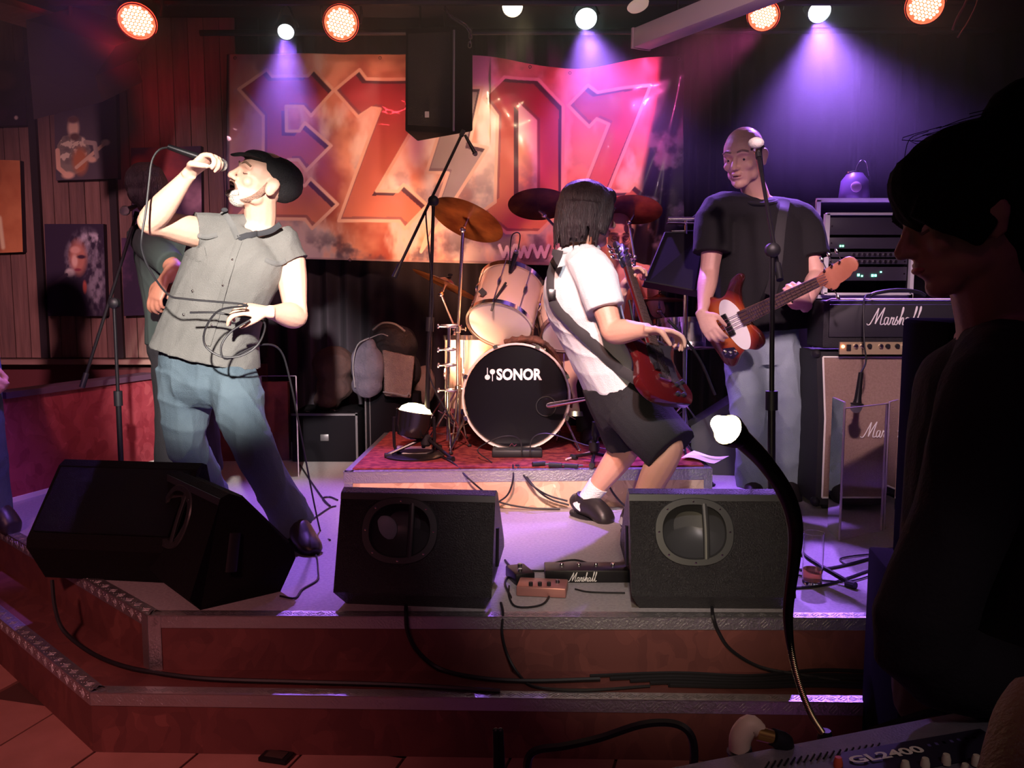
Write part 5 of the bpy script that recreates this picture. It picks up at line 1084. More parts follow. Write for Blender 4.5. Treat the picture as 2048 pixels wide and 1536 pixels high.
# singer's microphone in the raised hand
mic('black handheld microphone raised by the singer', px(338, 294, 3.10), px(455, 334, 3.14), .0125, .024)
# tom microphone clipped on the rack tom, kick microphone
mic('small black clip microphone on the rim of the tilted tom', px(1020, 545, 4.5), px(1034, 500, 4.45), .012, .014)
cable([px(1036, 500, 4.45), px(1040, 470, 4.45), px(1030, 466, 4.45), px(1022, 480, 4.46), px(1018, 545, 4.48)], .003, 'thin looped cable of the small clip microphone')
mic('silver microphone pointing into the bass drum', px(1182, 796, 4.22), px(1092, 812, 4.3), .012, .012, CHROME, silver=True)
b = pz(1188, 925, zr); mic_stand('short dark stand holding the bass drum microphone', b, px(1196, 800, b.y), (px(1240, 786, b.y + .02), px(1180, 797, 4.22)), zr, R(20), .13, .15, rr=.012)
cable([px(983, 622, 4.36), px(990, 600, 4.38), px(1012, 565, 4.42)], .006, 'short black rod slanting over the tilted tom', None, 'mic_arm', BLACKMET)
# music stand
b = Vector((px(1368, 890, 4.35).x, 4.35, S)); t = thing('music_stand', 'black music stand with slanted solid desk between the guitarist and the bassist', 'stand', b)
tl, tr, br_, bl = px(1330, 466, 4.42), px(1414, 464, 4.42), px(1392, 592, 4.25), px(1286, 572, 4.25); nn = (tr - tl).cross(bl - tl).normalized()
obj('desk', MB().prism([tl, tr, br_, bl], nn * .006), BLACKMET, t, smooth=False); obj('desk_rim', MB().tube([tl, tr, br_, bl, tl], .006, 8, 1), BLACKMET, t)
obj('lip', MB().prism([bl, br_, br_ - nn * .05, bl - nn * .05], (0, 0, -.006)), BLACKMET, t, smooth=False)
obj('pole', MB().rod(b + Vector((0, 0, .05)), px(1372, 560, 4.35), .0115), CHROME, t); tripod(t, b, .25, .2, .5, mtl=BLACKMET)
t = thing('stand_lamp', 'chrome clip-on reading lamp on top of the music stand', 'lamp', px(1370, 458, 4.42))
obj('tube', MB().rod(px(1336, 438, 4.42), px(1412, 438, 4.42), .010, 12), CHROME, t); obj('reflector', MB().loft([px(1334, 446, 4.42), px(1410, 447, 4.42)], [(.006, .03)] * 2, Vector((0, 0, 1)), 8, 1), CHROME, t)
obj('clip', MB().rod(px(1372, 442, 4.42), px(1372, 468, 4.41), .007, 8).rod(px(1343, 462, 4.42), px(1405, 461, 4.42), .004, 6), CHROME, t)
obj('swivel_arm', MB().tube([px(1380, 440, 4.42), px(1395, 428, 4.44), px(1408, 424, 4.42), px(1402, 436, 4.42)], .005, 8, 3), BLACKMET, t)
# ================================================================ STAGE GEAR
TOLEX = mat('black_tolex', (.014, .012, .017), .55, bump=.5, bscale=420); DURA = mat('speckled_black_paint', (.013, .012, .014), .32, bump=.9, bscale=210, spec=.9); GRILLE = mat('steel_grille', (.02, .02, .022), .4, .6, bump=1., bscale=500)
def wedge(label, loc, rz, s=1., mtl=DURA, sy=1., sz=1.):
    """monitor speaker: local x across, y away from the viewer, z up; origin at the front bottom middle"""
    t = thing('stage_monitor', label, 'loudspeaker', loc, rz, 'stage monitors along the front edge'); M_ = t.matrix_basis; T = lambda x, y, z: M_ @ Vector((x * s, y * s * sy, z * s * sz)); W = .27
    prof = [(.045, 0), (.0, .055), (.115, .375), (.145, .386), (.18, .37), (.37, .15), (.375, .12), (.33, 0)]
    # body without its back panel; the panel has an oval opening
    m = MB(); n = len(prof); tw_ = [.88] + [1] * 6 + [.88]; m.add([T(-W * k, y, z) for k, (y, z) in zip(tw_, prof)] + [T(W * k, y, z) for k, (y, z) in zip(tw_, prof)], [tuple(range(n)), tuple(range(2 * n - 1, n - 1, -1))] + [(n + i, n + (i + 1) % n, (i + 1) % n, i) for i in range(n) if i != 1])
    obj('cabinet', m, mtl, t, smooth=False)
    cx, cz, rx, rz_ = -.055, .63, .115, .29; N_ = 40; PT = lambda x, k, d=0.: T(x,  .115 * k + d, .055 + .32 * k)       # k runs up the panel
    inner = [(cx + rx * abs(math.cos(a)) ** .85 * math.copysign(1, math.cos(a)), cz + rz_ * abs(math.sin(a)) ** .85 * math.copysign(1, math.sin(a))) for a in [2 * PI * i / N_ for i in range(N_)]]
    outer = []
    for x, k in inner:
        dx, dk = x - cx, (k - cz) ; sx = ((W - cx) if dx > 0 else (W + cx)) / max(abs(dx), 1e-6); sk = ((1 - cz) if dk > 0 else cz) / max(abs(dk), 1e-6); q = min(sx, sk); outer.append((cx + dx * q, cz + dk * q))
    m = MB(); m.add([PT(*p) for p in inner] + [PT(*p) for p in outer], [(i, (i + 1) % N_, N_ + (i + 1) % N_, N_ + i) for i in range(N_)])
    for cxn, ckn in ((-W, 0), (W, 0), (W, 1), (-W, 1)):     # corners
        js = sorted(range(N_), key=lambda i: (outer[i][0] - cxn) ** 2 + ((outer[i][1] - ckn) * .32) ** 2)[:6]
        a_i = [i for i in js if abs(abs(outer[i][0]) - W) < 1e-6]; b_i = [i for i in js if abs(outer[i][1] - ckn) < 1e-6 or abs(outer[i][1] - ckn) < 1e-6]
        if a_i and b_i: m.add([PT(*outer[a_i[0]]), PT(*outer[b_i[0]]), PT(cxn, ckn)], [(0, 1, 2)])
    obj('back_panel', m, mtl, t, smooth=False)
    hc_ = obj('handle_cup', MB().add([PT(*p) for p in inner] + [PT(cx + (p[0] - cx) * .86, cz + (p[1] - cz) * .86, .03) for p in inner] + [PT(cx + (p[0] - cx) * .5, cz + (p[1] - cz) * .5, .07) for p in inner] + [PT(cx, cz, .075)],
        [((i + 1) % N_, i, N_ + i, N_ + (i + 1) % N_) for i in range(N_)] + [(N_ + (i + 1) % N_, N_ + i, 2 * N_ + i, 2 * N_ + (i + 1) % N_) for i in range(N_)] + [(2 * N_ + (i + 1) % N_, 2 * N_ + i, 3 * N_) for i in range(N_)]), mat('handle_plastic', (.045, .045, .05), .35), t)
    rim = []; m = MB()
    for f_, d in ((1.16, -.001), (1.13, -.006), (.93, -.006), (.9, .004)): rim += [PT(cx + (p[0] - cx) * f_, cz + (p[1] - cz) * f_, d) for p in inner]
    m.add(rim, [(j * N_ + (i + 1) % N_, j * N_ + i, (j + 1) * N_ + i, (j + 1) * N_ + (i + 1) % N_) for j in range(3) for i in range(N_)]); ri = obj('handle_rim', m, mat('handle_rim_plastic', (.03, .03, .032), .4), t)
    obj('grip_bar', MB().loft([PT(cx + .038, cz + .27, .0), PT(cx + .04, cz, -.004), PT(cx + .038, cz - .27, .0)], [(.011 * s, .007 * s)] * 3, (M_.to_3x3() @ Vector((1, 0, 0))), 10, 3), mat('handle_rim_plastic', (.03, .03, .032), .4), ri)
    for i in range(0, N_, 5): obj('screw', MB().lathe(PT(cx + (inner[i][0] - cx) * 1.03, cz + (inner[i][1] - cz) * 1.03, -.006), M_.to_3x3() @ Vector((0, -1, 0)), [(.0035, 0), (.0035, .001), (.001, .0015)], 8), CHROME, ri)
    obj('top_strip', MB().prism([PT(-W, .93, -.001), PT(W, .93, -.001), PT(W, .995, -.001), PT(-W, .995, -.001)], M_.to_3x3() @ Vector((0, -.002, 0))), mat('strip_grey', (.035, .034, .037), .4), t, smooth=False)
    g_ = [T(-W + .02, .19, .362), T(W - .02, .19, .362), T(W - .02, .358, .172), T(-W + .02, .358, .172)]; obj('grille', MB().prism(g_, M_.to_3x3() @ Vector((0, .006, .006))), GRILLE, t, smooth=False)
    for sx in (-1, 1):
        obj('side_handle', MB().loft([T(sx * (W + .002), .14, .12), T(sx * (W + .002), .16, .25)], [(.02 * s, .006 * s)] * 2, M_.to_3x3() @ Vector((0, 1, 0)), 12, 2), BLACKRUB, t)
    for sx in (-.2, .2):
        for y_ in (.07, .30): obj('rubber_foot', MB().lathe(T(sx, y_, .008), (0, 0, -1), [(.012, 0), (.010, .008)], 10), BLACKRUB, t)
    return t
BLKSHADE = mat('shaded_black_paint', (.007, .006, .007), .8, bump=.5, bscale=260, spec=.15)  # darker, duller copy of the monitor paint: shade put into the colour
def floorp(x, y): p = pz(x, y, S); return p
a = pz(682, 1222, S); b = pz(965, 1222, S); w1 = (b - a).length
m1 = wedge('black floor monitor showing a pale disc in its handle, between the singer and the guitarist', ((a.x + b.x) / 2, a.y - .0, S), R(-6), .345 / .375 * 1.02)
obj('driver_magnet', MB().lathe(px(768, 1058, 2.80), (0, -1, .15), [(.044, -.01), (.044, .006), (.035, .012), (.001, .013)], 24), mat('magnet_blue_grey', (.30, .40, .42), .5), m1)
a = pz(1275, 1222, S); b = pz(1590, 1222, S)
m2 = wedge('black floor monitor with a shiny speckled left side, in front of the bassist', (px(1424, 1222, a.y).x, a.y - .02, S), R(-1.), .345 / .375 * 1.03)
def ridge_place(pt, th, s_, lx):
    c_, n_ = math.cos(th), math.sin(th); x_, y_ = lx * s_, .15 * s_; return (pt.x - (c_ * x_ - n_ * y_), pt.y - (n_ * x_ + c_ * y_), S)
rp = pz(400, 1003, S + .36) + Vector((.07, .08, 0))
m3 = wedge('black floor monitor seen from its end, below the singer', ridge_place(rp, R(-50), .95, .27), R(-50), .95, BLKSHADE)
rp = pz(128, 922, S + .38)
m4 = wedge('black floor monitor at the left end, standing behind another', ridge_place(rp, R(172), 1., .27), R(172), 1., BLKSHADE)

# ---------------- amplifiers
MS = mat('amp_gold_panel', (.55, .42, .25), .35, .4); PIPE = mat('piping_white', (.8, .75, .7), .5); CLOTHT = mat('grille_cloth_tan', (.40, .25, .2), .85, bump=.9, bscale=420, color2=(.48, .31, .25), scale=120)
YA = 3.92
c0 = px(1637, 1030, 3.87); xl = px(1640, 900, YA).x; t = thing('speaker_cabinet', 'large amplifier cabinet with tan grille cloth and script lettering', 'loudspeaker', (xl + .38, YA, S))
Wc, Hc = .76, .70
m = MB(); x0, x1 = xl - .008, xl + Wc
prof = [(0, 0), (0, .40), (.06, Hc), (.36, Hc), (.36, 0)]
obj('cabinet', MB().add([(x0, YA + y + .012, S + .03 + z) for y, z in prof] + [(x1, YA + y + .012, S + .03 + z) for y, z in prof], [(4, 3, 2, 1, 0), (5, 6, 7, 8, 9)] + [(i, (i + 1) % 5, 5 + (i + 1) % 5, 5 + i) for i in range(5)]), TOLEX, t, smooth=False)
i0, i1 = x0 + .028, x1 - .028; zb_, zm_, zt_ = S + .065, S + .43, S + .03 + Hc - .025
fy = lambda z: YA + .012 + (0 if z <= S + .43 else .06 * (z - S - .43) / (Hc - .4))
obj('grille_cloth', MB().add([(i0, fy(zb_) - .004, zb_), (i1, fy(zb_) - .004, zb_), (i0, fy(zm_) - .004, zm_), (i1, fy(zm_) - .004, zm_), (i0, fy(zt_) - .004, zt_), (i1, fy(zt_) - .004, zt_)], [(0, 1, 3, 2), (2, 3, 5, 4)]), CLOTHT, t, smooth=False)
m = MB()
for P_ in ([(i0, zb_), (i0, zm_), (i0, zt_)], [(i1, zb_), (i1, zm_), (i1, zt_)], [(i0, zb_), (i1, zb_)], [(i0, zt_), (i1, zt_)]): m.tube([(x, fy(z) - .006, z) for x, z in P_], .0045, 6, 1)
obj('piping', m, PIPE, t)
p = px(1722, 876, YA); obj('script_lettering', script_mb((p.x, YA + .002, p.z), (1, 0, 0), (0, 0, 1), .25), WPR, t)
for xx in (x0 + .06, x1 - .06):
    for yy in (.06, .32): obj('caster', MB().lathe((xx - .012, YA + yy, S + .018), (1, 0, 0), [(.017, 0), (.017, .024)], 14), BLACKRUB, t)
for xx in (x0, x1):
    for zz in (S + .045, S + .03 + Hc - .01): obj('corner_protector', MB().ell((xx, YA + (.02 if zz < 1 else .075), zz), (.022, .03, .022), None, 10, 6), BLACKRUB, t)
# amp head
zh = S + .03 + Hc + .008; xh = px(1651, 640, YA).x; Wh, Hh = .72, .285
hz0 = px(1700, 716, YA).z; hz0 = zh; hz1 = px(1700, 600, YA).z; Hh = hz1 - hz0
t = thing('amplifier_head', 'amplifier head with script lettering and a row of knobs, on the tan cabinet', 'amplifier', (xh + Wh / 2, YA, zh))
obj('cabinet', MB().box((xh + Wh / 2, YA + .14, (hz0 + hz1) / 2 + .004), (Wh, .22, Hh - .008)), TOLEX, t, bevel=.014)
zc = px(1700, 697, YA).z; obj('front_fascia', MB().box((xh + Wh / 2, YA + .026, (zc + .03 + hz1 - .02) / 2 + .01), (Wh - .05, .01, hz1 - zc - .07)), mat('fascia_black', (.02, .017, .025), .6), t, bevel=.003)
cp = obj('control_panel', MB().box((xh + Wh / 2 + .01, YA + .022, zc), (Wh - .13, .012, .056)), MS, t, smooth=False)
for i in range(17):
    x = xh + .145 + i * .031 + (.02 if i > 2 else 0) + (.012 if i > 4 else 0)
    if x < xh + Wh - .09: obj('knob', MB().lathe((x, YA + .016, zc + .01), (0, -1, 0), [(.0105, 0), (.0105, .008), (.008, .014), (.0075, .0145)], 14), CHROME if i in (0, 1, 3, 6) else BLACKRUB, cp)
obj('pilot_lamp', MB().ell((xh + .088, YA + .012, zc + .008), (.008, .006, .008), None, 10, 8), mat('pilot_red', (.8, .1, .05), .3, emit=(1, .25, .12), es=6), cp)
obj('switch', MB().box((xh + .113, YA + .012, zc + .004), (.018, .012, .026)), BLACKRUB, cp)
p = px(1736, 651, YA); obj('script_lettering', script_mb((p.x, YA + .017, p.z), (1, 0, 0), (0, 0, 1), .27), WPR, t)
obj('piping', MB().tube([(xh + .01, YA + .03, hz1 - .006), (xh + .03, YA + .022, hz1 + .003), (xh + Wh - .02, YA + .022, hz1 + .003)], .004, 6, 1), PIPE, t)
obj('carrying_handle', MB().tube([px(1740, 592, YA + .1), px(1752, 586, YA + .1), px(1795, 580, YA + .1), px(1835, 584, YA + .1), px(1850, 592, YA + .1)], .009, 8, 3), BLACKRUB, t)
for xx in (xh + .08, xh + Wh - .08): obj('rubber_foot', MB().lathe((xx, YA + .1, zh), (0, 0, -1), [(.012, 0), (.010, .008)], 10), BLACKRUB, t)
# rack on a black cabinet behind
YR = 4.62; rz0 = px(1700, 596, YR).z; x0, x1 = px(1637, 600, YR).x, px(1830, 600, YR).x
t = thing('speaker_cabinet', 'plain black cabinet behind the amplifier head, carrying the flight case rack', 'loudspeaker', ((x0 + x1) / 2, YR, S))
obj('cabinet', MB().box(((x0 + x1) / 2 + .02, YR + .28, (S + rz0 - .01) / 2 + .005), (x1 - x0 + .06, .4, rz0 - .015 - S)), TOLEX, t, bevel=.01)
obj('edge_strip', MB().box((x0 + .005, YR + .078, (S + rz0) / 2 + .1), (.008, .006, .7)), ALU, t)
t = thing('rack_case', 'aluminium edged flight case rack with open front above the amplifier head', 'rack', ((x0 + x1) / 2, YR, rz0))
rz1 = px(1700, 402, YR + .1).z
obj('case_body', MB().box(((x0 + x1) / 2, YR + .49, (rz0 + rz1) / 2), (x1 - x0, .04, rz1 - rz0 - .01)).box(((x0 + x1) / 2, YR + .28, rz1 - .006), (x1 - x0 - .01, .42, .012)).box(((x0 + x1) / 2, YR + .28, rz0 + .006), (x1 - x0 - .01, .42, .012)).box((x0 + .006, YR + .28, (rz0 + rz1) / 2), (.012, .42, rz1 - rz0 - .02)).box((x1 - .006, YR + .28, (rz0 + rz1) / 2), (.012, .42, rz1 - rz0 - .02)), mat('case_black', (.03, .025, .04), .6), t, smooth=False)
EDGE = mat('case_edge_aluminium', (.85, .8, .85), .35, .1)
m = MB()
for (ya, xa, xb, za, zb2) in ((YR + .06, x0, x1, rz0, rz1),):
    m.box(((xa + xb) / 2, ya, zb2), (xb - xa + .018, .024, .02)); m.box(((xa + xb) / 2, ya, za + .007), (xb - xa + .018, .024, .02)); m.box((xa, ya, (za + zb2) / 2), (.022, .024, zb2 - za)); m.box((xb, ya, (za + zb2) / 2), (.022, .024, zb2 - za))
obj('edge_profile', m, EDGE, t, smooth=False)
m = MB(); xa, xb = x0 + .024, x1 - .03; za, zb2 = rz0 + .022, px(1700, 428, YR).z
m.box(((xa + xb) / 2, YR, zb2), (xb - xa, .03, .012)).box(((xa + xb) / 2, YR, za), (xb - xa, .03, .012)).box((xa + .004, YR, (za + zb2) / 2), (.024, .03, zb2 - za)).box((xb, YR, (za + zb2) / 2), (.014, .03, zb2 - za)); obj('inner_frame', m, EDGE, t, smooth=False)
UNIT = mat('rack_unit_face', (.05, .04, .065), .4); LEDG = mat('led_green', (.1, .8, .4), .4, emit=(.15, 1, .5), es=5)
def unit(label, y0, y1, knobs=0, leds=(), ears=True, face=UNIT):
    z1_, z0_ = px(1700, y0, YR).z, px(1700, y1, YR).z; xm = (xa + xb) / 2
    u_ = thing('rack_unit', label, 'audio unit', (xm, YR, z0_), 0, 'rack units'); obj('front_plate', MB().box((xm + .004, YR + .012, (z0_ + z1_) / 2), (xb - xa - .04, .006, z1_ - z0_ - .004)), face, u_, bevel=.001)
    obj('chassis', MB().box((xm, YR + .14, (z0_ + z1_) / 2), (xb - xa - .07, .25, z1_ - z0_ - .008)), BLACKPAINT, u_, smooth=False)
    for x_, y_, r_ in leds: obj('indicator_light', MB().box(px(x_, y_, YR + .006), (r_, .006, r_ * 1.3)), LEDG, u_, smooth=False)
    for i in range(knobs): obj('knob', MB().lathe(px(1706 + i * 10.5, (y0 + y1) / 2, YR + .01), (0, -1, 0), [(.008, 0), (.008, .012)], 10), CHROME, u_)
    for x_ in (xa + .035, xb - .03): obj('rack_screw', MB().lathe((x_, YR + .009, (z0_ + z1_) / 2), (0, -1, 0), [(.005, 0), (.005, .003)], 8), CHROME, u_)
unit('blank violet rack panel, topmost in the flight case', 434, 470)
unit('rack unit with two upright green lights', 474, 498, 0, ((1681, 492, .007), (1686, 492, .007)))
unit('rack unit with a row of small knobs under the green lights', 503, 515, 9); unit('rack unit with a row of small knobs, the lower of two alike', 517, 529, 9)
unit('rack unit with three round green lights at the foot of the flight case', 533, 562, 0, ((1717, 550, .010), (1724, 552, .007), (1745, 551, .010), (1751, 551, .009), (1762, 544, .006)))
# lantern on the rack
lc = px(1708, 396, YR + .15); t = thing('lantern', 'small lantern with wire handle and round face on top of the flight case', 'lantern', (lc.x, lc.y, rz1))
obj('body', MB().lathe((lc.x, lc.y, rz1 + .001), (0, 0, 1), [(.075, 0), (.08, .02), (.07, .11), (.05, .135), (.04, .15)], 24), mat('lantern_violet', (.10, .06, .14), .4), t)
obj('round_face', MB().lathe(px(1712, 374, YR + .07), (0, -1, .1), [(.028, 0), (.028, .006), (.02, .009)], 20), mat('lantern_face', (.55, .35, .5), .5), t)
obj('wire_handle', MB().tube([px(1710, 348, lc.y), px(1715, 330, lc.y), px(1724, 320, lc.y), px(1733, 326, lc.y), px(1738, 352, lc.y)], .0025, 6, 4), CHROME, t)
obj('lid', MB().lathe((lc.x - .01, lc.y, rz1 + .15), (0, 0, 1), [(.035, 0), (.035, .008), (.01, .014)], 18), CHROME, t)

# ---------------- PA loudspeakers right of the stage
xs = px(1757, 1200, 2.2).x; zs2 = pz(1757, 1142, 0).z; zsub = px(1757, 1142, 2.2).z
t = thing('subwoofer', 'large black bass cabinet on the floor before the stage, under the tall loudspeaker', 'loudspeaker', (xs + .36, 1.85, 0))
obj('cabinet', MB().prism([(xs, 2.06, .0), (xs + .62, 1.86, 0), (xs + .72, 2.30, 0), (xs + .06, 2.42, 0)], (0, 0, zsub)), mat('sub_black', (.006, .005, .006), .95, spec=.05), t, bevel=.006)
obj('grille', MB().prism([(xs + .03, 2.045, .04), (xs + .59, 1.865, .04), (xs + .59, 1.865, zsub - .04), (xs + .03, 2.045, zsub - .04)], (-.004, -.012, 0)), GRILLE, t, smooth=False)
xp0 = px(1802, 900, 2.3).x; xp1 = px(1942, 900, 2.3).x; zp1 = px(1850, 637, 2.3).z
t = thing('pa_loudspeaker', 'tall black loudspeaker box behind the woman, standing on the bass cabinet', 'loudspeaker', (xp0 + .15, 2.3, zsub))
obj('cabinet', MB().prism([(xp0, 2.08, zsub + .001), (xp0 + .34, 2.0, zsub + .001), (xp0 + .36, 2.25, zsub + .001), (xp0 + .012, 2.36, zsub + .001)], (0, 0, zp1 - zsub)), mat('pa_black', (.004, .003, .004), .95, spec=.04), t, bevel=.014)
obj('grille', MB().prism([(xp0 + .02, 2.07, zsub + .03), (xp0 + .32, 2.0, zsub + .03), (xp0 + .32, 2.0, zp1 - .03), (xp0 + .02, 2.07, zp1 - .03)], (-.004, -.01, 0)), GRILLE, t, smooth=False)
# hanging loudspeaker
Yh = 4.75; A4 = [px(811, 56, Yh), px(906, 52, Yh - .04), px(906, 268, Yh - .04), px(810, 262, Yh)]
t = thing('hanging_loudspeaker', 'black loudspeaker box hanging on a chain before the banner', 'loudspeaker', A4[3])
bk = [A4[0] + Vector((.03, .32, 0)), px(946, 56, Yh + .22), px(946, 262, Yh + .22), A4[3] + Vector((.03, .32, 0))]
obj('cabinet', MB().hexa([A4[3], A4[2], bk[2], bk[3]], [A4[0], A4[1], bk[1], bk[0]]), mat('pa_black', (.004, .003, .004), .95, spec=.04), t, bevel=.008)
nf = Vector((-.03, -.012, 0)); q = [A4[0] * .94 + A4[2] * .06, A4[1] * .94 + A4[3] * .06, A4[2] * .94 + A4[0] * .06, A4[3] * .94 + A4[1] * .06]
obj('grille', MB().prism([p - Vector((0, .004, 0)) for p in q], (0, -.008, 0)), GRILLE, t, smooth=False)
obj('badge', MB().box(px(854, 229, Yh - .04), (.022, .004, .03)), mat('badge_grey', (.3, .28, .3), .4), t); obj('corner_bar', MB().rod(px(908, 60, Yh - .05), px(907, 262, Yh - .05), .006, 8), mat('bar_grey', (.12, .11, .13), .4), t)
ch = MB(); cp_ = [px(x, y, Yh) for x, y in catmull([(905, 35, 0), (918, 42, 0), (932, 52, 0), (940, 66, 0), (940, 92, 0)], 4) for y in (y,)] if False else [px(q[0], q[1], Yh) for q in catmull([(890, 18, 0), (905, 35, 0), (920, 44, 0), (934, 54, 0), (941, 68, 0), (939, 94, 0)], 3)]
for i in range(len(cp_) - 1):
    d = (cp_[i + 1] - cp_[i]); c = (cp_[i] + cp_[i + 1]) / 2; e = d.normalized(); s_ = Vector((0, 1, 0)) if i % 2 else e.cross(Vector((0, 1, 0)))
    ch.tube([c + e * .016 + s_ * .004, c + e * .011 + s_ * .008, c - e * .011 + s_ * .008, c - e * .016 + s_ * .004, c - e * .016 - s_ * .004, c - e * .011 - s_ * .008, c + e * .011 - s_ * .008, c + e * .016 - s_ * .004, c + e * .016 + s_ * .004], .0026, 6, 1)
single('chain', ch, CHROME, 'steel chain hanging beside the loudspeaker before the banner', 'chain')
for xx, yy in ((840, 56), (890, 56)): obj('hanging_strap', MB().rod(px(xx, yy, Yh + .1), px(xx, -20, Yh + .1), .006, 6), BLACKMET, t)
# dark box hung from the ceiling on the left
Yq = 4.35; F4 = [px(-5, 140, Yq), px(190, 150, Yq + .1), px(204, 204, Yq + .1), px(68, 239, Yq)]
top4 = [px(20, 20, Yq + .1), px(240, 88, Yq + .25)]
t = thing('ceiling_loudspeaker', 'dark wedge shaped box hung under the ceiling above the guitarist print', 'loudspeaker', px(130, 200, Yq + .2))
m = MB(); P_ = [px(60, 150, Yq), px(52, 40, Yq), px(232, 92, Yq + .15), px(190, 152, Yq + .1), px(204, 204, Yq + .1), px(68, 239, Yq)]
m.prism(P_, (.02, .45, .2)); obj('cabinet', m, mat('ceiling_box', (.010, .005, .007), .9), t, smooth=False)
obj('bracket', MB().rod(px(140, 90, Yq + .3), px(140, -60, Yq + .3), .012, 8), BLACKMET, t)

# ---------------- lamps
def led_par(label, x, y, Y, r, aim, dim=1.):
    c = px(x, y, Y); d = vec(aim).normalized(); t = thing('led_par_lamp', label, 'stage lamp', c, 0, 'red stage lamps')
    obj('housing', MB().lathe(c, d, [(r * .5, -.16), (r * .85, -.13), (r, -.04), (r * 1.03, .0), (r * 1.08, .02), (r, .02), (r * .98, -.01)], 28), BLACKMET, t)
    obj('rim', MB().ring(c + d * .012, d, r * 1.02, .006, 28, 6), mat('rim_red_glow', (.6, .05, .03), .3, emit=(1, .05, .02), es=3), t)
    ln = obj('lens', MB().lathe(c + d * .002, d, [(r * .97, 0), (r * .95, .003), (.001, .004)], 28), mat('lens_red', (.8, .1, .05), .4, emit=(1, .07, .03), es=2.6 * dim), t)
    m = MB(); u_, v_ = d.orthogonal().normalized(), None; v_ = d.cross(u_); k = 0; st_ = r * .215
    for i in range(-5, 6):
        for j in range(-5, 6):
            X_, Y_ = (i + .5 * (j % 2)) * st_, j * st_ * .87
            if math.hypot(X_, Y_) < r * .86: m.lathe(c + d * .006 + u_ * X_ + v_ * Y_, d, [(st_ * .42, 0), (st_ * .3, .004), (.0005, .005)], 7)
    tag(obj('led_array', m, mat('led_hot', (1, .8, .6), .4, emit=(1, .5, .30), es=7), ln), kind='stuff')
    sd = d.cross(Vector((0, 0, 1))).normalized()
    obj('yoke', MB().tube([c - d * .06 + sd * (r + .012), c - d * .06 + sd * (r + .015) + Vector((0, 0, .1)), c - d * .06 + Vector((0, 0, .15)), c - d * .06 - sd * (r + .015) + Vector((0, 0, .1)), c - d * .06 - sd * (r + .012)], .007, 8, 2), BLACKMET, t)
    return t
led_par('red glowing lamp, leftmost on the pipe, over the panelled wall', 275, 41, 4.5, .088, (.1, -.75, -.62))
led_par('red glowing lamp between the left violet lamp and the hanging loudspeaker', 682, 46, 4.6, .082, (.12, -.93, -.25))
led_par('red glowing lamp just right of the pale ceiling channel', 1527, 30, 4.6, .074, (-.3, -.8, -.5))
led_par('red glowing lamp cut by the top edge near the right end', 1850, 10, 4.5, .086, (-.3, -.85, -.45))
def spot_lamp(label, x, y, Y, r, col, es, aim, group='small white hot stage lamps'):
    c = px(x, y, Y); d = vec(aim).normalized(); t = thing('spot_lamp', label, 'stage lamp', c, 0, group)
    obj('housing', MB().lathe(c, d, [(r * .5, -.14), (r * 1.1, -.1), (r * 1.15, .012), (r * 1.02, .014), (r * 1.0, -.004)], 22), BLACKMET, t)
    obj('lens', MB().lathe(c - d * .004, d, [(r, 0), (r * .9, .008), (r * .5, .016), (.001, .018)], 22), mat('lens_%s' % label[:9], (.8, .8, .9), .3, emit=col, es=es), t)
    sd = d.cross(Vector((0, 0, 1))).normalized(); obj('yoke', MB().tube([c - d * .05 + sd * (r + .02), c - d * .05 + Vector((0, 0, .12)), c - d * .05 - sd * (r + .02)], .006, 8, 3), BLACKMET, t)
spot_lamp('violet glowing lamp above the first letter of the banner', 572, 62, 4.9, .042, (.8, .95, 1), 14, (.1, -.75, -.6))
spot_lamp('cream glowing lamp cut by the top edge above the hanging chain', 1025, 12, 4.7, .052, (1, .82, .5), 11, (0, -.85, -.5))
spot_lamp('cyan white glowing lamp above the middle letters of the banner', 1172, 36, 4.85, .056, (.75, 1, .92), 13, (0, -.8, -.6))
spot_lamp('violet white glowing lamp above the cropped haired bassist', 1638, 22, 4.85, .058, (.8, .95, 1), 14, (0, -.8, -.6))
c = px(1276, 10, 4.4); t = thing('ceiling_downlight', 'flat unlit lamp dish with a faint added glow at the top edge beside the ceiling channel', 'lamp', c); obj('dish', MB().lathe(c, (.25, -.3, -.9), [(.055, 0), (.05, .01), (.02, .02)], 20), mat('dish_cream_glow', (.6, .48, .36), .4, emit=(1, .7, .5), es=.25), t); obj('stem', MB().rod(c, c + Vector((0, 0, .25)), .008), BLACKMET, t)  # faint emission gives the unlit dish a glow of its own
# pale channel under the ceiling
pa, pb = px(1284, 78, 3.6), px(1560, -30, 2.9); t = thing('fluorescent_fixture', 'long pale box shaped light fitting running out of the top of the picture', 'lamp', pa)
obj('housing', MB().loft([pa, pb], [(.043, .036)] * 2, Vector((0, 0, 1)), 4, 1) if False else MB().box((pa + pb) / 2, ((pb - pa).length, .085, .075), axes=((pb - pa).normalized(), (pb - pa).normalized().cross(Vector((0, 0, 1))).normalized(), ((pb - pa).normalized().cross(Vector((0, 0, 1))).normalized()).cross((pb - pa).normalized()))), mat('fitting_white', (.62, .48, .52), .35), t, bevel=.006)
ee = (pb - pa).normalized(); obj('end_cap', MB().box(pa - ee * .006, (.012, .09, .08), axes=(ee, ee.cross(Vector((0, 0, 1))).normalized(), ee.cross(Vector((0, 0, 1))).normalized().cross(ee))), mat('cap_pink', (.55, .36, .4), .4), t, bevel=.003)
for k in (.3, .75): p = pa.lerp(pb, k); obj('hanger', MB().rod(p, (p.x, p.y, 3.05), .004, 6), BLACKMET, t)
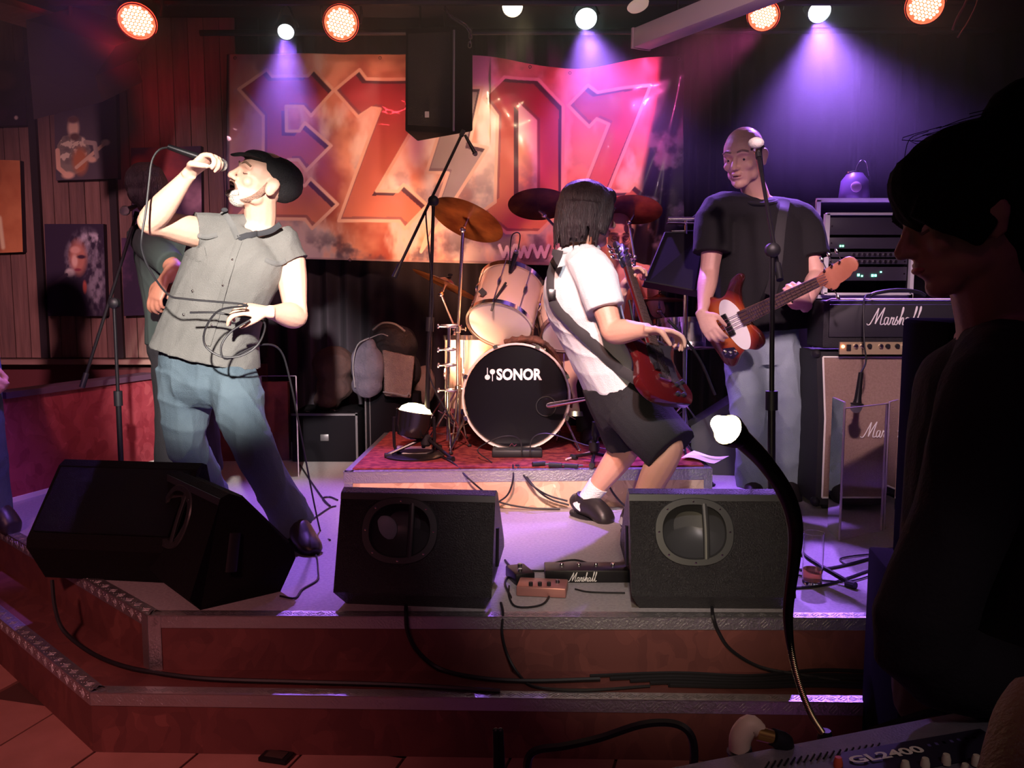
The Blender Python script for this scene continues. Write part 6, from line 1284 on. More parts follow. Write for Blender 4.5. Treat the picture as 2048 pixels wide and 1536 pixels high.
# floor par lamp on the riser
c = px(828, 838, 4.32); d = Vector((.16, .06, .98)).normalized(); bz = zr
t = thing('floor_par_lamp', 'black par lamp on a foot on the drum platform, lit rim towards the banner', 'stage lamp', (c.x, c.y, zr))
obj('housing', MB().lathe(c, d, [(.03, -.10), (.07, -.085), (.088, -.03), (.092, .03), (.096, .04), (.088, .04), (.084, .02)], 32), mat('par_black_gloss', (.012, .011, .01), .15), t)
obj('lens', MB().lathe(c + d * .03, d, [(.086, 0), (.07, .028), (.04, .045), (.001, .05)], 28), mat('par_lens', (1, .8, .5), .3, emit=(1, .78, .36), es=14), t)
obj('yoke', MB().tube([c + Vector((-.098, 0, .01)), Vector((c.x - .1, c.y, zr + .05)), Vector((c.x - .06, c.y, zr + .012)), Vector((c.x + .06, c.y, zr + .012)), Vector((c.x + .1, c.y, zr + .05)), c + Vector((.098, 0, .01))], .008, 8, 2), BLACKMET, t)
obj('base_plate', MB().lathe((c.x, c.y, zr), (0, 0, 1), [(.15, 0), (.15, .008), (.14, .012)], 32), BLACKMET, t)

# ---------------- back of the stage, left
x0 = px(592, 880, 5.2).x; x1 = px(722, 880, 5.2).x; zt2 = px(650, 828, 5.05).z
t = thing('flight_case', 'low black flight case behind the singer, a few bits lying on it', 'case', ((x0 + x1) / 2, 5.2, S))
obj('case_body', MB().box(((x0 + x1) / 2, 5.3, (S + zt2) / 2), (x1 - x0, .4, zt2 - S - .002)), mat('case_dark', (.006, .005, .007), .95, spec=.05), t, bevel=.006)
obj('edge_profile', MB().box(((x0 + x1) / 2, 5.098, zt2 - .01), (x1 - x0, .012, .012)).box((x1 - .006, 5.098, (S + zt2) / 2), (.012, .012, zt2 - S)), mat('edge_dull', (.12, .11, .12), .4, .6), t, smooth=False)
obj('latch', MB().box(((x0 + x1) / 2, 5.095, (S + zt2) / 2), (.05, .012, .04)), mat('edge_dull', (.12, .11, .12), .4, .6), t, bevel=.003)
for i, (x, y) in enumerate(((612, 824), (662, 820), (696, 824))): single('jack_plug', MB().rod(px(x, y, 5.16), px(x + 8, y + 1, 5.14), .005, 8).rod(px(x + 8, y + 1, 5.14), px(x + 14, y + 1, 5.13), .003, 8), CHROME, ['jack plug near the left end of the low flight case', 'jack plug in the middle of the low flight case lid', 'jack plug at the right end of the low flight case'][i], 'plug')
x2 = px(724, 880, 5.0).x; x3 = px(835, 880, 5.0).x; zc2 = px(780, 790, 5.0).z
t = thing('equipment_crate', 'black crate beside the drum platform carrying the bags', 'case', ((x2 + x3) / 2, 5.05, S)); obj('case_body', MB().box(((x2 + x3) / 2, 5.3, (S + zc2) / 2), (x3 - x2, .42, zc2 - S - .002)), mat('case_dark', (.006, .005, .007), .95, spec=.05), t, bevel=.006)
obj('edge_profile', MB().rod((x2 + .01, 5.085, S + .02), (x2 + .01, 5.085, zc2 - .02), .006).rod((x2 + .035, 5.085, S + .02), (x2 + .035, 5.085, zc2 - .02), .004), mat('edge_dull', (.12, .11, .12), .4, .6), t)
def bag(label, pts, Y, m, name='bag', parts=None, **k):
    mb = MB()
    for (x, y, rx, ry, rd) in pts: mb.ell(px(x, y, Y), (rx / 1750 * Y, rd, ry / 1750 * Y), None, 16, 10)
    lo = min((px(x, y + ry, Y).z) for (x, y, rx, ry, rd) in pts); b_ = px(pts[0][0], pts[0][1], Y); t = thing(name, label, 'bag', (b_.x, b_.y, lo)); o = obj('bag_body', mb, m, t, remesh=.009, soft=4); folds(o, .012, 22, len(label), (0, 0, 1)); return t
MESHB = mat('bag_grey_violet', (.05, .042, .065), .8, color2=(.085, .07, .105), scale=12, bump=.5, bscale=90)
g1 = bag('grey drawstring bag with white cord hanging before the backpack', [(735, 735, 36, 52, .07), (733, 770, 33, 26, .07), (738, 690, 16, 16, .05)], 5.0, MESHB)
obj('drawstring', MB().tube([px(738, 676, 4.95), px(715, 690, 4.93), px(706, 730, 4.92), px(710, 775, 4.93)], .0035, 6, 4).tube([px(740, 676, 4.95), px(762, 668, 4.95), px(776, 672, 4.95)], .003, 6, 3), mat('cord_white', (.14, .13, .15), .7), g1)
bag('black backpack on the crate with padded strap', [(790, 690, 48, 42, .13), (775, 668, 38, 26, .11), (800, 740, 45, 40, .12)], 5.22, mat('backpack_black', (.014, .012, .017), .8, bump=.4, bscale=90), 'backpack')
cable([px(745, 660, 5.05), px(765, 646, 5.05), px(790, 648, 5.07), px(810, 662, 5.1)], .006, 'grey padded strap on top of the backpack', None, 'strap', mat('strap_grey', (.07, .06, .07), .8))
m = MB().hexa([px(768, 792, 4.98), px(822, 797, 4.98), px(822, 797, 5.08), px(768, 792, 5.08)], [px(764, 700, 5.0), px(830, 712, 5.0), px(830, 712, 5.08), px(764, 700, 5.08)])
t = thing('canvas_bag', 'pinkish grey flat canvas bag leaning on the backpack', 'bag', px(795, 795, 5.0)); o = obj('bag_body', m, mat('canvas_grey_pink', (.12, .085, .09), .9, color2=(.16, .115, .11), scale=30, bump=.8, bscale=160), t, remesh=.009, soft=3); folds(o, .006, 18, 2)
obj('flap_edge', MB().tube([px(766, 784, 4.96), px(790, 787, 4.955), px(812, 792, 4.95), px(818, 785, 4.95)], .004, 6, 3), mat('cord_white', (.14, .13, .15), .7), t)
bag('dark brown round bag on the low flight case', [(668, 730, 44, 40, .12), (670, 772, 38, 34, .11), (655, 800, 30, 22, .1)], 5.25, mat('bag_brown', (.03, .014, .016), .85, color2=(.06, .025, .022), scale=8, bump=.4, bscale=60), 'bag')
bag('blue grey bag half hidden between the drum stand and the canvas bag', [(850, 770, 24, 40, .08)], 5.3, mat('bag_tan', (.14, .09, .08), .85, bump=.4, bscale=60), 'bag')
# clear screens
GLASS = mat('clear_acrylic', (1, 1, 1), .02, trans=1., ior=1.12, spec=.5); GEDGE = mat('acrylic_edge', (.30, .22, .27), .25)
def screen(label, x0, x1, yt, yb, Y, lab2=None, Y2=None):
    Y2 = Y2 or Y; a, b = px(x0, yt, Y), px(x1, yt, Y2); c, d = px(x1, yb, Y2), px(x0, yb, Y); a.z = b.z = (a.z + b.z) / 2; c.z = d.z = S + .001; c.x, d.x = b.x, a.x; c.y, d.y = b.y, a.y
    t = thing('acrylic_screen', label, 'screen', d, 0, 'clear sound screens'); n_ = (b - a).cross(Vector((0, 0, 1))).normalized() * .005
    obj('panel', MB().prism([a, b, c, d], n_), GLASS, t, smooth=False)
    m = MB(); e = (b - a).normalized() * .003
    for p, q in ((a, d), (b, c)): m.box((p + q) / 2, (.006, .007, (p - q).length), axes=((b - a).normalized(), n_.normalized(), Vector((0, 0, 1))))
    m.box((a + b) / 2, ((b - a).length, .007, .004), axes=((b - a).normalized(), n_.normalized(), Vector((0, 0, 1)))); obj('polished_edge', m, GEDGE, t, smooth=False); return t
screen('clear upright screen panel behind the singer', 522, 592, 752, 962, 4.68)
screen('narrow clear screen panel left of the singer trousers gap', 512, 520, 752, 930, 4.8, Y2=4.7)
screen('clear screen panel before the tan cabinet, its left fold', 1667, 1690, 800, 1085, 3.62, Y2=3.46)
screen('clear screen panel before the tan cabinet, the wide middle one', 1690, 1775, 812, 1085, 3.45, Y2=3.6)
screen('clear screen panel before the tan cabinet, its right fold beside the loudspeaker', 1779, 1796, 802, 1062, 3.62, Y2=3.7)

# ---------------- small things on the stage
def flatbox(name, label, cat, q, z, h, m, group=None): return None
# cylinder foot switch with script lettering
pA, pB = pz(1096, 1166, S), pz(1262, 1168, S); yy = pA.y
t = thing('amp_footswitch', 'long black foot switch box with white script lettering between the two monitors', 'foot switch', ((pA.x + pB.x) / 2, yy, S))
hz = px(1150, 1142, yy).z - S
obj('case', MB().box(((pA.x + pB.x) / 2 + .02, yy + .05, S + hz / 2 + .001), (pB.x - pA.x + .06, .1, hz)), BLACKMET, t, bevel=.003); obj('script_lettering', script_mb((px(1135, 1160, yy).x, yy - .0015, px(1135, 1163, yy).z), (1, 0, 0), (0, 0, 1), .112, r=.0016), WPR, t)
for i in range(4): obj('pedal_button', MB().lathe((pA.x + .05 + i * .06, yy + .055, S + hz), (0, 0, 1), [(.008, 0), (.008, .008), (.006, .011)], 12), CHROME, t)
p = pz(1085, 1185, S); t = thing('effects_pedal', 'flat pink lit effects pedal box on the stage edge', 'pedal', (p.x, p.y, S))
obj('case', MB().box((p.x, p.y, S + .0175), (.165, .10, .033), R(-8)), mat('pedal_copper', (.45, .2, .18), .35, .5), t, bevel=.005)
for i in range(3): obj('knob', MB().lathe((p.x - .04 + i * .03, p.y - .03, S + .034), (0, 0, 1), [(.007, 0), (.007, .012)], 10), BLACKRUB, t)
obj('stomp_switch', MB().lathe((p.x + .05, p.y - .0, S + .034), (0, 0, 1), [(.009, 0), (.007, .01)], 12), CHROME, t)
p = pz(1040, 1160, S); t = thing('effects_pedal', 'small dark effects pedal behind the flat pink one', 'pedal', (p.x, p.y, S)); obj('case', MB().box((p.x, p.y, S + .021), (.07, .11, .04), R(20)), BLACKMET, t, bevel=.005); obj('knob', MB().lathe((p.x, p.y + .02, S + .041), (0, 0, 1), [(.008, 0), (.008, .012)], 10), CHROME, t); obj('stomp_switch', MB().lathe((p.x, p.y - .03, S + .041), (0, 0, 1), [(.009, 0), (.007, .01)], 12), CHROME, t)
# pint glass
p = pz(1624, 1168, S); zg = px(1624, 1066, p.y).z - S; t = thing('beer_glass', 'straight pint glass with a little amber beer beside the stand foot', 'glass', (p.x, p.y, S))
GL2 = mat('drinking_glass', (1, 1, 1), .02, trans=1., ior=1.3); obj('glass', MB().lathe((p.x, p.y, S + .001), (0, 0, 1), [(.030, 0), (.033, .004), (.0365, zg), (.0345, zg), (.031, .014), (.001, .013)], 32), GL2, t)
obj('beer', MB().lathe((p.x, p.y, S + .0145), (0, 0, 1), [(.0305, 0), (.0318, .04), (.001, .0402)], 28), mat('beer_amber', (.85, .35, .08), .05, trans=.8, ior=1.33), t)
# bottle
p = pz(520, 925, S); t = thing('water_bottle', 'small clear plastic bottle on the floor behind the singer', 'bottle', (p.x, p.y, S))
obj('bottle_body', MB().lathe((p.x, p.y, S + .001), (0, 0, 1), [(.03, 0), (.034, .01), (.034, .13), (.03, .15), (.014, .185), (.013, .2)], 24), mat('pet_plastic', (.7, .5, .85), .1, trans=.7, ior=1.2), t); obj('cap', MB().lathe((p.x, p.y, S + .2), (0, 0, 1), [(.015, 0), (.015, .018), (.001, .019)], 16), mat('cap_red', (.5, .03, .04), .4), t)
# papers, setlist
PAP = mat('paper', (.85, .72, .7), .8)
def paper(label, pts, z, wob=.01):
    P_ = [pz(x, y, z) for x, y in pts]; n = 8; mb = MB()
    for j in range(n + 1):
        for i in range(n + 1):
            u_, v_ = i / n, j / n; q = (P_[0] * (1 - u_) + P_[1] * u_) * (1 - v_) + (P_[3] * (1 - u_) + P_[2] * u_) * v_; mb.v.append((q.x, q.y, z + .002 + wob * (.5 + .5 * math.sin(u_ * 5 + v_ * 2))))
    mb.f = [(j * (n + 1) + i, j * (n + 1) + i + 1, (j + 1) * (n + 1) + i + 1, (j + 1) * (n + 1) + i) for j in range(n) for i in range(n)]
    return single('paper_sheet', mb, PAP, label, 'paper')
paper('white sheet lying under the par lamp on the platform', [(790, 906), (865, 905), (862, 893), (795, 893)], zr, .004)
paper('pink lit loose sheet hanging over the right end of the platform', [(1362, 920), (1428, 928), (1458, 918), (1388, 908)], zr, .016)
# drumsticks / rods by the bass drum
single('drumstick', MB().rod(pz(1132, 922, zr) + Vector((0, 0, .008)), pz(1190, 905, zr) + Vector((0, 0, .008)), [.005, .0075]), mat('stick_pale', (.6, .45, .4), .5), 'pale drumstick lying on the rug before the bass drum', 'drumstick')
t = thing('drum_tray', 'low black tray with small items under the bass drum front', 'tray', (bc.x, bc.y - .3, zr)); obj('tray_body', MB().box((bc.x + .01, bc.y - .31, zr + .02), (.25, .09, .038)), BLACKRUB, t, bevel=.008); obj('metal_clip', MB().tube([px(1019, 892, 4.25), px(1024, 887, 4.25), px(1028, 892, 4.25), px(1033, 888, 4.25)], .002, 5, 3), CHROME, t)
for i, (x, y, a_) in enumerate(((1065, 935, 20), (1098, 936, -15), (1130, 938, 30))):
    p = pz(x, y, zr); single('cable_plug', MB().rod(Vector((p.x, p.y + .02, zr + .012)), Vector((p.x + .06, p.y + .02 + .02 * math.sin(a_), zr + .012)), .011, 10).rod(Vector((p.x + .06, p.y + .02, zr + .012)), Vector((p.x + .085, p.y + .02, zr + .012)), .005, 8), BLACKRUB, ['black cable plug at the platform edge, nearest the bass drum', 'black cable plug at the platform edge, between two others', 'black cable plug at the platform edge, nearest the white sock'][i], 'plug')
# crowd lamp? small drawn face print on the dark case right of the shorts
t = thing('dark_case', 'dark slanted case behind the bassist legs with a small printed face', 'case', (px(1440, 900, 4.75).x, 4.75, S))
x0, x1 = px(1385, 880, 4.75).x, px(1490, 880, 4.75).x; obj('case_body', MB().add([(x0, 4.75, S + .001), (x1, 4.70, S + .001), (x1, 4.95, S + .001), (x0, 4.95, S + .001), (x0, 4.80, S + .26), (x1, 4.75, S + .45), (x1, 4.95, S + .45), (x0, 4.95, S + .26)], [(3, 2, 1, 0), (4, 5, 6, 7), (0, 1, 5, 4), (1, 2, 6, 5), (2, 3, 7, 6), (3, 0, 4, 7)]), mat('case_slate', (.035, .033, .038), .6), t, smooth=False)
# switch box and labels on the red partition end
t = thing('wall_socket', 'white square socket plate with a stub of cable on the dark red panel', 'socket', px(256, 843, 5.08)); obj('plate', MB().box(px(256, 843, 5.085), (.058, .012, .045)), mat('plate_white', (.85, .8, .78), .5), t, bevel=.003); obj('cable_stub', MB().tube([px(266, 850, 5.07), px(271, 860, 5.06), px(274, 868, 5.07)], .004, 6, 3), PIPE, t)
single('door_bolt', MB().rod(px(249, 885, 5.08), px(272, 882, 5.08), .005, 8).box(px(260, 884, 5.085), (.05, .01, .02)), mat('bolt_dull', (.4, .28, .22), .4, .6), 'dull metal bolt below the white socket plate', 'bolt')
# ================================================================ CABLES
def oncf(pts, z=S, r=.0045): return [pz(x, y, z + r) for x, y in pts]
G = 'black cables on the stage'
cable(oncf([(1700, 1136), (1660, 1138), (1610, 1140)], S) + oncf([(1560, 1142)]), .0055, 'black cable running from the beer glass towards the loudspeaker', None) if False else None
cable(oncf([(1600, 1140), (1655, 1137), (1700, 1128), (1760, 1112), (1830, 1098)]), .006, 'thick black cable from behind the beer glass to the tall loudspeaker')
cable(oncf([(1590, 1176), (1640, 1172), (1690, 1158), (1735, 1142), (1760, 1136)]), .005, 'black cable passing in front of the beer glass')
cable(oncf([(1595, 1150), (1640, 1160), (1700, 1162), (1756, 1146)]), .003, 'thin black cable looping behind the beer glass')
cable(oncf([(1690, 1128), (1680, 1118), (1705, 1112), (1770, 1105), (1820, 1095), (1760, 1098)]), .003, 'thin cable loop beside the tall loudspeaker')
cable(oncf([(1095, 1136), (1110, 1126), (1150, 1120), (1180, 1130), (1165, 1142), (1120, 1140), (1080, 1142), (1030, 1140)]), .004, 'black cable loop behind the foot switch box')
cable(oncf([(1018, 1172), (1018, 1192), (1030, 1212), (1062, 1214), (1090, 1205), (1100, 1180), (1078, 1164)], S + .0), .0035, 'violet lit cable loop in front of the flat pink pedal')
cable(oncf([(1010, 1120), (1024, 1142), (1010, 1165), (1022, 1195)]) , .004, 'thin cable beside the left monitor and the pedals')
cable(oncf([(1150, 1178), (1180, 1184), (1250, 1186)]), .003, 'thin cable along the stage under the foot switch box')
cable(oncf([(600, 930), (625, 968), (648, 1000), (660, 1012), (650, 1004), (646, 996), (660, 994), (675, 1000)]), .005, 'black cable curling on the floor behind the left monitor')
cable(oncf([(620, 1042), (640, 1028), (660, 1015), (672, 1012)]), .004, 'short cable end beside the singer shoe')
cable(oncf([(618, 1095), (632, 1110), (636, 1140), (634, 1160), (605, 1178), (590, 1196), (560, 1192)]), .0035, 'thin cable between the dark monitor and the one with a pale disc')
# from the platform down
def drop(label, pts, r=.0045):
    P_ = []
    yf = r0.y
    for x, y in pts:
        p = px(x, y, yf - .015); 
        if p.z < S + r: p = pz(x, y, S + r)
        elif p.z > zt: p = pz(x, y, zr + r)
        P_.append(p)
    return cable(P_, r, label)
drop('black cable from the par lamp foot down across the platform front', [(862, 905), (905, 925), (935, 955), (970, 985), (1002, 1005), (1060, 1016), (1120, 1018)])
drop('black cable hanging straight from under the bass drum', [(1026, 930), (1026, 960), (1015, 990), (990, 1008)])
drop('black cable of a pair sagging from the bass drum to the shoe, upper one', [(1032, 930), (1062, 968), (1095, 990), (1135, 1002)])
drop('black cable of a pair sagging from the bass drum to the shoe, lower one', [(1036, 930), (1070, 975), (1100, 998), (1138, 1010)])
drop('black cable hanging over the platform front between the shins', [(1215, 940), (1220, 975), (1245, 1008), (1262, 1016)])
cable([pz(984, 925, zr + .004), px(955, 900, 4.2), px(990, 878, 4.2), px(1020, 872, 4.2), px(1040, 880, 4.22), px(1044, 905, 4.22)], .003, 'thin cable arching over the left foot of the bass drum head')
cable([px(1060, 905, 4.2), px(1063, 880, 4.2), px(1080, 868, 4.2), px(1110, 870, 4.2), px(1170, 890, 4.2), px(1220, 900, 4.18)], .003, 'thin cable arching over the right foot of the bass drum head')
# over the stage front and along the step
ye = B.y
def front_cable(label, pts, r=.005):
    P_ = []
    for x, y, k in pts:
        if k == 's': P_.append(pz(x, y, S + r + .004))
        elif k == 'f': P_.append(px(x, y, B.y - .02))
        elif k == 'b': P_.append(pz(x, y, ZB + r + .003))
    return cable(P_, r, label)
front_cable('black cable hanging from the monitor with the pale disc onto the step', [(812, 1212, 's'), (812, 1228, 's'), (815, 1262, 'f'), (835, 1302, 'f'), (880, 1338, 'f'), (960, 1356, 'b'), (1060, 1362, 'b'), (1200, 1358, 'b')], .007)
front_cable('black cable hanging from the pedals onto the step', [(1002, 1206, 's'), (1006, 1226, 's'), (1004, 1265, 'f'), (1015, 1310, 'f'), (1040, 1352, 'b'), (1075, 1375, 'b'), (1180, 1380, 'b'), (1300, 1372, 'b')], .0045)
front_cable('black cable hanging from the monitor by the bassist onto the step', [(1424, 1215, 's'), (1426, 1232, 's'), (1436, 1262, 'f'), (1462, 1300, 'f'), (1520, 1334, 'f'), (1600, 1350, 'b'), (1680, 1362, 'b')], .006)
P_ = [pz(100, 1120, S + .01), px(104, 1150, pz(100, 1150, S).y - .03)]
l_ = [(104, 1160), (110, 1215), (128, 1262)]
cable([px(x, y, 2.86 - (y - 1160) * .0005) for x, y in l_] + [pz(180, 1304, ZB + .012), pz(240, 1330, ZB + .01), pz(310, 1345, ZB + .01), pz(420, 1358, ZB + .01), pz(600, 1364, ZB + .01), pz(800, 1370, ZB + .01), pz(1000, 1382, ZB + .01)], .007, 'long black cable lying along the lower step from the left end')
for i, off in enumerate(((0, 0), (6, 9), (-8, 16), (3, 24), (-5, 31))):
    cable([pz(1180 + 40 * i, 1352 + off[1] * .6, ZB + .008), pz(1350, 1346 + off[1] * .8, ZB + .008), pz(1500 + off[0], 1352 + off[1] * .7, ZB + .008), pz(1640, 1340 + off[1], ZB + .008), pz(1790, 1346 + off[1], ZB + .008)], .006, ['topmost', 'second', 'middle', 'fourth', 'lowest'][i] + ' of five black cables lying on the step at the right', None)
# singer's cable: from the microphone down to the left hand, coils, and away
hL = px(494, 610, 3.14)
cable([px(338, 294, 3.1), px(318, 300, 3.1), px(304, 322, 3.09), px(298, 365, 3.08), px(292, 420, 3.06), px(284, 470, 3.05), px(284, 500, 3.06), px(300, 540, 3.08), px(335, 588, 3.12), px(372, 598, 3.12), (hL), px(440, 620, 3.12), px(412, 655, 3.12), px(410, 690, 3.13), px(440, 712, 3.14), px(480, 712, 3.16), px(515, 690, 3.18), px(530, 655, 3.22), px(520, 640, 3.24), px(470, 632, 3.2), px(430, 625, 3.18), px(380, 625, 3.18)], .0038, 'thin black microphone cable held in loops by the singer', None, 'microphone_cable', None, 6)
cable([px(500, 640, 3.16), px(460, 665, 3.15), px(442, 695, 3.14), px(455, 718, 3.15), px(520, 690, 3.22), px(560, 700, 3.3), px(580, 760, 3.36), px(600, 860, 3.4)] + oncf([(640, 1060), (660, 1080)]), .0038, 'end of the microphone cable hanging from the singer hand to the floor', None, 'microphone_cable', None, 6)
# cords on the floor behind the singer
cable(oncf([(270, 950), (300, 940), (335, 965), (300, 978), (345, 985), (380, 980), (350, 968), (310, 962), (370, 958)]), .005, 'pale tangle of cable lit violet beside the left stand foot', None, 'cable', mat('cable_pale', (.45, .4, .5), .5))
cable(oncf([(262, 955), (300, 968), (330, 958), (390, 965)]), .004, 'black cable on the floor behind the end-on monitor')
cable([px(1258, 600, 4.3), px(1275, 660, 4.28), px(1330, 690, 4.28)], .006, 'dark rod between the guitar and the music stand', None, 'mic_arm', BLACKMET)
cable([px(1336, 640, 4.2), px(1362, 668, 4.2), px(1400, 720, 4.2), px(1430, 790, 4.2)], .007, 'dark slanting rod from the snare towards the bassist knees', None, 'mic_arm', BLACKMET)
# microphone dangling before the cabinet
mic('black handheld microphone hanging head down before the tan cabinet', px(1722, 745, 3.72), px(1712, 826, 3.72), .013, .027)
cable([px(1722, 745, 3.72), px(1732, 722, 3.75), px(1728, 680, 3.8), px(1728, 600, 3.84), px(1742, 588, 3.98)], .004, 'thin cable of the microphone hanging before the tan cabinet')
cable([px(870, 410, 4.22), px(852, 420, 4.2), px(860, 520, 4.2), px(866, 600, 4.2), px(858, 690, 4.2), px(862, 760, 4.2), px(905, 845, 4.22)], .004, 'thin cable wound down the tall boom stand')

# ================================================================ FRONT OF HOUSE DESK
FD = Vector((0, 0, 0)); yb0, yb1 = 1.16, 1.02; pL, pR = px(1330, 1540, 1.0), px(2045, 1400, 1.14)
mo = pz(1340, 1536, .80); 
zt_d = .785; e0, e1 = pz(1335, 1534, zt_d), pz(2045, 1398, zt_d); ex = (e1 - e0).normalized(); ey = Vector((ex.y, -ex.x, 0)); ey = -ey if ey.y > 0 else ey     # ey points to the viewer
MX = lambda a_, b_, c_=0.: e0 + ex * a_ + ey * b_ + Vector((0, 0, c_)); Lm = (e1 - e0).length
t = thing('mixing_console', 'grey audio mixing desk with white model lettering and rows of knobs', 'mixing desk', MX(Lm / 2, .2, -.12))
GRY = mat('console_grey', (.16, .15, .18), .45, color2=(.19, .18, .21), scale=60, bump=.2, bscale=300); DPN = mat('console_dark_panel', (.025, .02, .04), .4)
obj('chassis', MB().prism([MX(-.25, 0, -.12), MX(Lm + .15, 0, -.12), MX(Lm + .15, .55, -.12), MX(-.25, .55, -.12)], (0, 0, .12)), GRY, t, bevel=.004)
q = lambda x, y: pz(x, y, zt_d + .002)
dp = obj('meter_panel', MB().prism([q(1682, 1508), q(1960, 1460), q(1990, 1478), q(2000, 1510), q(1720, 1560), q(1680, 1545)], (0, 0, .002)), DPN, t, smooth=False)
tm, tw = text_mb('GL2400', q(1708, 1534) + Vector((0, 0, .003)), q(1850, 1510) - q(1708, 1534), ey * -1, .016, .001, .03, 1.0)
Ltx = (q(1852, 1508) - q(1708, 1534)).length; o_ = q(1708, 1534) + Vector((0, 0, .004)); rd_ = (q(1850, 1510) - q(1708, 1534)).normalized()
tm.v = [tuple(Vector(p) + rd_ * ((Vector(p) - o_).dot(rd_) * (Ltx / tw - 1))) for p in tm.v]
obj('lettering', tm, mat('print_lit', (.9, .85, .7), .5), dp, smooth=False)
for i in range(18): obj('vent_slot', MB().rod(q(1530 + i * 13, 1527 - i * 2.2 + 10), q(1538 + i * 13, 1522 - i * 2.2 + 2), .0012, 6), BLACKRUB, t)
KN = mat('knob_cream', (.7, .62, .45), .4); KR = mat('knob_red', (.8, .12, .06), .4)
for i, (x, y, m__) in enumerate(((1676, 1534, KR), (1810, 1542, KN), (1850, 1536, KN), (1892, 1528, KN), (1952, 1530, KN), (1986, 1518, KN), (2016, 1534, KN), (1930, 1548, KN))):
    p = q(x, y); obj('knob', MB().lathe(p, (0, 0, 1), [(.0055, 0), (.0055, .006), (.004, .012), (.0038, .0125)], 12), m__, t)
for i in range(7): p = q(1858 + i * 15, 1493 - i * 2.6); obj('meter_light', MB().box(p + Vector((0, 0, .001)), (.004, .006, .002)), mat('meter_violet', (.12, .1, .3), .4), dp)
tb = thing('table', 'dark table carrying the mixing desk at the bottom of the picture', 'table', MX(Lm / 2, .25, -zt_d)); obj('tabletop', MB().prism([MX(-.35, -.06, -.152), MX(Lm + .2, -.02, -.152), MX(Lm + .2, .6, -.152), MX(-.35, .6, -.152)], (0, 0, .03)), mat('table_dark', (.03, .015, .015), .6), tb, smooth=False)
for a_, b_ in ((-.3, 0), (Lm + .12, .03), (Lm + .12, .52), (-.3, .52)): p = MX(a_, b_, 0); obj('leg', MB().box((p.x, p.y, (zt_d - .152) / 2), (.045, .045, zt_d - .152)), BLACKMET, tb, smooth=False)
# gooseneck lamp
gb = px(1650, 1474, 1.2); t = thing('gooseneck_lamp', 'lit gooseneck desk lamp arching up from the mixing desk', 'lamp', gb)
GN = mat('gooseneck_metal', (.05, .045, .035), .3, .9)
path = [px(1650, 1474, 1.2), px(1618, 1420, 1.19), px(1588, 1330, 1.18), px(1576, 1230, 1.16), px(1588, 1120, 1.12), px(1590, 1050, 1.09), px(1570, 985, 1.06), px(1530, 925, 1.03), px(1488, 882, 1.0), px(1470, 868, .99)]
obj('gooseneck', MB().loft(path, [.0032, .0036, .0042, .007, .0085, .010, .0105, .0105, .0115, .012], None, 12, 8), GN, t)
rb_ = MB(); cpth = catmull([tuple(p) for p in path[:5]], 26)
for i in range(0, len(cpth) - 1): rb_.ring(cpth[i], Vector(cpth[i + 1]) - Vector(cpth[i]), .0042 + .003 * max(0, i / len(cpth) - .5) , .0009, 8, 4)
tag(obj('coil_rings', rb_, mat('coil_brass', (.5, .42, .22), .3, 1.), t), kind='stuff')
lh, ld = px(1474, 872, .99), (px(1430, 842, .965) - px(1474, 872, .99)).normalized()
obj('lamp_head', MB().lathe(lh, ld, [(.010, -.01), (.015, .0), (.019, .018), (.018, .02), (.012, .003)], 20), BLACKMET, t)
obj('bulb', MB().loft([lh + ld * .003, lh + ld * .02, lh + ld * .042], [.010, .0145, .008], None, 16, 4), mat('bulb_hot', (1, .9, .6), .3, emit=(1, .80, .42), es=35), t)
obj('base', MB().lathe(gb, (0, 0, -1), [(.008, -.01), (.011, 0), (.012, .03), (.012, .045)], 14), BLACKMET, t)
light('SPOT', 'desk_lamp_light', lh + ld * .06, px(1350, 1060, 2.7), 60, (1, .80, .5), .02, 46, 1.)
# jack with a cream sleeve, cables at the desk
t = thing('lamp_plug', 'cream and brass plug standing up behind the mixing desk', 'plug', px(1500, 1530, 1.05)); obj('cream_sleeve', MB().loft([px(1478, 1500, 1.05), px(1482, 1472, 1.05), px(1500, 1450, 1.05), px(1520, 1462, 1.05)], [.013, .014, .013, .010], None, 14, 4), mat('sleeve_cream', (.75, .6, .45), .5), t)
obj('brass_tip', MB().loft([px(1514, 1466, 1.045), px(1545, 1474, 1.045)], [.009, .0085], None, 12, 1), mat('brass', (.7, .4, .12), .3, .9), t); obj('black_boot', MB().loft([px(1545, 1474, 1.045), px(1568, 1484, 1.05), px(1565, 1500, 1.06)], [.011, .012, .012], None, 12, 3).loft([px(1478, 1498, 1.05), px(1490, 1545, 1.05)], [.016, .014], None, 12, 1), BLACKRUB, t)
cable([px(1055, 1560, 1.05), px(1056, 1520, 1.05), px(1075, 1500, 1.05), px(1130, 1492, 1.05), px(1200, 1476, 1.06), px(1280, 1450, 1.06), px(1340, 1446, 1.06), px(1376, 1462, 1.05), px(1388, 1500, 1.05), px(1384, 1560, 1.05)], .0055, 'thick black cable arching along the bottom edge')
for x, l in ((991, 'left one of two upright black cable ends at the bottom edge'), (1001, 'right one of two upright black cable ends at the bottom edge')): single('cable_end', MB().loft([px(x, 1462, 1.1), px(x + 3, 1560, 1.1)], [.004, .0052], None, 10, 1).ell(px(x, 1462, 1.1), .0042, None, 8, 6), BLACKRUB, l, 'cable')
cable([px(1700, 1478, 1.2), px(1780, 1450, 1.19), px(1860, 1425, 1.17), px(1888, 1428, 1.16), px(1895, 1452, 1.15)], .006, 'black cable lying behind the model lettering of the mixing desk')
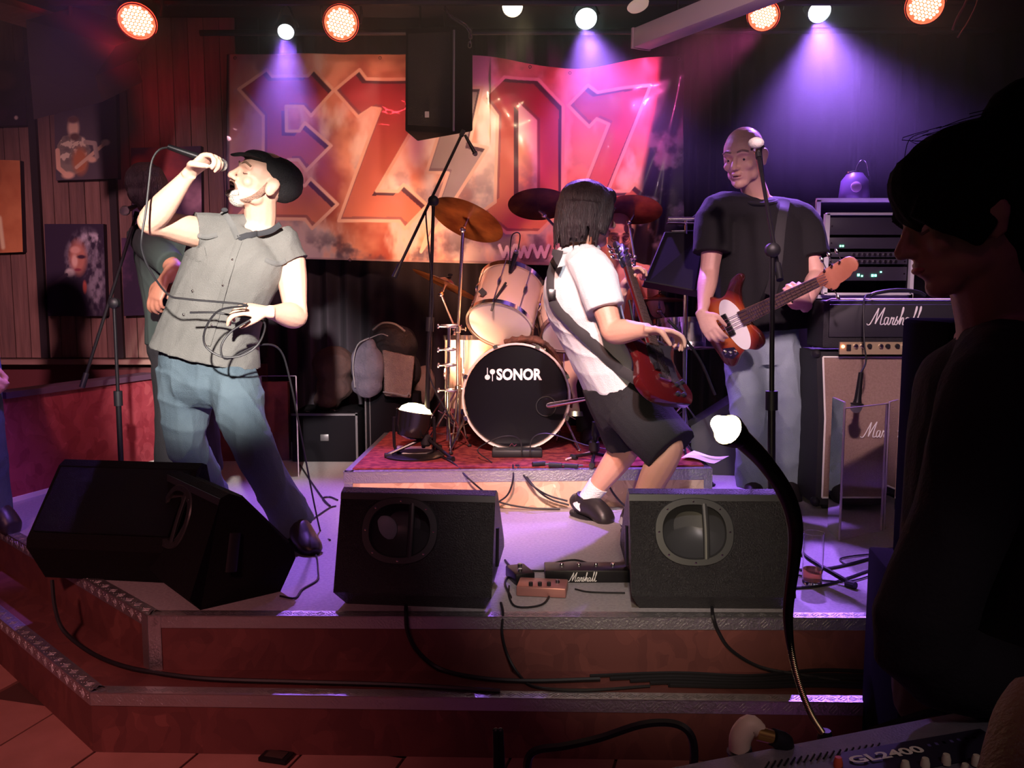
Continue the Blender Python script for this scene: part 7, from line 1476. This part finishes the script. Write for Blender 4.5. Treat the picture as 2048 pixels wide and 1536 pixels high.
cable([px(1880, 1425, 1.17), px(1945, 1416, 1.14), px(1985, 1406, 1.12), px(2020, 1412, 1.1), px(2060, 1440, 1.06)], .005, 'violet lit cable curving at the right end of the mixing desk')
cable([px(2060, 1380, 1.0), px(2020, 1410, .98), px(2000, 1450, .96), px(1992, 1500, .94), px(1980, 1550, .92)], .004, 'thin black cord crossing the right end of the mixing desk')
m = MB(); m.loft([px(2080, 1395, .72), px(2045, 1440, .70), px(2020, 1500, .68), px(2006, 1570, .66)], [(.026, .02), (.024, .018), (.022, .016), (.024, .018)], Vector((0, 1, 0)), 14, 4)
single('leather_strap', m, mat('leather_brown', (.12, .035, .02), .6, bump=.4, bscale=200), 'broad brown leather strap at the lower right corner', 'strap')
# socket plate in the floor
p = pz(553, 1518, 0); t = thing('floor_socket', 'black floor socket plate in the tiles before the step', 'socket', (p.x, p.y, 0)); obj('plate', MB().box((p.x, p.y, .0075), (.088, .055, .012), a0), BLACKMET, t, bevel=.002); obj('lid', MB().box((p.x, p.y, .0145), (.06, .034, .004), a0), mat('lid_grey', (.06, .035, .03), .5), t, bevel=.001)
cable([px(1905, 60, 4.3), px(1915, 35, 4.3), px(1930, 8, 4.3), px(1940, -20, 4.3)], .006, 'pinkish lit wire loop hanging near the right lamp, inner one', None, 'cable', mat('wire_pink', (.4, .15, .12), .5))
cable([px(1915, 75, 4.3), px(1935, 45, 4.3), px(1952, 10, 4.3), px(1958, -20, 4.3)], .004, 'pinkish lit wire loop hanging near the right lamp, outer one', None, 'cable', mat('wire_pink', (.4, .15, .12), .5))

# ================================================================ HAZE
hm = bpy.data.materials.new('haze'); hm.use_nodes = True; N, L = hm.node_tree.nodes, hm.node_tree.links; N.remove(N['Principled BSDF'])
vs = N.new('ShaderNodeVolumeScatter'); gm = N.new('ShaderNodeTexCoord'); sz = N.new('ShaderNodeSeparateXYZ'); L.new(gm.outputs['Object'], sz.inputs[0]); mr = N.new('ShaderNodeMapRange'); mr.interpolation_type = 'SMOOTHSTEP'
mr.inputs['From Min'].default_value = 1.65; mr.inputs['From Max'].default_value = 2.7; mr.inputs['To Min'].default_value = 0.; mr.inputs['To Max'].default_value = .11; L.new(sz.outputs['Z'], mr.inputs['Value']); L.new(mr.outputs[0], vs.inputs['Density'])
vs.inputs['Anisotropy'].default_value = .35; L.new(vs.outputs[0], N['Material Output'].inputs['Volume'])
hz_ = obj('haze', MB().box((0, 4.2, 2.02), (6.9, 3.1, 2.0)), hm, None, smooth=False); tag(hz_, kind='stuff'); hz_['label'] = 'thin smoke haze hanging over the whole stage'; hz_['category'] = 'haze'
